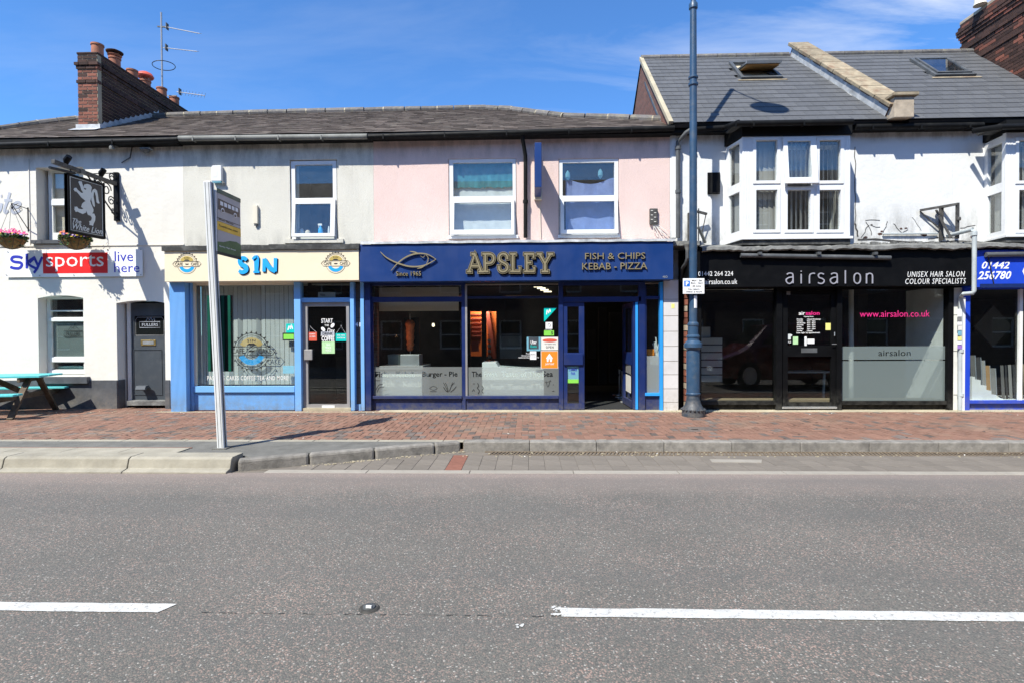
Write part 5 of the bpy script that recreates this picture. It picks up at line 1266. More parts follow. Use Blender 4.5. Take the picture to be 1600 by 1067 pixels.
# ================================================================ SALON
salon = thing('hair_salon', 'white rendered house with black hair salon front below its bay window', 'salon building', (5, 10.6, .12))
YB = 10.30                                  # bay front
XS0 = X_as + .004; XS1 = P(1487, 400, YW).x; XC1 = 14.
sx_0 = P(1095, 540, YG).x; sx_1 = P(1484, 540, YG).x; ssz = P(1290, 449, YG).z
ZE = 5.44
bl = P(1134, 300, YW).x; blf = P(1160, 300, YB).x; brf = P(1328, 300, YB).x; br = brf + (blf-bl)
bz0 = P(1240, 371, YB).z; bz1 = P(1240, 213, YB).z
m = M(); m.holes((XS0, YW), (XS1, YW), 0, ZE+.1, [(bl+.05-XS0, br-.05-XS0, bz0, bz1), (sx_0-XS0, sx_1-XS0, -.1, ssz)], .25)
part('wall', m, MT['salon_wall'], salon)
def bay(par, xl, xlf, xrf, xr, z0, z1, cols_px, rows_px, side_cols, tilt_col=None, far=None):
    """bay window: front and side frames with their panes, boarded head and sill"""
    hs = []
    for (a, b) in cols_px:
        for (t, u) in rows_px: q = R4(a, t, b, u, YB); hs.append((q[0]-xlf, q[1]-xlf, q[2], q[3]))
    w = part('bay_window', M().holes((xlf, YB), (xrf, YB), z0, z1, hs, .07), MT['upvc'], par, bevel=.004)
    for k_, h in enumerate(hs):
        part('pane', M().box(xlf+h[0], xlf+h[1], YB+.03, YB+.036, h[2], h[3]), MT['glass'], w)
    # casement rims standing proud
    for k_, h in enumerate(hs):
        if tilt_col is not None and k_ == tilt_col*2: continue
        part('casement_rim', M().holes((xlf+h[0]-.055, YB-.018), (xlf+h[1]+.055, YB-.018), h[2]-.055, h[3]+.05, [(.055, h[1]-h[0]+.055, h[2], h[3])], .017), MT['upvc'], w, bevel=.004)
    for (A, B, nm) in (((xl, YW-.0), (xlf-.003, YB+.004), 'bay_side'), ((xrf+.003, YB+.004), (xr, YW), 'bay_side')):
        L = (Vector(B)-Vector(A)).length; m_ = L*.20; zr = (hs[0][2], hs[1][3]); 
        sh = [(m_*.9, L-m_*.8, hs[0][2], hs[0][3]), (m_*.9, L-m_*.8, hs[1][2], hs[1][3])]
        s = part(nm, M().holes(A, B, z0, z1-.02, sh, .06), MT['upvc'], par, bevel=.003)
        d = (Vector(B)-Vector(A))/L; n = Vector((-d.y, d.x))
        part('pane', M().obox((A[0]+n.x*.03+d.x*m_, A[1]+n.y*.03+d.y*m_, sh[1][2]), (d.x*(L-1.7*m_), d.y*(L-1.7*m_), 0), (n.x*.006, n.y*.006, 0), (0, 0, sh[0][3]-sh[1][2])), MT['glass'], s)
        part('side_blind', M().obox((A[0]+n.x*.12+d.x*m_, A[1]+n.y*.12+d.y*m_, sh[1][2]), (d.x*(L-1.7*m_), d.y*(L-1.7*m_), 0), (n.x*.003, n.y*.003, 0), (0, 0, sh[0][3]-sh[1][2])), MT['blind_bay'], s)
    for x in (xlf, xrf):                 # fluted corner posts
        s_ = 1 if x == xlf else -1
        part('corner_post', M().box(x, x+s_*.03, YB-.006, YB-.0, z0+.02, z1-.02).box(x+s_*.05, x+s_*.075, YB-.005, YB, z0+.02, z1-.02).box(x+s_*.095, x+s_*.12, YB-.005, YB, z0+.02, z1-.02), MT['upvc'], w)
    outl = [(xl-.05, YW-.002), (xlf-.05, YB-.05), (xrf+.05, YB-.05), (xr+.05, YW-.002)]
    part('bay_sill', M().prism([(xl-.02, YW-.002), (xlf-.03, YB-.06), (xrf+.03, YB-.06), (xr+.02, YW-.002)], (0,0,z0-.045), (1,0,0), (0,1,0), (0,0,.045)), MT['upvc'], w, bevel=.004)
    part('bay_base', M().prism([(xl, YW-.002), (xlf, YB-.02), (xrf, YB-.02), (xr, YW-.002)], (0,0,z0-.14), (1,0,0), (0,1,0), (0,0,.093)), MT['dark_lead'], par)
    part('bay_head', M().prism([(xl-.03, YW-.002), (xlf-.02, YB-.03), (xrf+.02, YB-.03), (xr+.03, YW-.002)], (0,0,z1+.001), (1,0,0), (0,1,0), (0,0,P(1240,194,YB).z-z1)), MT['matte_black'], par)
    return w, hs
bw, hs = bay(salon, bl, blf, brf, br, bz0, bz1, [(1181, 1214), (1230, 1266), (1280, 1313)], [(220, 283), (297.5, 359.5)], None, tilt_col=1)
hung_sash(bw, (1223.5, 214, 1275, 289), (1230, 221, 1266, 280), YB-.035, 6.5)
vl_ = M().pb(1231, 286.5, 1267, 290.5, YB-.02, .02); part('trickle_vent', vl_, MT['dark_pipe'], bw)
def slats_px(par, r, Y, n, mt_, ang, name='blind_slat'):
    a, b, c, e = R4(*r, Y); w2 = (b-a)/n*.56
    for i in range(n):
        x = a+(b-a)*(i+.5)/n; t = ang + random.uniform(-.08, .08)
        m = M().obox((x-w2*cos(t), Y-w2*sin(t), c), (2*w2*cos(t), 2*w2*sin(t), 0), (0, .0015, 0), (0, 0, e-c)); part(name, m, MT[mt_], par)
for (x0, x1, n, ang) in ((1177, 1216, 5, .25), (1226, 1270, 6, .75), (1276, 1318, 6, .85)):
    slats_px(bw, (x0, 215, x1, 366), YB+.17, n, 'blind_bay', ang)
room(salon, bl, br, YW+.255, YW+1.8, bz0-.1, bz1+.1, 'room')
# house roofs beyond
RR = Roof(10.60, P(1300, 188.5, 10.60).z, 13.3, 8.19)
v_r = lambda x, y: RR.hit(x, y)
XPa, XPb = P(1388, 180, 10.60).x, 6.27     # foot and head of the party parapet (it runs slightly skew)
XPw = .36
vR = RR.L
def px_at(v): return XPa + (XPb-XPa)*v/vR
polyS = [(XS0-.06, -.04), (XPa-.02, -.04), (XPb-.02, vR), (XS0-.06, vR)]
def slab(par, poly, name='roof'):
    m = M(); a = [m.V(RR.pt(x, v)) for x, v in poly]; b = [m.V(RR.pt(x, v, -.08)) for x, v in poly]; m.f.append(a); m.f.append(b[::-1]); n = len(poly)
    for k in range(n): m.f.append([a[k], b[k], b[(k+1)%n], a[(k+1)%n]])
    xa, xb = min(p[0] for p in poly), max(p[0] for p in poly); A = RR.pt(xa, vR, -.03); B = RR.pt(xb, vR, -.03); m.quad(A, B, B+Vector((0,3.6,-3)), A+Vector((0,3.6,-3)))
    return part(name, m, MT['roof_under'], par)
sk1 = [v_r(1140, 103), v_r(1208, 103), v_r(1155, 125), v_r(1209, 125)]
sk2 = [v_r(1425, 98), v_r(1480, 98), v_r(1458, 122), v_r(1514, 120)]
def skrect(c): return (min(c[0][0], c[2][0]) + .03, max(c[1][0], c[3][0])-.03, min(c[2][1], c[3][1]), max(c[0][1], c[1][1]))
s1r = (v_r(1155,118)[0], v_r(1209,118)[0], v_r(1180,125)[1], v_r(1180,103)[1]); s2r = (v_r(1444,110)[0], v_r(1498,110)[0], v_r(1485,121)[1], v_r(1450,98)[1])
random.seed(21)
rfs = slab(salon, polyS); nS = slates(RR, rfs, polyS, .31, .225, 'slate_new', True, jit=.0015, avoid=[s1r])
x = XS0-.06
while x < XPb-.05:
    A = RR.pt(x, vR, .02); part('ridge_tile', M().tube([A, RR.pt(min(x+.44, XPb-.03), vR, .02)], .075, 10), MT['ridge_old'], rfs); x += .45
part('verge_mortar', M().obox(RR.pt(XS0-.10, -.04, -.02), (.085,0,0), RR.d*(vR+.04), RR.n*.072), MT['mortar'], rfs)
gz = 5.47
gw = M(); gw.prism([(10.87, 5.5), (15.9, 5.5), (15.9, 5.7), (13.3, 8.14), (10.87, 5.83)], (XS0-.04, 0, 0), (0,1,0), (0,0,1), (.12, 0, 0)); part('gable_wall', gw, MT['brick_wall'], salon)
part('gable_strap', M().bar((XS0-.05, 11.2, 5.75), (XS0-.05, 12.9, 7.45), .02, .05), MT['dark_pipe'], salon)
def skylight(rf_, r, opened):
    x0, x1, v0, v1 = r; s = part('skylight', M().obox(RR.pt(x0-.05, v0-.06, .0), (x1-x0+.1, 0, 0), RR.d*(v1-v0+.12), RR.n*.07), MT['dark_pipe'], rf_)
    return s
s1 = part('roof_window', M(), MT['dark_pipe'], salon) if False else None
def roof_window(par, r, tilt):
    x0, x1, v0, v1 = r
    k = M()
    for (xa, xb, va, vb) in ((x0-.07, x0, v0-.07, v1+.07), (x1, x1+.07, v0-.07, v1+.07), (x0, x1, v0-.07, v0), (x0, x1, v1, v1+.07)):
        k.obox(RR.pt(xa, va, .0), (xb-xa, 0, 0), RR.d*(vb-va), RR.n*.085)
    f = part('roof_window', k, MT['dark_pipe'], par, bevel=.006)
    part('well', M().obox(RR.pt(x0, v0, -.02), (x1-x0, 0, 0), RR.d*(v1-v0), RR.n*.03), MT['mortar'] if tilt else MT['cab_glass'], f)
    mid = (v0+v1)/2 if tilt else v0
    def tp(v, h): 
        # sash turning on its middle, foot outwards
        if not tilt: return v, h
        t = radians(tilt); dv_ = v-mid; return mid + dv_*cos(t), h - dv_*sin(t)
    def q(x, v, h): vv, hh = tp(v, h); return RR.pt(x, vv, hh)
    s = M()
    for (xa, xb, va, vb) in ((x0+.004, x0+.055, v0, v1), (x1-.055, x1-.004, v0, v1), (x0+.055, x1-.055, v0, v0+.06), (x0+.055, x1-.055, v1-.06, v1)):
        o = q(xa, va, .06); s.obox(o, (xb-xa, 0, 0), q(xa, vb, .06)-o, q(xa, va, .11)-o)
    part('sash', s, MT['dark_pipe'], f)
    o = q(x0+.05, v0+.05, .085); part('pane', M().obox(o, (x1-x0-.1, 0, 0), q(x0+.05, v1-.05, .085)-o, q(x0+.05, v0+.05, .095)-o), MT['sky_glass'], f)
    if tilt:
        o = q(x0+.03, v0+.02, .035); part('timber_lining', M().obox(o, (x1-x0-.06, 0, 0), q(x0+.03, v1-.03, .035)-o, q(x0+.03, v0+.02, .055)-o), MT['pine'], f)
        for xx_ in (x0+.02, x1-.06): o = q(xx_, v0+.02, .02); part('timber_stile', M().obox(o, (.04, 0, 0), q(xx_, v1-.03, .02)-o, q(xx_, v0+.02, .034)-o), MT['pine'], f)
        o = q(x0, v0-.03, .06); part('sash_foot', M().obox(o, (x1-x0, 0, 0), q(x0, v0+.03, .06)-o, q(x0, v0-.03, .12)-o), MT['steel'], f)
    part('flashing', M().obox(RR.pt(x0-.15, v0-.16, .035), (x1-x0+.3, 0, 0), RR.d*.06, RR.n*.01), MT['coping'], f)
    return f
roof_window(salon, s1r, 33)
ZS = P(1430, 202, 10.68).z
part('eaves_board', M().box(XS0-.05, XPa+.1, 10.68, YW, ZS, RR.o.z-.03), MT['matte_black'], salon)
gutter(salon, P(1150,190,YB-.22).x, P(1332,190,YB-.22).x, P(1240,192.5,YB-.22).z, YB-.22, 'black_gutter', .9)
part('bay_roof', M().box(P(1150,190,YB-.2).x, P(1332,190,YB-.2).x, YB-.17, 10.62, P(1240,189,YB-.2).z-.03, P(1240,189,YB-.2).z+.0), MT['dark_lead'], salon)
part('gutter_stub', M().tube([P(1085,203,10.6), P(1133,200,10.55), P(1154,192,YB-.2)], .05, 10), MT['black_gutter'], salon, smooth=True)
gutter(salon, P(1334,190,10.62).x+.03, P(1535,195,10.62).x, P(1430,197.5,10.62).z, 10.62, 'black_gutter', .9)
# shop front of the salon
sf0 = R4(1075, 392, 1520, 448, YF+.06)
sf = part('sign_board', M().box(sf0[0], sf0[1], YF+.06, YW-.002, sf0[2]+.0, sf0[3]), MT['black'], salon, bevel=.005)
def sagging_cap(par, x0, x1, z, mt_, seed):
    random.seed(seed); m = M(); n = int((x1-x0)/.07); prof0 = None; rows = []
    for i in range(n+1):
        x = x0+(x1-x0)*i/n; a = .012*sin(i*.37)+random.uniform(-.012,.014)
        rows.append([m.V(p) for p in ((x, YF-.0, z-.03+a), (x, YF-.05, z-.01+a), (x, YF-.04, z+.05+a*.7), (x, YF+.15, z+.10+a*.5), (x, YW-.002, z+.19+a*.3))])
    for i in range(n):
        for j in range(4): m.f.append([rows[i][j], rows[i+1][j], rows[i+1][j+1], rows[i][j+1]])
    return part('felt_cap', m, MT[mt_], par, smooth=False)
sagging_cap(salon, P(1096,390,YF).x, P(1523,390,YF).x, sf0[3]+.02, 'old_lead', 31)
YSs = YF+.058
txt('01442 264 224', (1091, 424.5, 1145.5, 431.5), YSs, MT['white'], sf, bold=-.002); txt('www.airsalon.co.uk', (1080, 436.5, 1152, 444.5), YSs, MT['white'], sf, bold=-.002)
txt('UNISEX HAIR SALON', (1418, 424.5, 1507.5, 433), YSs, MT['white'], sf, shear=.2, bold=-.003, space=1.15); txt('COLOUR SPECIALISTS', (1414.5, 435.5, 1509, 444), YSs, MT['white'], sf, shear=.2, bold=-.003, space=1.15)
# airsalon letters, spaced metal characters standing off the board
def arcs(*a): return a
LW = .022
chars = []
def letter_a(x): return [[(x,429.5),(x+3,427.5),(x+7,427.5),(x+9.5,430),(x+9.8,443)], [(x+9.8,433.5),(x+4,434),(x-.5,437),(x-.3,441),(x+3,443.5),(x+7,442.5),(x+9.8,439)]]
chars += letter_a(1229) + [[(1251.5,428.5),(1251.5,443.5)], [(1251.5,423.6),(1251.5,425.2)], [(1264.5,443.5),(1264.5,433),(1266,429),(1270,427.5),(1273,428)],
          [(1287,429),(1282,427.5),(1278.5,430),(1279.5,434),(1284.5,436),(1287.5,439),(1285.5,442.8),(1281,443.5),(1277.5,442)]] + letter_a(1298) + \
         [[(1320.5,423),(1320.5,443.5)], [(1334,435.5),(1335,430),(1339,427.5),(1343,430),(1344,435.5),(1343,441),(1339,443.5),(1335,441),(1334,435.5)], [(1353.5,443.5),(1353.5,427.8)], [(1353.5,431),(1357,427.8),(1361,428.5),(1362.8,432),(1362.8,443.5)]]
px_strokes('lettering', [(c, .021) for c in chars], YSs-.012, .021, 'lilac', sf, th=.012, k=5)
aw = part('awning_cassette', M().tube([P(1157, 399.5, YF+.0), P(1391, 403.5, YF+.0)], .042, 12), MT['dark_pipe'], salon, smooth=True)
for px in (1186, 1278, 1366): q = P(px, 399, YF-.02); part('cassette_bracket', M().box(q.x-.03, q.x+.03, YF-.08, YF+.06, q.z-.0, q.z+.05), MT['dark_pipe'], aw)
def bb(r, nm='post', Y=YG, d=.09, mt_='black', par=salon): return part(nm, M().pb(*r, Y, d), MT[mt_], par, bevel=.004)
bb((1089, 449, 1096, 641)); bb((1213.5, 449, 1222.5, 641), Y=YG-.05, d=.14); bb((1308, 449, 1316, 641), Y=YG-.05, d=.14); bb((1482, 449, 1490, 643), Y=YG-.05, d=.14)
bb((1096, 626, 1213.5, 632), 'cill', YG-.03); bb((1096, 632, 1213.5, 641), 'stall_riser', YG+.04, .05); bb((1316, 626, 1482, 632), 'cill', YG-.03); bb((1316, 632, 1482, 641.5), 'stall_riser', YG+.04, .05)
bb((1222.5, 449, 1308, 454), 'door_head', YG)
w1_ = part('shop_window', M().pb(1096, 449, 1213.5, 452, YG+.0, .05), MT['black'], salon); part('pane', M().pb(1096, 451, 1213.5, 626, YG+.04, .008), MT['shop_glass'], w1_)
w2_ = part('shop_window', M().pb(1316, 449, 1482, 452, YG+.0, .05), MT['black'], salon); part('pane', M().pb(1316, 451, 1482, 626, YG+.04, .008), MT['shop_glass'], w2_)
YSw = YG+.036
txt('www.airsalon.co.uk', (1343.5, 485.5, 1452.5, 495.5), YSw, MT['pink'], w2_, bold=-.006)
film((1315.5, 541, 1481.5, 561.5), [('airsalon', (1372.5, 546.5, 1423, 556), dict(bold=.003))], YSw, 'frost2', w2_); film((1315.5, 563.5, 1481.5, 626), [], YSw, 'frost2', w2_)
a, b, c, e = R4(1223, 455, 1307.5, 637, YG); g1 = R4(1231, 461, 1299, 540, YG); g2 = R4(1231, 557, 1299, 628, YG)
sd = part('door', M().holes((a, YG), (b, YG), c, e, [(g1[0]-a, g1[1]-a, g1[2], g1[3]), (g2[0]-a, g2[1]-a, g2[2], g2[3])], .06), MT['black'], salon, bevel=.004)
part('pane', M().box(a+.05, b-.05, YG+.03, YG+.038, c+.08, e-.05), MT['shop_glass'], sd)
part('threshold', M().pb(1222, 635, 1308, 638, YG-.05, .12), MT['steel'], salon); part('letter_plate', M().pb(1252, 544, 1277, 551, YG-.01, .01), MT['dark_pipe'], sd, bevel=.002)
part('handle', M().tube([P(1304, 525, YG-.04), P(1304, 519, YG-.04)], .008, 8).bar(P(1300, 537.5, YG-.05), P(1307, 537.5, YG-.05), .012, .012), MT['steel'], sd)
yd_ = YG+.026
txt('air', (1248, 487, 1258, 492.5), yd_, MT['white'], sd, bold=.012); txt('salon', (1258.8, 486.6, 1280.5, 492.5), yd_, MT['pink'], sd, bold=.012); txt('Opening Hours', (1256, 494, 1271, 496.3), yd_, MT['white'], sd, bold=.01)
days = [('Monday', 'Closed (Academy)'), ('Tuesday', '9am - 5pm'), ('Wednesday', '9am - 8pm'), ('Thursday', '9am - 6pm'), ('Friday', '9am - 7pm'), ('Saturday', '9am - 4pm'), ('Sunday', 'Closed')]
wd = {'Monday': 9.5, 'Tuesday': 9.5, 'Wednesday': 13.5, 'Thursday': 10.5, 'Friday': 7.5, 'Saturday': 10.5, 'Sunday': 8.5}
for i, (d_, h_) in enumerate(days):
    y = 498 + i*2.95; txt(d_, (1245, y, 1245+wd[d_], y+2.5), yd_, MT['white'], sd, bold=.02); txt(h_, (1261, y, 1261+(21 if 'Ac' in h_ else 8 if h_ == 'Closed' else 13), y+2.5), yd_, MT['white'], sd, bold=.02)
txt('Late night by appointment', (1244.5, 518.8, 1281, 521.6), yd_, MT['white'], sd, bold=.015)
rect((1290, 505, 1301, 516), yd_, MT['yellow_n'], sd, name='note')
part('shirt_print', place2d([(.25,0),(.78,0),(.78,.62),(.9,.55),(1,.85),(.72,1),(.3,1),(0,.85),(.1,.55),(.25,.62)], [list(range(10))], *frame_px(1227, 522, 1238, 530.5, yd_), (0,-.002,0)), MT['lion_white'], sd)
rect((1239, 526, 1247, 538), yd_, MT['pale_green'], sd, name='sticker'); rect((1257, 526, 1260.5, 540), yd_, MT['white'], sd, name='sticker'); rect((1261.5, 529.5, 1272.5, 537), yd_, MT['white'], sd, name='sticker'); txt('SALE', (1229.5, 533, 1236, 536), yd_, MT['white'], sd)
rect((1229, 455.5, 1235, 461), YG-.003, MT['grey_ink'], sd, name='sensor')
# inside of the salon
sx0_, sx1_ = sx_0, sx_1
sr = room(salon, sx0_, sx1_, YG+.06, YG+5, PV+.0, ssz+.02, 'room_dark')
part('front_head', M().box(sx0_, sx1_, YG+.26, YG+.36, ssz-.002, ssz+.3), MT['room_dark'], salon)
part('inner_sill', M().pb(1096, 624, 1478, 640, YG+.09, .30), MT['tan_board'], sr)
part('side_lining', M().box(sx_1-.03, sx_1-.002, YG+.10, YG+.95, PV, ssz-.001), MT['room_white'], sr); part('white_pier', M().box(P(1434,540,YG+.95).x, sx_1-.002, YG+.951, YG+1.2, PV, ssz-.001), MT['room_white'], sr)
part('back_pier', M().box(P(1418,540,YG+1.2).x, P(1434,540,YG+.95).x-.002, YG+1.2, YG+1.5, PV, ssz-.001), MT['blind'], sr); part('back_pier', M().pb(1340, 445, 1375, 640, YG+2.5, .2), MT['room'], sr)
part('white_tube', M().tube([P(1330, 640, YG+.6), P(1330, 440, YG+.6)], .045, 10), MT['room_pale'], sr, smooth=True)
part('beam', M().box(sx0_, P(1212,450,YG+1).x, YG+1, YG+1.2, P(1150,455,YG+1).z, ssz), MT['room'], sr)
part('spotlight', M().lathe(tuple(P(1168.5, 453, YG+.8)), [(.02,0),(.03,.02),(.01,.05)], 10), MT['tube'], sr)
dw = thing('drawer_unit', 'pale stack of six drawers behind the left salon window', 'drawers', (P(1112,560,YG+1).x, YG+1.2, PV))
a, b, c, e = R4(1090, 527, 1130, 597, YG+1.0); part('carcass', M().box(a, b, YG+1.02, YG+1.5, c, e), MT['room'], dw)
for i in range(6): z = c + (e-c)*i/6; part('drawer', M().box(a+.02, b-.02, YG+1.0, YG+1.02, z+.012, z+(e-c)/6-.012), MT['blind'], dw, bevel=.004)
setp(part('white_box', M().pb(1094, 511, 1110, 527, YG+1.1, .2), MT['blind'], bevel=.005), 'small white box on top of the salon drawer stack', 'box')
wt = thing('work_table', 'slim dark table with white legs behind the salon door', 'table', (P(1265,590,YG+2).x, YG+2.2, PV))
a, b, c, e = R4(1225, 580, 1300, 582.5, YG+2.); part('table_top', M().box(a, b, YG+2, YG+2.5, c, e), MT['blind_bay'], wt)
for xx in (a+.06, b-.14): part('leg', M().bar((xx, YG+2.1, PV), (xx+.02, YG+2.1, c), .04, .04), MT['blind'], wt)

# black box on the render, brackets, downpipes
bx_ = thing('wall_box', 'black box lamp fixed on the white wall left of the bay window', 'wall light', tuple(P(1116, 287, YW)))
part('back_plate', M().pb(1106, 270, 1125, 303.5, YW-.03, .028), MT['black'], bx_); a, b, c, e = R4(1110, 271.5, 1126, 302, YW-.1); part('shade', M().prism([(a,YW-.03),(a+.02,YW-.16),(b-.03,YW-.16),(b,YW-.03)], (0,0,c), (1,0,0), (0,1,0), (0,0,e-c)), MT['black'], bx_, bevel=.006)
def awn_bracket(px0, mirror, label):
    s_ = -1 if mirror else 1
    base = P(px0, 372, YW-.02); t = thing('sign_bracket', label, 'bracket', tuple(base)); zt_ = P(px0, 325, YW).z; z0_ = P(px0, 376, YW).z
    part('upright', M().box(base.x-.03, base.x+.03, YW-.05, YW-.004, z0_, zt_), MT['iron_old'], t)
    part('upright', M().box(base.x+s_*.10-.02, base.x+s_*.10+.02, YW-.32, YW-.27, z0_-.02, zt_+.02), MT['iron_old'], t)
    part('arm', M().bar((base.x+s_*.10, YW-.30, zt_), (base.x-s_*.42, YW-.05, zt_-.06), .05, .04), MT['iron_old'], t)
    part('arm', M().bar((base.x, YW-.04, zt_), (base.x+s_*.10, YW-.31, zt_+.0), .05, .04), MT['iron_old'], t)
    part('brace', M().bar((base.x-s_*.42, YW-.05, zt_-.08), (base.x-s_*.05, YW-.05, z0_+.22), .02, .02), MT['iron_old'], t)
    part('brace', M().bar((base.x-s_*.12, YW-.06, zt_-.06), (base.x+s_*.02, YW-.25, z0_), .06, .03), MT['iron_old'], t)
    part('bolt', M().lathe((base.x+s_*.10, YW-.33, (zt_+z0_)/2), [(.03, 0), (.035, .03), (.03, .06)], 10), MT['iron_old'], t)
awn_bracket(1470, False, 'rusty black awning bracket on the white wall right of the bay')
bl_ = P(1092, 370, YW-.02); t = thing('sign_bracket', 'rusty black awning bracket on the white wall behind the blue lamp column', 'bracket', tuple(bl_))
zt_ = P(1092, 330, YW).z; z0_ = P(1092, 380, YW).z
part('upright', M().box(P(1075.5,350,YW).x-.02, P(1078,350,YW).x+.02, YW-.06, YW-.004, z0_, P(1076,334,YW).z), MT['iron_old'], t); part('upright', M().tube([(P(1091.5,350,YW-.2).x, YW-.2, z0_), (P(1091.5,350,YW-.2).x, YW-.2, zt_)], .013, 6), MT['iron_old'], t)
part('arm', M().bar(P(1089,331,YW-.2), P(1104,335,YW-.15), .05, .04), MT['iron_old'], t); part('brace', M().bar(P(1103,336,YW-.15), P(1097,364,YW-.1), .015, .015), MT['iron_old'], t); part('brace', M().bar(P(1091,355,YW-.2), P(1102,380,YW-.05), .05, .03), MT['grey_gutter'], t)
part('edge_board', M().pb(1049.5, 198, 1056, 372, YW-.012, .011), MT['upvc'], salon)
q1 = P(1059.5, 230, 10.77)
downpipe(salon, [P(1080,203,10.6), P(1072,208,10.64), (q1.x, 10.77, P(1059,222,10.77).z), (q1.x, 10.77, P(1060,372,10.77).z)], .042, 'dark_pipe', [(q1.x, 10.77, P(1059,232,10.77).z), (q1.x, 10.77, P(1059,300,10.77).z)])
# gap between the two fronts: dark recess with a sliver of brick and an old waste pipe
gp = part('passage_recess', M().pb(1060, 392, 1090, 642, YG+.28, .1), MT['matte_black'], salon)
part('gap_head', M().pb(1052, 377, 1096, 384, YF+.05, .6), MT['old_lead'], salon)
for i in range(19): part('brick', M().pb(1071, 448+i*10, 1074.5+random.uniform(-.8,.8), 456.5+i*10, YG+.08, .12), MT['brick'] if i % 3 else MT['stone'], gp)
part('hopper', M().lathe(tuple(P(1074, 383, YF+.05)), [(.03,-.12), (.05,-.05), (.075,0), (.08,.03)], 12), MT['grey_gutter'], salon)
downpipe(salon, [P(1074, 383, YF+.05), P(1074, 404, YF+.05), P(1072, 412, YF+.12), P(1066, 420, YF+.3), P(1065, 440, YF+.5)], .035, 'dark_pipe')
# light grey downpipe between salon and carpet shop
downpipe(salon, [P(1481, 369, YW-.07), P(1520, 359, YF-.09), P(1522.5, 362, YF-.09), P(1522, 455, YF-.09), P(1520, 458.5, YF-.08), P(1506, 459.5, YF+.04), P(1500.5, 465, YG-.06), P(1500, 560, YG-.06), P(1500, 640, YG-.06)], .037, 'grey_pipe', [P(1522, 366, YF-.09), P(1501, 548, YG-.06), P(1501, 616, YG-.06)])
part('waste_pipe', M().tube([P(1379, 366, YW-.04), P(1465, 365.5, YW-.04)], .018, 8), MT['grey_pipe'], salon)
# pier with flyposted stickers
pr_ = part('pier', M().pb(1490, 450, 1507, 642, YG-.0, .3), MT['old_white'], salon)
random.seed(4)
for i, (y0, y1, mt_) in enumerate(((483,495,'white'), (496,502,'grey_ink'), (503,508,'white'), (509,516,'offwhite'), (517,524,'blue_film'), (526,532,'yellow_n'), (533,538,'white'), (539,545,'petal_purple'))):
    rect((1496.5+random.uniform(-.6,.6), y0, 1503+random.uniform(-.6,.6), y1), YG-.10, MT[mt_], pr_, name='flyposted_sticker')
for y in (492, 548, 616): part('joint', M().pb(1490, y, 1507, y+.8, YG-.003, .003), MT['iron_old'], pr_)
# cracked, blown plaster at the wall foot
random.seed(12); m = M()
def crack(x, y, n, dx, dy, w=.9):
    pts = [(x, y)]
    for i in range(n): x += dx+random.uniform(-2.5,2.5); y += dy+random.uniform(-2,2); pts.append((x, y))
    return (pts, .012*w)
px_strokes('plaster_crack', [crack(1345, 372, 5, 3, -4), crack(1362, 368, 4, -1, -6), crack(1380, 368, 5, 2, -4), crack(1360, 352, 4, 4, 1), crack(1408, 366, 3, 4, -2), crack(1450, 374, 5, 9, -.6), crack(1500, 357, 4, 6, -1), crack(1348, 373, 8, 15, .6, 1.8), crack(1340, 375, 12, 16, .1, 2.6), crack(1336, 350, 5, 1, 4, 2.2), crack(1336, 230, 9, .2, 13, 1.2), crack(1396, 350, 4, 3, 3), crack(1425, 340, 4, 3, 5, .5), crack(1352, 345, 4, 5, -1)], YW-.003, .012, 'iron_old', salon, smooth=False)
m = M()
for (px, py, r) in ((1376,366,.05), (1408,358,.035), (1416,357,.03), (1362,352,.025), (1444,368,.06), (1470,372,.07), (1378,362,.03), (1352,371,.04), (1520,371,.05)):
    q = P(px, py, YW-.004); m.v += []; n0 = len(m.v); m.f.append([m.V((q.x+r*cos(a)*random.uniform(.5,1.3), YW-.004, q.z+r*.6*sin(a)*random.uniform(.5,1.3))) for a in [-k*2*pi/9 for k in range(9)]])
part('blown_plaster', m, MT['brick_dark'], salon)
m = M()
for k in range(60):
    q = P(random.uniform(1335, 1530), random.uniform(374, 379), YW-.1-random.uniform(0,.3)); r = random.uniform(.01, .035); m.box(q.x-r, q.x+r, q.y-r, q.y+r, sf0[3]+.12, sf0[3]+.15+r)
part('fallen_render', m, MT['old_lead'], salon, kind='stuff')

# ================================================================ CARPET SHOP
carp = thing('carpet_shop', 'bright blue fronted carpet shop at the right edge under a second bay window', 'carpet shop', (9.5, 10.6, .12))
b2 = R4(1537, 214, 1571, 372, YB); c_l = P(1537, 300, YW).x; c_lf = P(1571, 300, YB).x
m = M(); co = P(1515, 540, YG).x
m.holes((XS1+.002, YW), (XC1, YW), 0, ZE+.1, [(c_l+.05-XS1, c_lf+2.0+.2-XS1, bz0, bz1), (co-XS1, XC1-XS1, -.1, ssz)], .25)
part('wall', m, MT['salon_wall'], carp)
bw2, hs2 = bay(carp, c_l, c_lf, c_lf+2.05, c_lf+2.05+(c_lf-c_l), bz0, bz1, [(1591, 1624), (1640, 1676), (1690, 1723)], [(220, 283), (297.5, 359.5)], None)
slats_px(bw2, (1588, 215, 1626, 366), YB+.17, 5, 'blind_bay', .4)
room(carp, c_l, c_lf+2.3, YW+.255, YW+1.8, bz0-.1, bz1+.1, 'room')
part('gutter_slope', M().tube([P(1521, 205, 10.5), P(1563, 199, YB-.22), (XC1, YB-.22, P(1563,199,YB-.22).z+.03)], .05, 10), MT['black_gutter'], carp, smooth=True)
part('bay_roof', M().box(P(1563,190,YB-.2).x, XC1, YB-.17, 10.62, P(1580,193,YB-.2).z-.03, P(1580,193,YB-.2).z), MT['dark_lead'], carp)
part('eaves_board', M().box(XPa+.1, XC1, 10.68, YW, ZS, RR.o.z-.03), MT['matte_black'], carp)
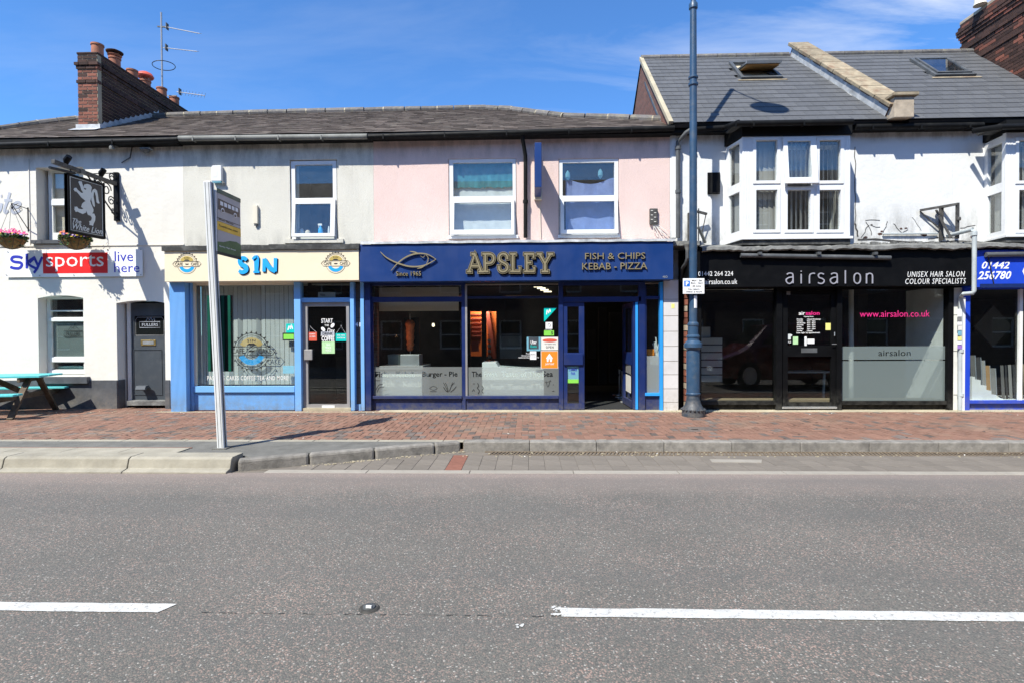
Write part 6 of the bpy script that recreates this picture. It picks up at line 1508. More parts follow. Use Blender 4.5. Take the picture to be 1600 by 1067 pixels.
polyC = [(XPa+XPw+.02, -.04), (XC1, -.04), (XC1, vR), (XPb+XPw+.02, vR)]
random.seed(33)
rfc = slab(carp, polyC); 
polyV = [(XPa+XPw+.02, -.04), (10.75, -.04), (12.6, vR), (XPb+XPw+.02, vR)]
slates(RR, rfc, polyV, .31, .225, 'slate_new', True, jit=.0022, avoid=[s2r])
x = XPb+XPw
while x < 12.: part('ridge_tile', M().tube([RR.pt(x, vR, .02), RR.pt(x+.44, vR, .02)], .075, 10), MT['ridge_old'], rfc); x += .45
roof_window(carp, s2r, 0)
# party parapet with coping slabs, kneeler stone and lead
pp = part('parapet', M(), MT['stone'], carp) if False else None
def parq(v, h, side): return Vector((px_at(v) + (XPw if side else 0), 0, 0)) + RR.o + RR.d*v + RR.n*h
m = M(); a0 = [parq(.1, -.1, 0), parq(.1, -.1, 1), parq(vR, -.1, 1), parq(vR, -.1, 0)]; a1 = [parq(.1, .19, 0), parq(.1, .19, 1), parq(vR, .19, 1), parq(vR, .19, 0)]
i_ = [m.V(p) for p in a0+a1]
for q in ((3,2,1,0),(4,5,6,7),(0,1,5,4),(1,2,6,5),(2,3,7,6),(3,0,4,7)): m.f.append([i_[k] for k in q])
pp = part('parapet', m, MT['brick_wall'], carp)
k = 8
for i in range(k):
    va, vb = .05+(vR+.08)*i/k+.006, .05+(vR+.08)*(i+1)/k-.006; m = M(); e_ = .05
    A = [parq(va, .20, 0)-Vector((e_,0,0)), parq(va, .20, 1)+Vector((e_,0,0)), parq(vb, .20, 1)+Vector((e_,0,0)), parq(vb, .20, 0)-Vector((e_,0,0))]; u_ = RR.n*(.075+random.uniform(-.004,.004))
    ii = [m.V(p) for p in A + [p+u_ for p in A]]
    for q in ((3,2,1,0),(4,5,6,7),(0,1,5,4),(1,2,6,5),(2,3,7,6),(3,0,4,7)): m.f.append([ii[k_] for k_ in q])
    part('coping_slab', m, MT['coping'], pp, bevel=.012)
kx = XPa; part('kneeler', M().prism([(10.42, 5.60), (10.42, 5.99), (10.60, 5.99), (10.95, 6.18), (10.95, 5.9), (10.66, 5.63)], (kx+.0, 0, 0), (0,1,0), (0,0,1), (XPw, 0, 0)), MT['stone'], pp, bevel=.012)
part('kneeler_cap', M().box(kx-.05, kx+XPw+.06, 10.37, 10.72, 5.992, 6.055), MT['coping'], pp, bevel=.012)
m = M(); n_ = 12
for i in range(n_):
    va = .1+(vR-.15)*i/n_; vb = .1+(vR-.15)*(i+1)/n_
    ii = [m.V(p) for p in (parq(va, .02, 0)-Vector((.012,0,0)), parq(vb, .02, 0)-Vector((.012,0,0)), parq(vb, .17+(.02 if i%2 else 0), 0)-Vector((.012,0,0)), parq(va, .17+(.02 if i%2 else 0), 0)-Vector((.012,0,0)))]
    m.f.append(ii); jj = [m.V(p) for p in (parq(va, .02, 0)-Vector((.11,0,0)), parq(vb, .02, 0)-Vector((.11,0,0)))]; m.f.append([ii[0], jj[0], jj[1], ii[1]])
part('lead_flashing', m, MT['lead'], pp)
# front
cf0 = R4(1521, 391, 1600, 449, YF+.05)
cf = part('sign_board', M().box(cf0[0], XC1, YF+.05, YW-.002, cf0[2], cf0[3]), MT['carpet_blue'], carp, bevel=.005)
sagging_cap(carp, P(1523.5,390,YF).x, XC1, sf0[3]+.03, 'old_lead', 32)
part('board_step', M().pb(1532.5, 443.5, 1640, 449.5, YF+.03, .02), MT['navy'], cf)
for s_, r in (('01442', (1534, 409, 1577.5, 420.5)), ('256780', (1527.5, 424, 1580, 437))): txt(s_, r, YF+.049, MT['white'], cf, shear=.3, bold=.02)
txt('CARPETS', (1597.5, 410, 1760, 437), YF+.049, MT['white'], cf, bold=.03)
ac = part('awning_cassette', M().tube([P(1540, 398.5, YF+.01), P(1700, 396, YF+.01)], .045, 12), MT['dark_pipe'], carp, smooth=True)
part('cassette_arm', M().bar(P(1544, 400, YF+.03), P(1553, 445, YF+.035), .014, .010), MT['wire'], ac)
part('post', M().pb(1506.5, 449, 1516, 643, YG-.06, .14), MT['carpet_blue'], carp, bevel=.004); part('post', M().pb(1503, 465, 1508, 641, YG-.09, .05), MT['upvc'], carp)
part('cill', M().pb(1516, 625, 1680, 630, YG-.03, .1), MT['carpet_blue'], carp, bevel=.004); part('stall_riser', M().pb(1516, 630, 1680, 643, YG+.03, .05), MT['carpet_blue'], carp)
cwn = part('shop_window', M().pb(1516, 449, 1680, 452, YG, .05), MT['carpet_blue'], carp); part('pane', M().pb(1516, 451, 1680, 625, YG+.04, .008), MT['shop_glass'], cwn)
part('mullion', M().pb(1593, 451, 1598, 625, YG-.0, .05), MT['old_white'], cwn)
cr_ = room(carp, P(1510,540,YG).x, XC1-.5, YG+.06, YG+4.5, PV, ssz+.02, 'room_dark')
part('diamond_display', M().prism([(0,-.45),(.4,0),(0,.45),(-.4,0)], tuple(P(1552, 510, YG+1.6)), (1,0,0), (0,0,1), (0,.04,0)), MT['char_board'], cr_)
part('window_bed', M().box(P(1516,600,YG+.1).x, XC1-.6, YG+.07, YG+.8, PV, P(1550,622,YG+.3).z), MT['room_white'], cr_)
st_ = thing('sample_stand', 'white stepped stand holding carpet samples behind the blue framed window', 'display stand', tuple(P(1530, 622, YG+.2)))
bd = [(1516, 555, 7, 596, 'grey_board'), (1522, 558, 10, 601, 'char_board'), (1534, 563, 4, 605, 'grey_board'), (1537, 571, 9, 610, 'brown_board'), (1546, 575, 9, 616, 'grey_board')]
a, b, c, e = R4(1516.5, 588, 1566, 624, YG+.15); part('stepped_side', M().prism([(0,0),(1,0),(1,.05),(.78,.12),(.78,.22),(.62,.25),(.62,.40),(.46,.44),(.46,.62),(.28,.66),(.28,.86),(.1,.9),(.1,1),(0,1)], (a, YG+.12, c), (b-a,0,0), (0,0,e-c), (0,.10,0)), MT['room_white'], st_)
labs = ['grey', 'tall charcoal', 'narrow grey', 'rust brown', 'mid grey']
pos = ['first from the blue post', 'second from the blue post', 'third from the blue post', 'fourth from the blue post', 'fifth from the blue post']
for (x, y, w_, yb2, mt_), l1, l2 in zip(bd, labs, pos):
    A = P(x, y, YG+.3); B = P(x+w_, y, YG+.3); C_ = P(x+w_+2, yb2, YG+.18); m = M(); m.obox((A.x, A.y, A.z), (B.x-A.x, 0, 0), (.0, .018, 0), (C_.x-B.x, -.12, C_.z-A.z))
    o = part('carpet_sample', m, MT[mt_]); setp(o, f'{l1} carpet sample board on the stepped stand, {l2}', 'carpet sample', 'carpet samples in the shop window')
    part('sample_edge', M().obox((B.x, B.y-.002, B.z), (.012, 0, 0), (0, .02, 0), (C_.x-B.x, -.12, C_.z-A.z)), MT['steel'], o)
x = 1566
seq = ['grey_board', 'char_board', 'grey_board', 'char_board', 'tan_board', 'tan_board']; nm_ = ['pale edged grey', 'charcoal', 'soft grey', 'black grey', 'olive tan', 'sandy tan']; wds = [6, 5, 7, 6, 10, 12]
for i, (mt_, w_) in enumerate(zip(seq, wds)):
    A = P(x+(1 if i else 0), 571-i*.4, YG+.22); B = P(x+w_-1, 571-i*.4, YG+.22); o = part('carpet_sample', M().obox((A.x, A.y, P(x, 623, YG+.2).z), (B.x-A.x, 0, 0), (.02, .03, 0), (.03, .08, A.z-P(x,623,YG+.2).z)), MT[mt_])
    setp(o, f'{nm_[i]} carpet sample upright in the window, number {i+1} of the standing row' if False else f'{nm_[i]} carpet sample in the upright row, ' + ['leftmost', 'just right of the leftmost', 'third from its left end', 'before the tan pair', 'left one of the tan pair', 'rightmost and widest'][i], 'carpet sample', 'carpet samples in the shop window'); x += w_
# brick stack standing on the far party wall at the right
sx_ = 10.55; Y0s, Y1s = 11.4, 13.6
zt_ = P(1503, 45, 13.4).z
q = P(1507, 60, 13.5); sx_ = q.x
stk = part('brick_chimney', M().box(sx_+.012, sx_+1.0, Y0s, Y1s, 5.6, q.z+.25), MT['dark_joint'], carp)
bq = M().box(0, 1, 0, 1, 0, 1).mesh('stack_brick'); bq.materials.append(MT['brick_dark']); bq2 = bq.copy(); bq2.materials.clear(); bq2.materials.append(MT['brick'])
z = q.z + .30; row = 0; cnt = 0; bulk = M()
zbot = 6.6
outs = [.02, .05, .08, .07, .045, .02, .0, .02, .035, .01]
while z > zbot:
    out = outs[row] if row < len(outs) else 0
    if row == 13: out = .02
    y = Y0s - (.11 if row % 2 else 0)
    while y < Y1s + out:
        ya, yb = max(y, Y0s-out), min(y+.215, Y1s+out)
        if yb-ya > .03 and ya > 11.3:
            if z > RR.o.z + (ya-10.60)*RR.d.z/RR.d.y - .2:
                mt4 = Matrix.Diagonal((.12, yb-ya-.008, .066, 1)); mt4.translation = (sx_-out, ya, z)
                if cnt < 300: inst('brick', bq if random.random() < .85 else bq2, stk, mt4); cnt += 1
        y += .225
    x = sx_ - out
    z -= .076; row += 1
part('stack_top', M().box(sx_-.02, sx_+1.0, Y0s-.05, Y1s+.03, q.z+.366, q.z+.44), MT['stone'], stk, bevel=.01)
c_ = P(1530, 10, 12.9); part('chimney_pot', M().lathe((c_.x+.02, 12.9, q.z+.43), [(.13,0),(.11,.06),(.10,.5),(.13,.54)], 18), MT['cream_paint'], stk, smooth=True)
m = M(); random.seed(9)
for k in range(70):
    t = random.random(); b0 = RR.pt(11.6 - (1-t)*1.9+.8, vR*(.35+.62*t) , .05) if False else P(1556+t*50, 80+t*14, 12.9-t*.9); m.tube([b0, b0+Vector((random.uniform(-.12,.12), random.uniform(-.05,.05), random.uniform(.02,.12)))], .006, 4)
part('bird_spikes', m, MT['steel'], stk, kind='stuff')

# ================================================================ THINGS IN THE STREET
# ---- banner
bn = thing('banner', 'white banner with blue and red sports channel lettering on the pub wall', 'banner', tuple(P(117, 412, YW-.05)))
a, b, c, e = R4(9, 391, 223, 433, YW-.03); part('banner_sheet', M().box(a, b, YW-.035, YW-.030, c, e), MT['white'], bn)
yb3 = YW-.036; rect((67, 395.5, 168, 427.5), yb3, MT['banner_red'], bn, name='red_panel')
px_strokes('lettering', [([(35,404),(30,402),(21,402),(18,406),(22,409.5),(32,411),(34,415),(30,419.5),(22,419.5),(16,417.5)], .055), ([(42,397),(42,420)], .055), ([(55,402),(43,411.5),(56,420)], .05)], yb3-.001, .05, 'banner_blue', bn, k=4)
px_strokes('lettering', [([(46,411),(55,402.5)], .05), ([(53,402),(60,417)], .05), ([(67,401.5) if False else (66,402),(58,420),(53,427)], .05)], yb3-.0025, .05, 'banner_blue', bn, smooth=False)
txt('sports', (72, 399, 162, 424.5), yb3-.003, MT['white'], bn, bold=.0)
txt('live', (179, 393, 208, 409), yb3, MT['banner_blue'], bn); txt('here', (178.5, 411.5, 218, 426), yb3, MT['banner_blue'], bn)
m = M()
for (px, py) in ((12,394),(62,431),(10,430),(115,430),(168,390.5),(220,390.5),(220,430)): q = P(px, py, YW-.04); m.lathe((q.x, q.y, q.z), [(.012,-.004),(.012,.004)], 10)
part('eyelets', m, MT['dark_pipe'], bn)
# ---- hanging baskets
def basket(cx, cy, label, seed, cols, sag=0):
    random.seed(seed); Yb = YW-.42; c_ = P(cx, cy, Yb); r = .235
    t = thing('hanging_basket', label, 'hanging basket', tuple(c_), 'hanging baskets on the pub wall')
    part('coir_bowl', M().lathe((c_.x, c_.y, c_.z), [(.03, -r*.82), (r*.45, -r*.72), (r*.75, -r*.48), (r*.93, -r*.2), (r, 0), (r*.9, .0)], 22), MT['coir'], t, smooth=True)
    m = M()
    for k in range(10):
        a = k*2*pi/10; m.tube([(c_.x+cos(a)*rr_, c_.y+sin(a)*rr_, c_.z+zz) for rr_, zz in ((r*.06,-r*.86),(r*.48,-r*.74),(r*.78,-r*.5),(r*.96,-r*.2),(r*1.02,0))], .004, 4)
    part('basket_wire', m, MT['iron_old'], t)
    lv = M(); fl = {c: M() for c in cols}
    for k in range(900):
        a = random.uniform(0, 2*pi); rr_ = r*1.12*sqrt(random.random()); h = random.uniform(-.03, .13)*(1.15-rr_/r*.6) if random.random() < .85 else -random.uniform(.0, .14)
        p = Vector((c_.x+cos(a)*rr_, c_.y+sin(a)*rr_, c_.z+h)); s_ = random.uniform(.018, .042); u = Vector((random.uniform(-1,1), random.uniform(-1,1), random.uniform(-.6,.6))).normalized(); v = u.cross(Vector((random.uniform(-1,1), random.uniform(-1,1), 1))).normalized()
        lv.f.append([lv.V(p-u*s_), lv.V(p+v*s_*.5), lv.V(p+u*s_), lv.V(p-v*s_*.5)])
    for k in range(190):
        a = random.uniform(0, 2*pi); rr_ = r*1.1*sqrt(random.random()); cc = cols[0] if (random.random() < .4 and sin(a) * rr_ > -.0) else random.choice(cols); h = (.09 if cc != cols[0] else .17)*(1.1-rr_/r*.5) + random.uniform(-.03,.03)
        p = Vector((c_.x+cos(a)*rr_, c_.y+sin(a)*rr_, c_.z+h)); s_ = random.uniform(.020, .036)
        n = Vector((random.uniform(-.5,.5), -1, random.uniform(.1,1))).normalized(); u = n.orthogonal().normalized(); v = n.cross(u)
        mm_ = fl[cc]; mm_.f.append([mm_.V(p + (u*cos(q_) + v*sin(q_))*s_*(1 if j % 2 else .6) + n*(.004 if j % 2 else 0)) for j, q_ in enumerate([x_*2*pi/10 for x_ in range(10)])])
    part('foliage', lv, MT['leaf'], t, kind='stuff')
    for cc in cols: part('flowers', fl[cc], MT[cc], t, kind='stuff')
    top = Vector((c_.x+.02, c_.y, c_.z + .68))
    for k in range(3):
        a = k*2*pi/3+.4; part('chain', M().tube([(c_.x+cos(a)*r, c_.y+sin(a)*r, c_.z), top], .004, 4), MT['iron_old'], t)
    return c_, top, t
c1, t1, b1 = basket(17, 374, 'full flower basket with pink and purple blooms at the left photo edge', 5, ['petal_pink', 'petal_purple', 'petal_yellow'])
c2, t2, b2_ = basket(118, 375, 'smaller red and green flower basket hanging under the black pub sign', 6, ['petal_red', 'petal_purple', 'petal_yellow'])
for nm, tp_, wx, lb in (('basket_bracket', t1, P(45, 350, YW).x, 'black scrolled iron bracket carrying the pink flower basket'), ('basket_bracket', t2, P(156, 350, YW).x, 'thin iron bracket carrying the red flower basket behind the sign')):
    t = thing(nm, lb, 'bracket', (wx, YW, tp_.z), 'basket brackets')
    W1 = Vector((wx, YW-.012, tp_.z+.0)); W0 = Vector((wx, YW-.012, tp_.z-.42)); tip = Vector((tp_.x, tp_.y, tp_.z+.02))
    part('wall_bar', M().tube([W1+Vector((0,0,.03)), W0-Vector((0,0,.04))], .013, 6), MT['wire'], t); part('arm', M().tube([W1, tip], .008, 6), MT['wire'], t); part('stay', M().tube([W0, tip], .008, 6), MT['wire'], t)
    d = (tip-W1); mid = W1+d*.45+Vector((0,0,-.06)); dn = d.normalized(); part('scroll', M().tube([mid + dn*cos(a_)*.05*(1-a_/12) + Vector((0,0,1))*sin(a_)*.05*(1-a_/12) for a_ in [k*.5 for k in range(18)]], .005, 5), MT['wire'], t)
# ---- pub sign
YA, YBn = 9.62, 10.36
SX = P(104, 318, YA).x; zt0 = P(104, 270.6, YA).z; zb0_ = P(104, 363.8, YA).z
SX2 = P(162, 330, YBn).x
ps = thing('pub_sign', 'black hanging pub sign with a white lion on an iron wall bracket', 'pub sign', (SX, YW, zt0))
N = Vector((1, 0, 0)); fr = lambda u, v: Vector((SX + (SX2-SX)*u, YA + (YBn-YA)*u, zb0_ + (zt0-zb0_)*v))
bd_ = part('sign_panel', M().obox(fr(0,0)-Vector((.03,0,0)), fr(1,0)-fr(0,0), (.05,0,0), fr(0,1)-fr(0,0)), MT['sign_board'], ps)
U = fr(1,0)-fr(0,0); V = fr(0,1)-fr(0,0); O = fr(0,0)+Vector((.021,0,0))
m = M(); 
for (u0,u1,v0,v1) in ((0,.04,0,1),(.96,1,0,1),(.04,.96,0,.03),(.04,.96,.97,1)): m.obox(fr(u0,v0)-Vector((.045,0,0)), U*(u1-u0), (.08,0,0), V*(v1-v0))
part('sign_frame', m, MT['black'], bd_, bevel=.004)
N_ = Vector((.002,0,0))
m = M(); ribbon(m, [(.07,.055),(.93,.055),(.93,.95),(.07,.95)], .008, O, U, V, N_, closed=True); part('border_line', m, MT['lion_white'], bd_)
def z6(l):
    out = []
    for x, y in l:
        t = (x-150)/365.; t2 = t*1.0; top = 255+105*t; bot = 840+65*t; out.append((min(1, max(0, t/(t+(1-t)*1.0))), (bot-y)/(bot-top)))
    return out
lion = z6([(305,400),(303,382),(312,366),(340,360),(368,370),(384,392),(378,430),(381,462),(376,500),(366,530),(376,560),(388,588),(398,612),(396,632),(384,650),(405,652),(416,682),(412,722),(396,752),(390,774),(373,766),(354,764),(357,742),(351,728),(373,718),(380,692),(366,672),(341,664),(331,640),(328,622),(322,642),(290,656),(256,642),(240,633),(224,638),(207,608),(216,600),(210,588),(236,584),(250,604),(276,609),(298,606),(276,586),(285,556),(302,538),(320,530),(305,515),(278,494),(251,457),(234,438),(216,434),(206,415),(216,401),(233,400),(246,420),(268,440),(288,452),(296,442),(280,420),(272,388),(260,360),(252,342),(266,332),(286,338),(292,366),(302,392),(308,412),(322,418),(332,408),(318,402)])
tail = z6([(408,588),(393,572),(378,520),(380,452),(394,416),(416,407),(436,425),(446,470),(451,520),(462,550),(446,553),(430,540),(425,482),(415,442),(405,442),(400,482),(408,530),(413,572)])
def tri(poly):
    vo, eo, fo = delaunay_2d_cdt([Vector(p) for p in poly], [(i, (i+1) % len(poly)) for i in range(len(poly))], [], 1, 1e-7)[:3]
    return [tuple(v) for v in vo], [list(f) for f in fo]
for pl in (lion, tail): part('lion_emblem', place2d(*tri(pl), O, U, V, N_), MT['lion_white'], bd_)
txt3('The', O+U*.12+V*.185, U*.22, V*.075, N_, MT['lion_white'], bd_, shear=.35, bold=.01); txt3('White Lion', O+U*.12+V*.075, U*.80, V*.105, N_, MT['lion_white'], bd_, shear=.35, bold=.008)
za_ = zt0+.12; bxm = lambda y0, y1, z, h, w: M().box(SX-w/2, SX+w/2, y0, y1, z-h/2, z+h/2)
part('beam', bxm(9.35, YW-.05, za_, .07, .07), MT['iron_old'], ps, bevel=.004); part('beam_sleeve', bxm(9.9, 10.0, za_, .09, .09), MT['dark_pipe'], ps)
for yy in (YA+.1, YBn-.1): part('hanger', M().tube([(SX, yy, za_-.03), (SX, yy, zt0-.0)], .012, 6), MT['wire'], ps)
part('wall_plate', M().box(SX-.05, SX+.05, YW-.05, YW-.004, zt0-.62, zt0+.36), MT['black'], ps, bevel=.006)
random.seed(3)
for k_, (y0, z0_, r_) in enumerate(((10.55, zt0-.05, .14), (10.68, zt0-.25, .10), (10.7, zt0+.22, .09), (10.35, zt0+.02, .08), (10.72, zt0-.45, .06))):
    part('scrollwork', M().tube([(SX+random.uniform(-.01,.01), y0 + cos(a_)*r_*(1-a_/13), z0_ + sin(a_)*r_*(1-a_/13)) for a_ in [q_*.45 for q_ in range(22)]], .011, 6), MT['wire'], ps)
part('stay', M().tube([(SX, YW-.05, zt0-.55), (SX, 10.1, za_-.03)], .014, 6), MT['wire'], ps); part('stay', M().tube([(SX, YW-.05, zt0+.34), (SX, 10.2, za_+.03)], .010, 6), MT['wire'], ps)
for yy in (9.62, 10.42):
    part('spotlight', M().tube([(SX, yy, za_+.03), (SX+.03, yy-.02, za_+.10), (SX+.10, yy-.04, za_+.16)], [.03, .055, .05], 10), MT['black'], ps)
# cowl light over the sign and small gadgets under the eaves
part('sign_light', M().tube([(SX-.02, 9.3, zt0+.0), (SX+.05, 9.75, zt0+.03)], .025, 8), MT['wire'], ps)
fl_ = thing('flood_light', 'small pale floodlight under the pub gutter above the sign bracket', 'floodlight', tuple(P(175, 229, YW-.2))); q = P(175, 231, YW-.2)
part('lamp_head', M().lathe((q.x, q.y, q.z-.04), [(.045,0),(.05,.05),(.03,.09)], 12), MT['grey_gutter'], fl_); part('bracket', M().bar(q+Vector((0,0,.04)), (q.x, YW, q.z+.07), .02, .02), MT['grey_gutter'], fl_)
cc_ = thing('dome_camera', 'small dark dome camera under the eaves of the pub', 'camera', tuple(P(227, 236, YW-.1))); q = P(227, 236, YW-.1)
part('dome', M().lathe((q.x, q.y, q.z-.06), [(.01,0),(.06,.03),(.09,.07),(.09,.09)], 14), MT['dark_pipe'], cc_, smooth=True); part('base', M().box(q.x-.1, q.x+.1, q.y-.02, YW, q.z+.03, q.z+.06), MT['grey_pipe'], cc_)
setp(part('cable', M().tube([P(190,255,YW-.03), P(203,247,YW-.02), P(206,232,YW-.02), P(207,226,YW-.02)], .009, 6), MT['wire']), 'black cable running up the pub wall from the sign bracket', 'cable')
# ---- picnic table
tb = thing('picnic_table', 'turquoise topped picnic table with dark wooden legs outside the pub', 'picnic table', (-9.6, 9.95, PV))
random.seed(2)
legx = P(12,650,9.36).x-.14; tb.rotation_euler = (0, 0, radians(13)); yc = 10.0; topz = PV+.76; tx0, tx1 = -11.3, P(70, 589, 9.95).x
for i in range(5): part('top_board', M().box(tx0, tx1+random.uniform(-.01,.01), yc-.36+i*.146, yc-.36+i*.146+.136, topz-.035, topz+random.uniform(-.002,.002)), MT['teal'], tb, bevel=.005)
for s_ in (-1, 1):
    for i in range(2): part('bench_board', M().box(tx0, ((P(25,617,9.28).x+P(99,604,10.7).x)/2), yc+s_*.74-.13+i*.135, yc+s_*.74-.13+i*.135+.125, PV+.43, PV+.465), MT['teal'], tb, bevel=.005)
for xx in (legx, legx-1.35):
    for s_ in (-1, 1): part('leg', M().bar((xx, yc+s_*.66, PV+.0), (xx, yc+s_*.12, topz-.04), .045, .10, up=(1,0,0)), MT['wood_dark'], tb, bevel=.004)
    part('seat_bearer', M().bar((xx-.05, yc-.88, PV+.38), (xx-.05, yc+.88, PV+.38), .045, .095), MT['wood_dark'], tb, bevel=.004); part('top_bearer', M().bar((xx-.05, yc-.34, topz-.08), (xx-.05, yc+.34, topz-.08), .045, .08), MT['wood_dark'], tb, bevel=.004)
part('brace', M().bar((legx-.08, yc, PV+.38), (legx-.7, yc, topz-.05), .05, .09), MT['wood_dark'], tb)
# ---- bus stop
bs_ = G(347.5, 700); btp = P(333, 288, bs_.y); bt = thing('bus_stop', 'leaning white bus stop pole with flag and green timetable case', 'bus stop', tuple(bs_))
B0 = Vector((bs_.x, bs_.y, PV)); B1 = Vector((btp.x, btp.y-.10, btp.z)); ax = (B1-B0).normalized()
def onp(t, dx=0, dy=0): return B0 + (B1-B0)*t + Vector((dx, dy, 0))
hw = .047
m = M(); m.obox(B0+Vector((-hw,-hw,0)), (2*hw,0,0), (0,2*hw,0), B1-B0); part('pole', m, MT['pole_white'], bt, bevel=.012)
m = M()
for dx in (-.024, .020): m.obox(B0+Vector((dx,-hw-.002,.02)), (.006,0,0), (0,.003,0), (B1-B0)*.99)
m.obox(B0+Vector((hw-.001,-.02,.02)), (.003,0,0), (0,.03,0), (B1-B0)*.99); part('pole_groove', m, MT['pole_groove'], bt)
part('pole_collar', M().box(B0.x-.09, B0.x+.09, B0.y-.09, B0.y+.09, PV, PV+.015), MT['tarmac'], bt)
# flag, at right angles to the kerb
fu = (P(338, 345, B1.y+.05)); tz0 = P(338, 298, fu.y).z; tz1 = P(340, 393, fu.y).z
fx = fu.x; U = Vector((0, .58, 0)); V = Vector((-.0, 0, tz0-tz1)); O = Vector((fx, fu.y, tz1)); slant = Vector((.035, 0, 0))
fg = part('flag', M().obox(O-Vector((.02,0,0)), U+slant*0, (.03,0,0), V), MT['flag_panel'], bt)
for r0, r1, mt_ in ((0, .30, 'white'),): pass
def fq(u0, u1, v0, v1, mt_, nm, k=.012): return part(nm, M().obox(O+U*u0+V*v0+Vector((.0101,0,0)), U*(u1-u0), (k-.010,0,0), V*(v1-v0)), MT[mt_], fg)
fq(0, 1, .97, 1.04, 'dark_green', 'flag_rail', .016); fq(0, 1, -.05, .0, 'green_black', 'flag_rail', .016)
fq(0, 1, .555, .565, 'bus_brown', 'rule'); fq(0, 1, .36, .50, 'bus_yellow', 'yellow_band'); fq(0, 1, .50, .507, 'bus_brown', 'rule')
part('green_hill', M().prism([(0,0),(1,0),(1,.22),(.8,.25),(.5,.23),(.25,.18),(0,.16)], O+Vector((.0101,0,0)), U, V, (.002,0,0)), MT['bus_green'], fg)
O2 = O + Vector((.0125,0,0))
busm = M(); 
def bq_(l, mm_): mm_.prism(l, O2, U, V, (.002,0,0))
bq_([(.05,.70),(.95,.70),(.95,.86),(.05,.88)], busm); part('bus_pictogram', busm, MT['bus_brown'], fg)
m = M()
for i in range(5): m.prism([(.12+i*.16,.78),(.24+i*.16,.78),(.24+i*.16,.845),(.12+i*.16,.85)], O2+Vector((.002,0,0)), U, V, (.001,0,0))
for u_ in (.22, .75): m.prism([(u_+.07*cos(a_*pi/6), .705+.04*sin(a_*pi/6)) for a_ in range(12)], O2+Vector((.002,0,0)), U, V, (.001,0,0))
part('bus_windows', m, MT['white'], fg)
m = M()
for u_ in (.22, .75): m.prism([(u_+.045*cos(a_*pi/6), .70+.026*sin(a_*pi/6)) for a_ in range(12)], O2+Vector((.003,0,0)), U, V, (.001,0,0))
part('bus_wheels', m, MT['bus_brown'], fg)
txt3('Bus Stop', O2+U*.06+V*.52, U*.62, V*.05 if False else V*.035, Vector((.002,0,0)), MT['bus_brown'], fg, bold=.02)
txt3('Towards town centre', O2+U*.06+V*.42, U*.8, V*.035, Vector((.002,0,0)), MT['bus_brown'], fg)
txt3('Apsley High Street', O2+U*.06+V*.08, U*.7, V*.03, Vector((.002,0,0)), MT['white'], fg)
part('flag_bracket', M().box(fx-.05, fx+.01, O.y-.03, O.y+.01, tz1, tz0), MT['pole_white'], bt)
cs = R4(325, 462, 361, 580, B0.y+.02); t_ = .5; cx_ = (cs[0]+cs[1])/2
tc2 = part('timetable_case', M().box(cs[0]+.0, cs[1]-.0, B0.y+.02, B0.y+.07, cs[2], cs[3]), MT['green_black'], bt)
for (xa, xb) in ((cs[0], cs[0]+.035), (cs[1]-.035, cs[1]), (cs[1]-.12, cs[1]-.085)): part('case_edge', M().box(xa, xb, B0.y+.010, B0.y+.019, cs[2], cs[3]), MT['dark_green'], tc2)
# ---- alarm box, meter box, fixtures
ab = thing('alarm_box', 'white alarm box on the cream wall above the bus stop pole', 'alarm box', tuple(P(337, 272, YW))); 
a, b, c, e = R4(329.5, 259, 345, 283, YW-.1); part('cover', M().prism([(0,0),(1,0),(1,1),(.1,1),(0,.9)], (a, YW-.09, c), (b-a,0,0), (0,0,e-c), (0,.085,0)), MT['upvc'], ab, bevel=.008); part('lens', M().box(a+.01, b-.01, YW-.085, YW-.01, c-.03, c-.001), MT['blue_film'], ab)
rect((332, 268, 339, 277), YW-.091, MT['offwhite'], ab, name='maker_label')
part('strobe', M().lathe((b+.02, YW-.05, c-.06), [(.02,0),(.03,.03),(.02,.05)], 8), MT['grey_gutter'], ab)
bo = thing('wall_light_box', 'narrow cream vertical fitting on the wall between bus stop flag and window', 'wall fitting', tuple(P(399, 336, YW))); part('housing', M().pb(395.5, 321, 402, 350, YW-.06, .056), MT['cream_paint'], bo, bevel=.008); part('end_cap', M().pb(397, 350.5, 401, 353, YW-.05, .04), MT['dark_pipe'], bo)
pj = thing('projecting_sign', 'slim blue projecting shop sign seen edge on between pink windows', 'projecting sign', tuple(P(841, 270, YW)))
a, b, c, e = R4(835, 223.5, 848, 293, 10.02); a0 = P(835.5, 258, 10.1).x; part('sign_case', M().box(a0, a0+.125, 10.02, 10.74, P(841,293,10.02).z, P(841,223,10.02).z), MT['fascia_blue'], pj, bevel=.006)
part('wall_bracket', M().box(a0+.02, a0+.10, 10.74, YW-.002, P(841,300,10.8).z, P(841,240,10.8).z), MT['pelmet'], pj); part('cable_box', M().pb(834.5, 297, 847, 312, YW-.1, .09), MT['pelmet'], pj, bevel=.005)
part('conduit', M().tube([P(843.5, 311, YW-.02), P(845, 372, YW-.02)], .008, 6), MT['pelmet'], pj)
jb = thing('junction_box', 'dark cable junction box on the pink wall with dangling wires', 'junction box', tuple(P(1021, 338, YW))); part('box', M().pb(1015.5, 326, 1028, 351, YW-.07, .066), MT['iron_old'], jb, bevel=.012)
random.seed(8); m = M()
for k in range(7):
    s0_ = P(1019+k*1.1, 350, YW-.03); e0 = P(1027+k*3.5, 370+random.uniform(-1,3), YW-.04); md = (s0_+e0)/2+Vector((random.uniform(-.05,.05), -.01, random.uniform(-.04,.04))); m.tube([s0_, md, e0], .006, 5)
for k in range(6): q = P(1017+(k%2)*5, 329+k*3.5, YW-.072); m.box(q.x, q.x+.04, q.y-.004, q.y, q.z-.012, q.z)
part('wires', m, MT['offwhite'], jb, kind='stuff')
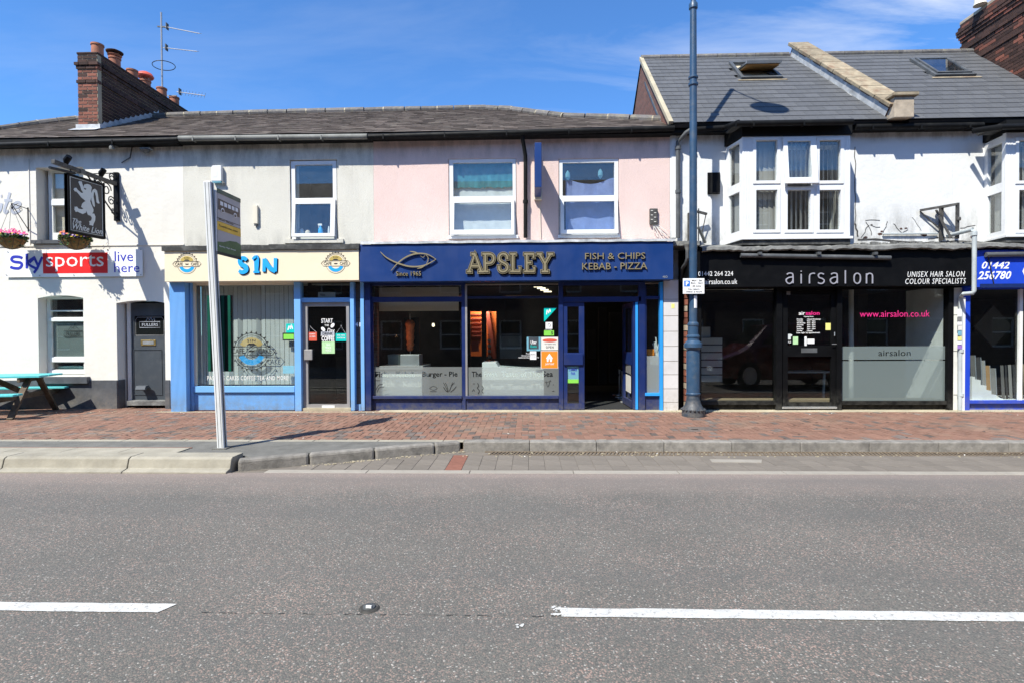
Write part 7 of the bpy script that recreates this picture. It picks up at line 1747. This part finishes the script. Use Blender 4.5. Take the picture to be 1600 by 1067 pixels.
# ---- lamp column
lc = G(1083.5, 650.); LX, LY = lc.x+.0, lc.y+.02
lmp = thing('lamp_column', 'tall blue cast iron lamp column with a beaded base by the salon', 'lamp post', (LX, LY, PV))
px2 = LY/F/.998
def zz(y): return P(1083.5, y, LY).z - PV
def rr(w): return w/2*px2
base = [(rr(34), 0), (rr(34.5), .05), (rr(33), .085), (rr(34), .10), (rr(33), .13), (rr(30), .165), (rr(25.5), .20), (rr(22.5), .25), (rr(20.5), .31), (rr(19.5), .37)]
part('base', M().lathe((LX, LY, PV), base, 32), MT['lamp_base'], lmp, smooth=True)
for k in range(18):
    a_ = 2*pi*k/18; part('bead', M().lathe((LX+cos(a_)*rr(34), LY+sin(a_)*rr(34), PV+.125), [(.004,-.02),(.02,-.01),(.024,0),(.02,.012),(.004,.02)], 6), MT['lamp_base'], lmp, smooth=True)
z1, z2, z3 = zz(621), zz(545), zz(536)
part('lower_shaft', M().lathe((LX, LY, PV), [(rr(19.5), .37), (rr(21.5), .385), (rr(22), .41), (rr(20), .425), (rr(20.5), z2-.06), (rr(19), z2-.02), (rr(22), z2), (rr(27.5), z2+.03), (rr(27), z3-.01), (rr(22), z3+.02), (rr(18), z3+.05), (rr(18), zz(528)), (rr(20), zz(527)), (rr(20), zz(525)), (rr(16), zz(523))], 28), MT['lamp_blue'], lmp, smooth=True)
part('upper_shaft', M().lathe((LX, LY, PV), [(rr(16), zz(523)), (rr(15.5), zz(510)), (rr(17), zz(509)), (rr(17), zz(506)), (rr(12), zz(503)), (rr(11.5), zz(300)), (rr(10.8), zz(136)), (rr(14.5), zz(134)), (rr(14.5), zz(131)), (rr(11), zz(130)), (rr(11), zz(124)), (rr(14.5), zz(123)), (rr(14.5), zz(120.5)), (rr(10.6), zz(119)), (rr(9.5), 7.2), (rr(13), 7.22), (rr(13), 7.30), (rr(6), 7.36), (rr(3), 7.7)], 24), MT['lamp_blue'], lmp, smooth=True)
# lantern position traced back along the sun from its shadow on the slates
sunv = -tosun
def unshadow(px, py, Xplane=None, Yplane=None):
    x, v = RR.hit(px, py); p = RR.pt(x, v); t = (p.y - Yplane)/sunv.y; return p - sunv*t
Ptop = unshadow(1162, 142, Yplane=LY)
yl_ = LY
while unshadow(1203, 171, Yplane=yl_).x > LX+.12: yl_ -= .02
Plan = unshadow(1203, 171, Yplane=yl_); ztop = Ptop.z; zl_ = Plan.z; xl_ = Plan.x; print('lamp', Ptop, Plan, LX)
part('mast_top', M().tube([(LX, LY, 7.3), (LX, LY, ztop)], .045, 12), MT['lamp_blue'], lmp, smooth=True); part('bracket_arm', M().tube([(LX, LY, ztop-.03), (LX+(xl_-LX)*.4, LY+(yl_-LY)*.4, ztop-.03+(zl_+.19-ztop)*.25), (xl_, yl_, zl_+.16)], .02, 8), MT['lamp_blue'], lmp)
part('lantern', M().lathe((xl_, yl_, zl_-.06), [(.02,0),(.26,.0),(.34,.03),(.33,.06),(.22,.14),(.08,.20),(.03,.24)], 24), MT['lamp_base'], lmp, smooth=True)
# parking plate on the column
pg = R4(1067, 435.5, 1100.5, 459.5, LY-.12); plt = thing('parking_sign', 'small white parking sign with blue P strapped to the lamp column', 'parking sign', (LX, LY-.12, pg[2]))
pf = part('sign_plate', M().box(pg[0], pg[1], LY-.125, LY-.12, pg[2], pg[3]), MT['white'], plt, bevel=.002); yq = LY-.126
rect((1069, 439, 1078, 448), yq, MT['sign_blue'], pf, name='blue_square'); txt('P', (1071.5, 440.3, 1076, 446.7), yq-.003, MT['white'], pf, bold=.05)
for s_, r in (('Mon - Sat', (1081, 437.5, 1097, 440)), ('8am - 6pm', (1079.5, 441.5, 1098.5, 444.3)), ('30 mins', (1082, 446, 1095, 448.6)), ('No return', (1075.5, 451, 1093, 453.3)), ('within 2 hours', (1071.5, 455, 1097, 457.4))): txt(s_, r, yq, MT['ink'], pf, bold=.01)
part('strap', M().lathe((LX, LY, P(1083,447,LY).z), [(rr(13), -.02), (rr(13.4), -.02), (rr(13.4), .02), (rr(13), .02)], 16), MT['steel'], plt)
nt_ = R4(1081, 461.5, 1088, 481.5, LY-.075); nc = thing('paper_notice', 'torn white notice wrapped on the lamp column below the parking sign', 'notice', (LX, LY-.07, nt_[2])); m = M()
rad = rr(12.4)
for k in range(6):
    a0_ = radians(-95 + k*9); a1_ = radians(-95+(k+1)*9); m.quad((LX+rad*cos(a0_), LY+rad*sin(a0_), nt_[2]), (LX+rad*cos(a1_), LY+rad*sin(a1_), nt_[2]), (LX+rad*cos(a1_), LY+rad*sin(a1_), nt_[3]-.02*(k%2)), (LX+rad*cos(a0_), LY+rad*sin(a0_), nt_[3]-.02*((k+1)%2)))
part('paper', m, MT['white'], nc)
# ---- tv aerial
tx = P(253, 100, 14.2); ta = thing('tv_aerial', 'tall television aerial mast with three arrays behind the brick chimney', 'aerial', (tx.x, 14.2, 6.5)); Ya = 14.2
part('mast', M().tube([(tx.x, Ya, 6.2), (tx.x, Ya, P(253,20,Ya).z)], .022, 8), MT['alu'], ta)
for (x0, y0, x1, y1, n, L) in ((256, 42, 312, 53, 11, .18), (255, 75, 308, 81, 11, .18), (276, 144, 320, 150, 9, .22)):
    A = P(x0, y0, Ya); B = P(x1, y1, Ya-.2); bm2 = part('boom', M().tube([A, B], .010, 6), MT['alu'], ta)
    m = M()
    for k in range(n): p = A+(B-A)*((k+1)/n); m.tube([p-Vector((.02,0,L/2*.6)), p+Vector((.02,0,L/2*.6))] if y0 > 100 else [p-Vector((0,L/2,.05)), p+Vector((0,L/2,.05))], .005, 4)
    part('elements', m, MT['alu'], bm2, kind='stuff')
    part('reflector', M().box(A.x+.08, A.x+.10, A.y-.05, A.y+.05, A.z-.08, A.z+.08), MT['iron_old'], bm2)
part('clamp', M().bar(P(246,42,Ya), P(262,43,Ya), .03, .03), MT['dark_pipe'], ta)
q = P(256, 103, Ya); part('ring_dipole', M().tube([(q.x+.26*cos(a_), Ya+.26*sin(a_), q.z+.03*cos(a_*1)) for a_ in [k*2*pi/24 for k in range(25)]], .010, 6), MT['wire'], ta)
part('mast_bracket', M().bar((tx.x, Ya, P(253,140,Ya).z), (tx.x-.3, Ya+.2, P(253,150,Ya).z), .03, .03), MT['dark_pipe'], ta); part('mast_bracket', M().bar(P(276,150,Ya-.2), (tx.x, Ya, P(253,150,Ya).z), .02, .02), MT['alu'], ta)
# ---- cat's eye
g = G(577, 950, 0); ce = thing('road_stud', 'round grey cats eye stud set in the road between the white lines', 'road stud', (g.x, g.y, 0))
part('stud_ring', M().lathe((g.x, g.y, 0), [(.062, .0), (.058, .006), (.05, .010), (.04, .008)], 20), MT['asphalt_joint'], ce, smooth=True); part('stud_dome', M().lathe((g.x, g.y, .004), [(.04, .0), (.036, .012), (.024, .017), (.004, .019)], 18), MT['dark_pipe'], ce, smooth=True); part('reflector', M().box(g.x-.012, g.x+.02, g.y-.03, g.y-.02, .012, .03), MT['white'], ce)
# ---- weeds at the kerb joint
def weed(px, py, label, seed, n, h):
    random.seed(seed); g = G(px, py, 0.0); t = thing('weed', label, 'weed', (g.x, g.y, 0), 'weeds at the kerb'); m = M()
    for k in range(n):
        a = random.uniform(0, 2*pi); r = random.uniform(0, .10); p = Vector((g.x+r*cos(a)*1.4, g.y+r*sin(a)*.5, random.uniform(0, h*.6))); q_ = p+Vector((random.uniform(-.05,.05), random.uniform(-.04,.02), random.uniform(.0,h*.6))); w = Vector((random.uniform(.012,.026), random.uniform(-.02,.02), 0)); md = (p+q_)/2
        m.f.append([m.V(p), m.V(md+w), m.V(q_), m.V(md-w)])
    part('leaves', m, MT['leaf'], t, kind='stuff'); part('stem', M().tube([(g.x, g.y, 0), (g.x+.01, g.y, h)], .003, 5), MT['leaf'], t)
weed(681, 704, 'small green weed at the foot of the skewed kerb', 1, 70, .09); weed(712, 702, 'larger leafy weed in the corner where the two kerbs meet', 2, 120, .10)
random.seed(77)
m = M()
for k in range(90):
    x = random.choice((P(1040,641,YG-.2).x + random.uniform(-.1, 1.0), P(1490,641,YG).x+random.uniform(-.3,.9))); y = random.uniform(10.25, 10.42); h = random.uniform(.01, .05); m.f.append([m.V((x, y, PV)), m.V((x+.006, y, PV)), m.V((x+random.uniform(-.02,.02), y-.01, PV+h))])
o = struct('grass_tufts', m, MT['leaf']); o['kind'] = 'stuff'; o['label'] = 'thin grass blades growing along the shop front foot'; o['category'] = 'grass'

# ================================================================ ACROSS THE ROAD (behind the camera, seen in the glass)
op = thing('opposite_terrace', 'plain brown brick terrace across the road facing the shops', 'building', (0, -3.2, .12))
m = M(); hs = []; x = 1.2
while x < 70: hs += [(x, x+1.0, .9, 2.2), (x, x+1.0, 3.4, 4.6), (x, x+1.0, 5.7, 6.8)]; x += 2.7
m.holes((36, -3.2), (-36, -3.2), 0, 7.3, hs, .25); part('wall', m, MT['brick_opp'], op)  # wall height raised to hold back sky light from the shop fronts
for h in hs:
    w = part('window', M().holes((36-h[0], -3.32), (36-h[1], -3.32), h[2], h[3], [(.08, .92, h[2]+.08, (h[2]+h[3])/2-.03), (.08, .92, (h[2]+h[3])/2+.03, h[3]-.08)], .06), MT['old_white'], op); part('pane', M().box(36-h[1], 36-h[0], -3.36, -3.354, h[2], h[3]), MT['cab_glass'], w)
part('roof', M().prism([(-3.0, 7.25), (-6.2, 9.4), (-9.4, 7.25)], (-36, 0, 0), (0,1,0), (0,0,1), (72, 0, 0)), MT['slate_old'], op)
part('end_wall', M().box(-36, -35.8, -9.2, -3.46, 0, 7.25).box(35.8, 36, -9.2, -3.46, 0, 7.25).box(-36, 36, -9.4, -9.2, 0, 7.25), MT['brick_opp'], op)
# red car at the kerb, beyond the right edge of the view; it shows in the salon glass
car = thing('parked_car', 'dark red hatchback standing in the road right of the view, mirrored in glass', 'car', (7.9, 4.9, 0))
XF = lambda p: Vector((p.x-1.75, p.y, p.z*1.27))
class CM(M):
    def V(s, p): return super().V(XF(Vector(p)))
    def obox(s, o, u, v, w): return super().obox(o, u, v, w)
def car_sec(x, w, zb_, zs, zr, wr): return [(x, 4.9-w, zb_), (x, 4.9-w*1.02, (zb_+zs)/2), (x, 4.9-w, zs), (x, 4.9-wr, zr), (x, 4.9+wr, zr), (x, 4.9+w, zs), (x, 4.9+w*1.02, (zb_+zs)/2), (x, 4.9+w, zb_)]
secs = [car_sec(7.15, .55, .35, .55, .60, .5), car_sec(7.25, .78, .25, .68, .72, .62), car_sec(7.7, .86, .22, .80, .86, .66), car_sec(7.95, .88, .22, .92, .98, .66), car_sec(8.55, .88, .22, .95, 1.42, .58), car_sec(9.8, .88, .22, .97, 1.48, .60), car_sec(10.7, .87, .24, .98, 1.44, .58), car_sec(11.1, .84, .28, .95, 1.10, .62), car_sec(11.2, .75, .35, .80, .85, .6)]
m = CM(); rows = [[m.V(p) for p in s_] for s_ in secs]
for A_, B_ in zip(rows, rows[1:]):
    for j in range(8): m.f.append([A_[j], A_[(j+1)%8], B_[(j+1)%8], B_[j]])
m.f.append(rows[0][::-1]); m.f.append(rows[-1]); part('body', m, MT['car_red'], car, bevel=.03)
part('windscreen', CM().prism([(0,0),(1,0),(.9,1),(.1,1)], (8.0, 4.26, .995), (0,1.28,0), (.52,0,.40), (-.012,0,.014)), MT['cab_glass'], car)
for s_ in (-1, 1):
    m = CM(); m.prism([(8.3, 1.0), (10.6, 1.02), (10.5, 1.36), (8.75, 1.34)], (0, 4.9+s_*1.495, 0), (1, 0, 0), (0, -s_*.64, 1), (0, s_*.012, 0))
    part('side_window', m, MT['cab_glass'], car)
    part('headlight', CM().box(7.19, 7.35, 4.9+s_*.62-.12, 4.9+s_*.62+.12, .58, .70), MT['steel'], car, bevel=.02)
    for xx in (7.95, 10.45):
        wh = part('wheel', CM().tube([(xx, 4.9+s_*.70, .31), (xx, 4.9+s_*.90, .31)], .31, 24), MT['tyre'], car, smooth=True); part('rim', CM().tube([(xx, 4.9+s_*.895, .31), (xx, 4.9+s_*.912, .31)], .2, 16), MT['steel'], wh)
part('number_plate', CM().box(7.13, 7.145, 4.65, 5.15, .38, .49), MT['white'], car)
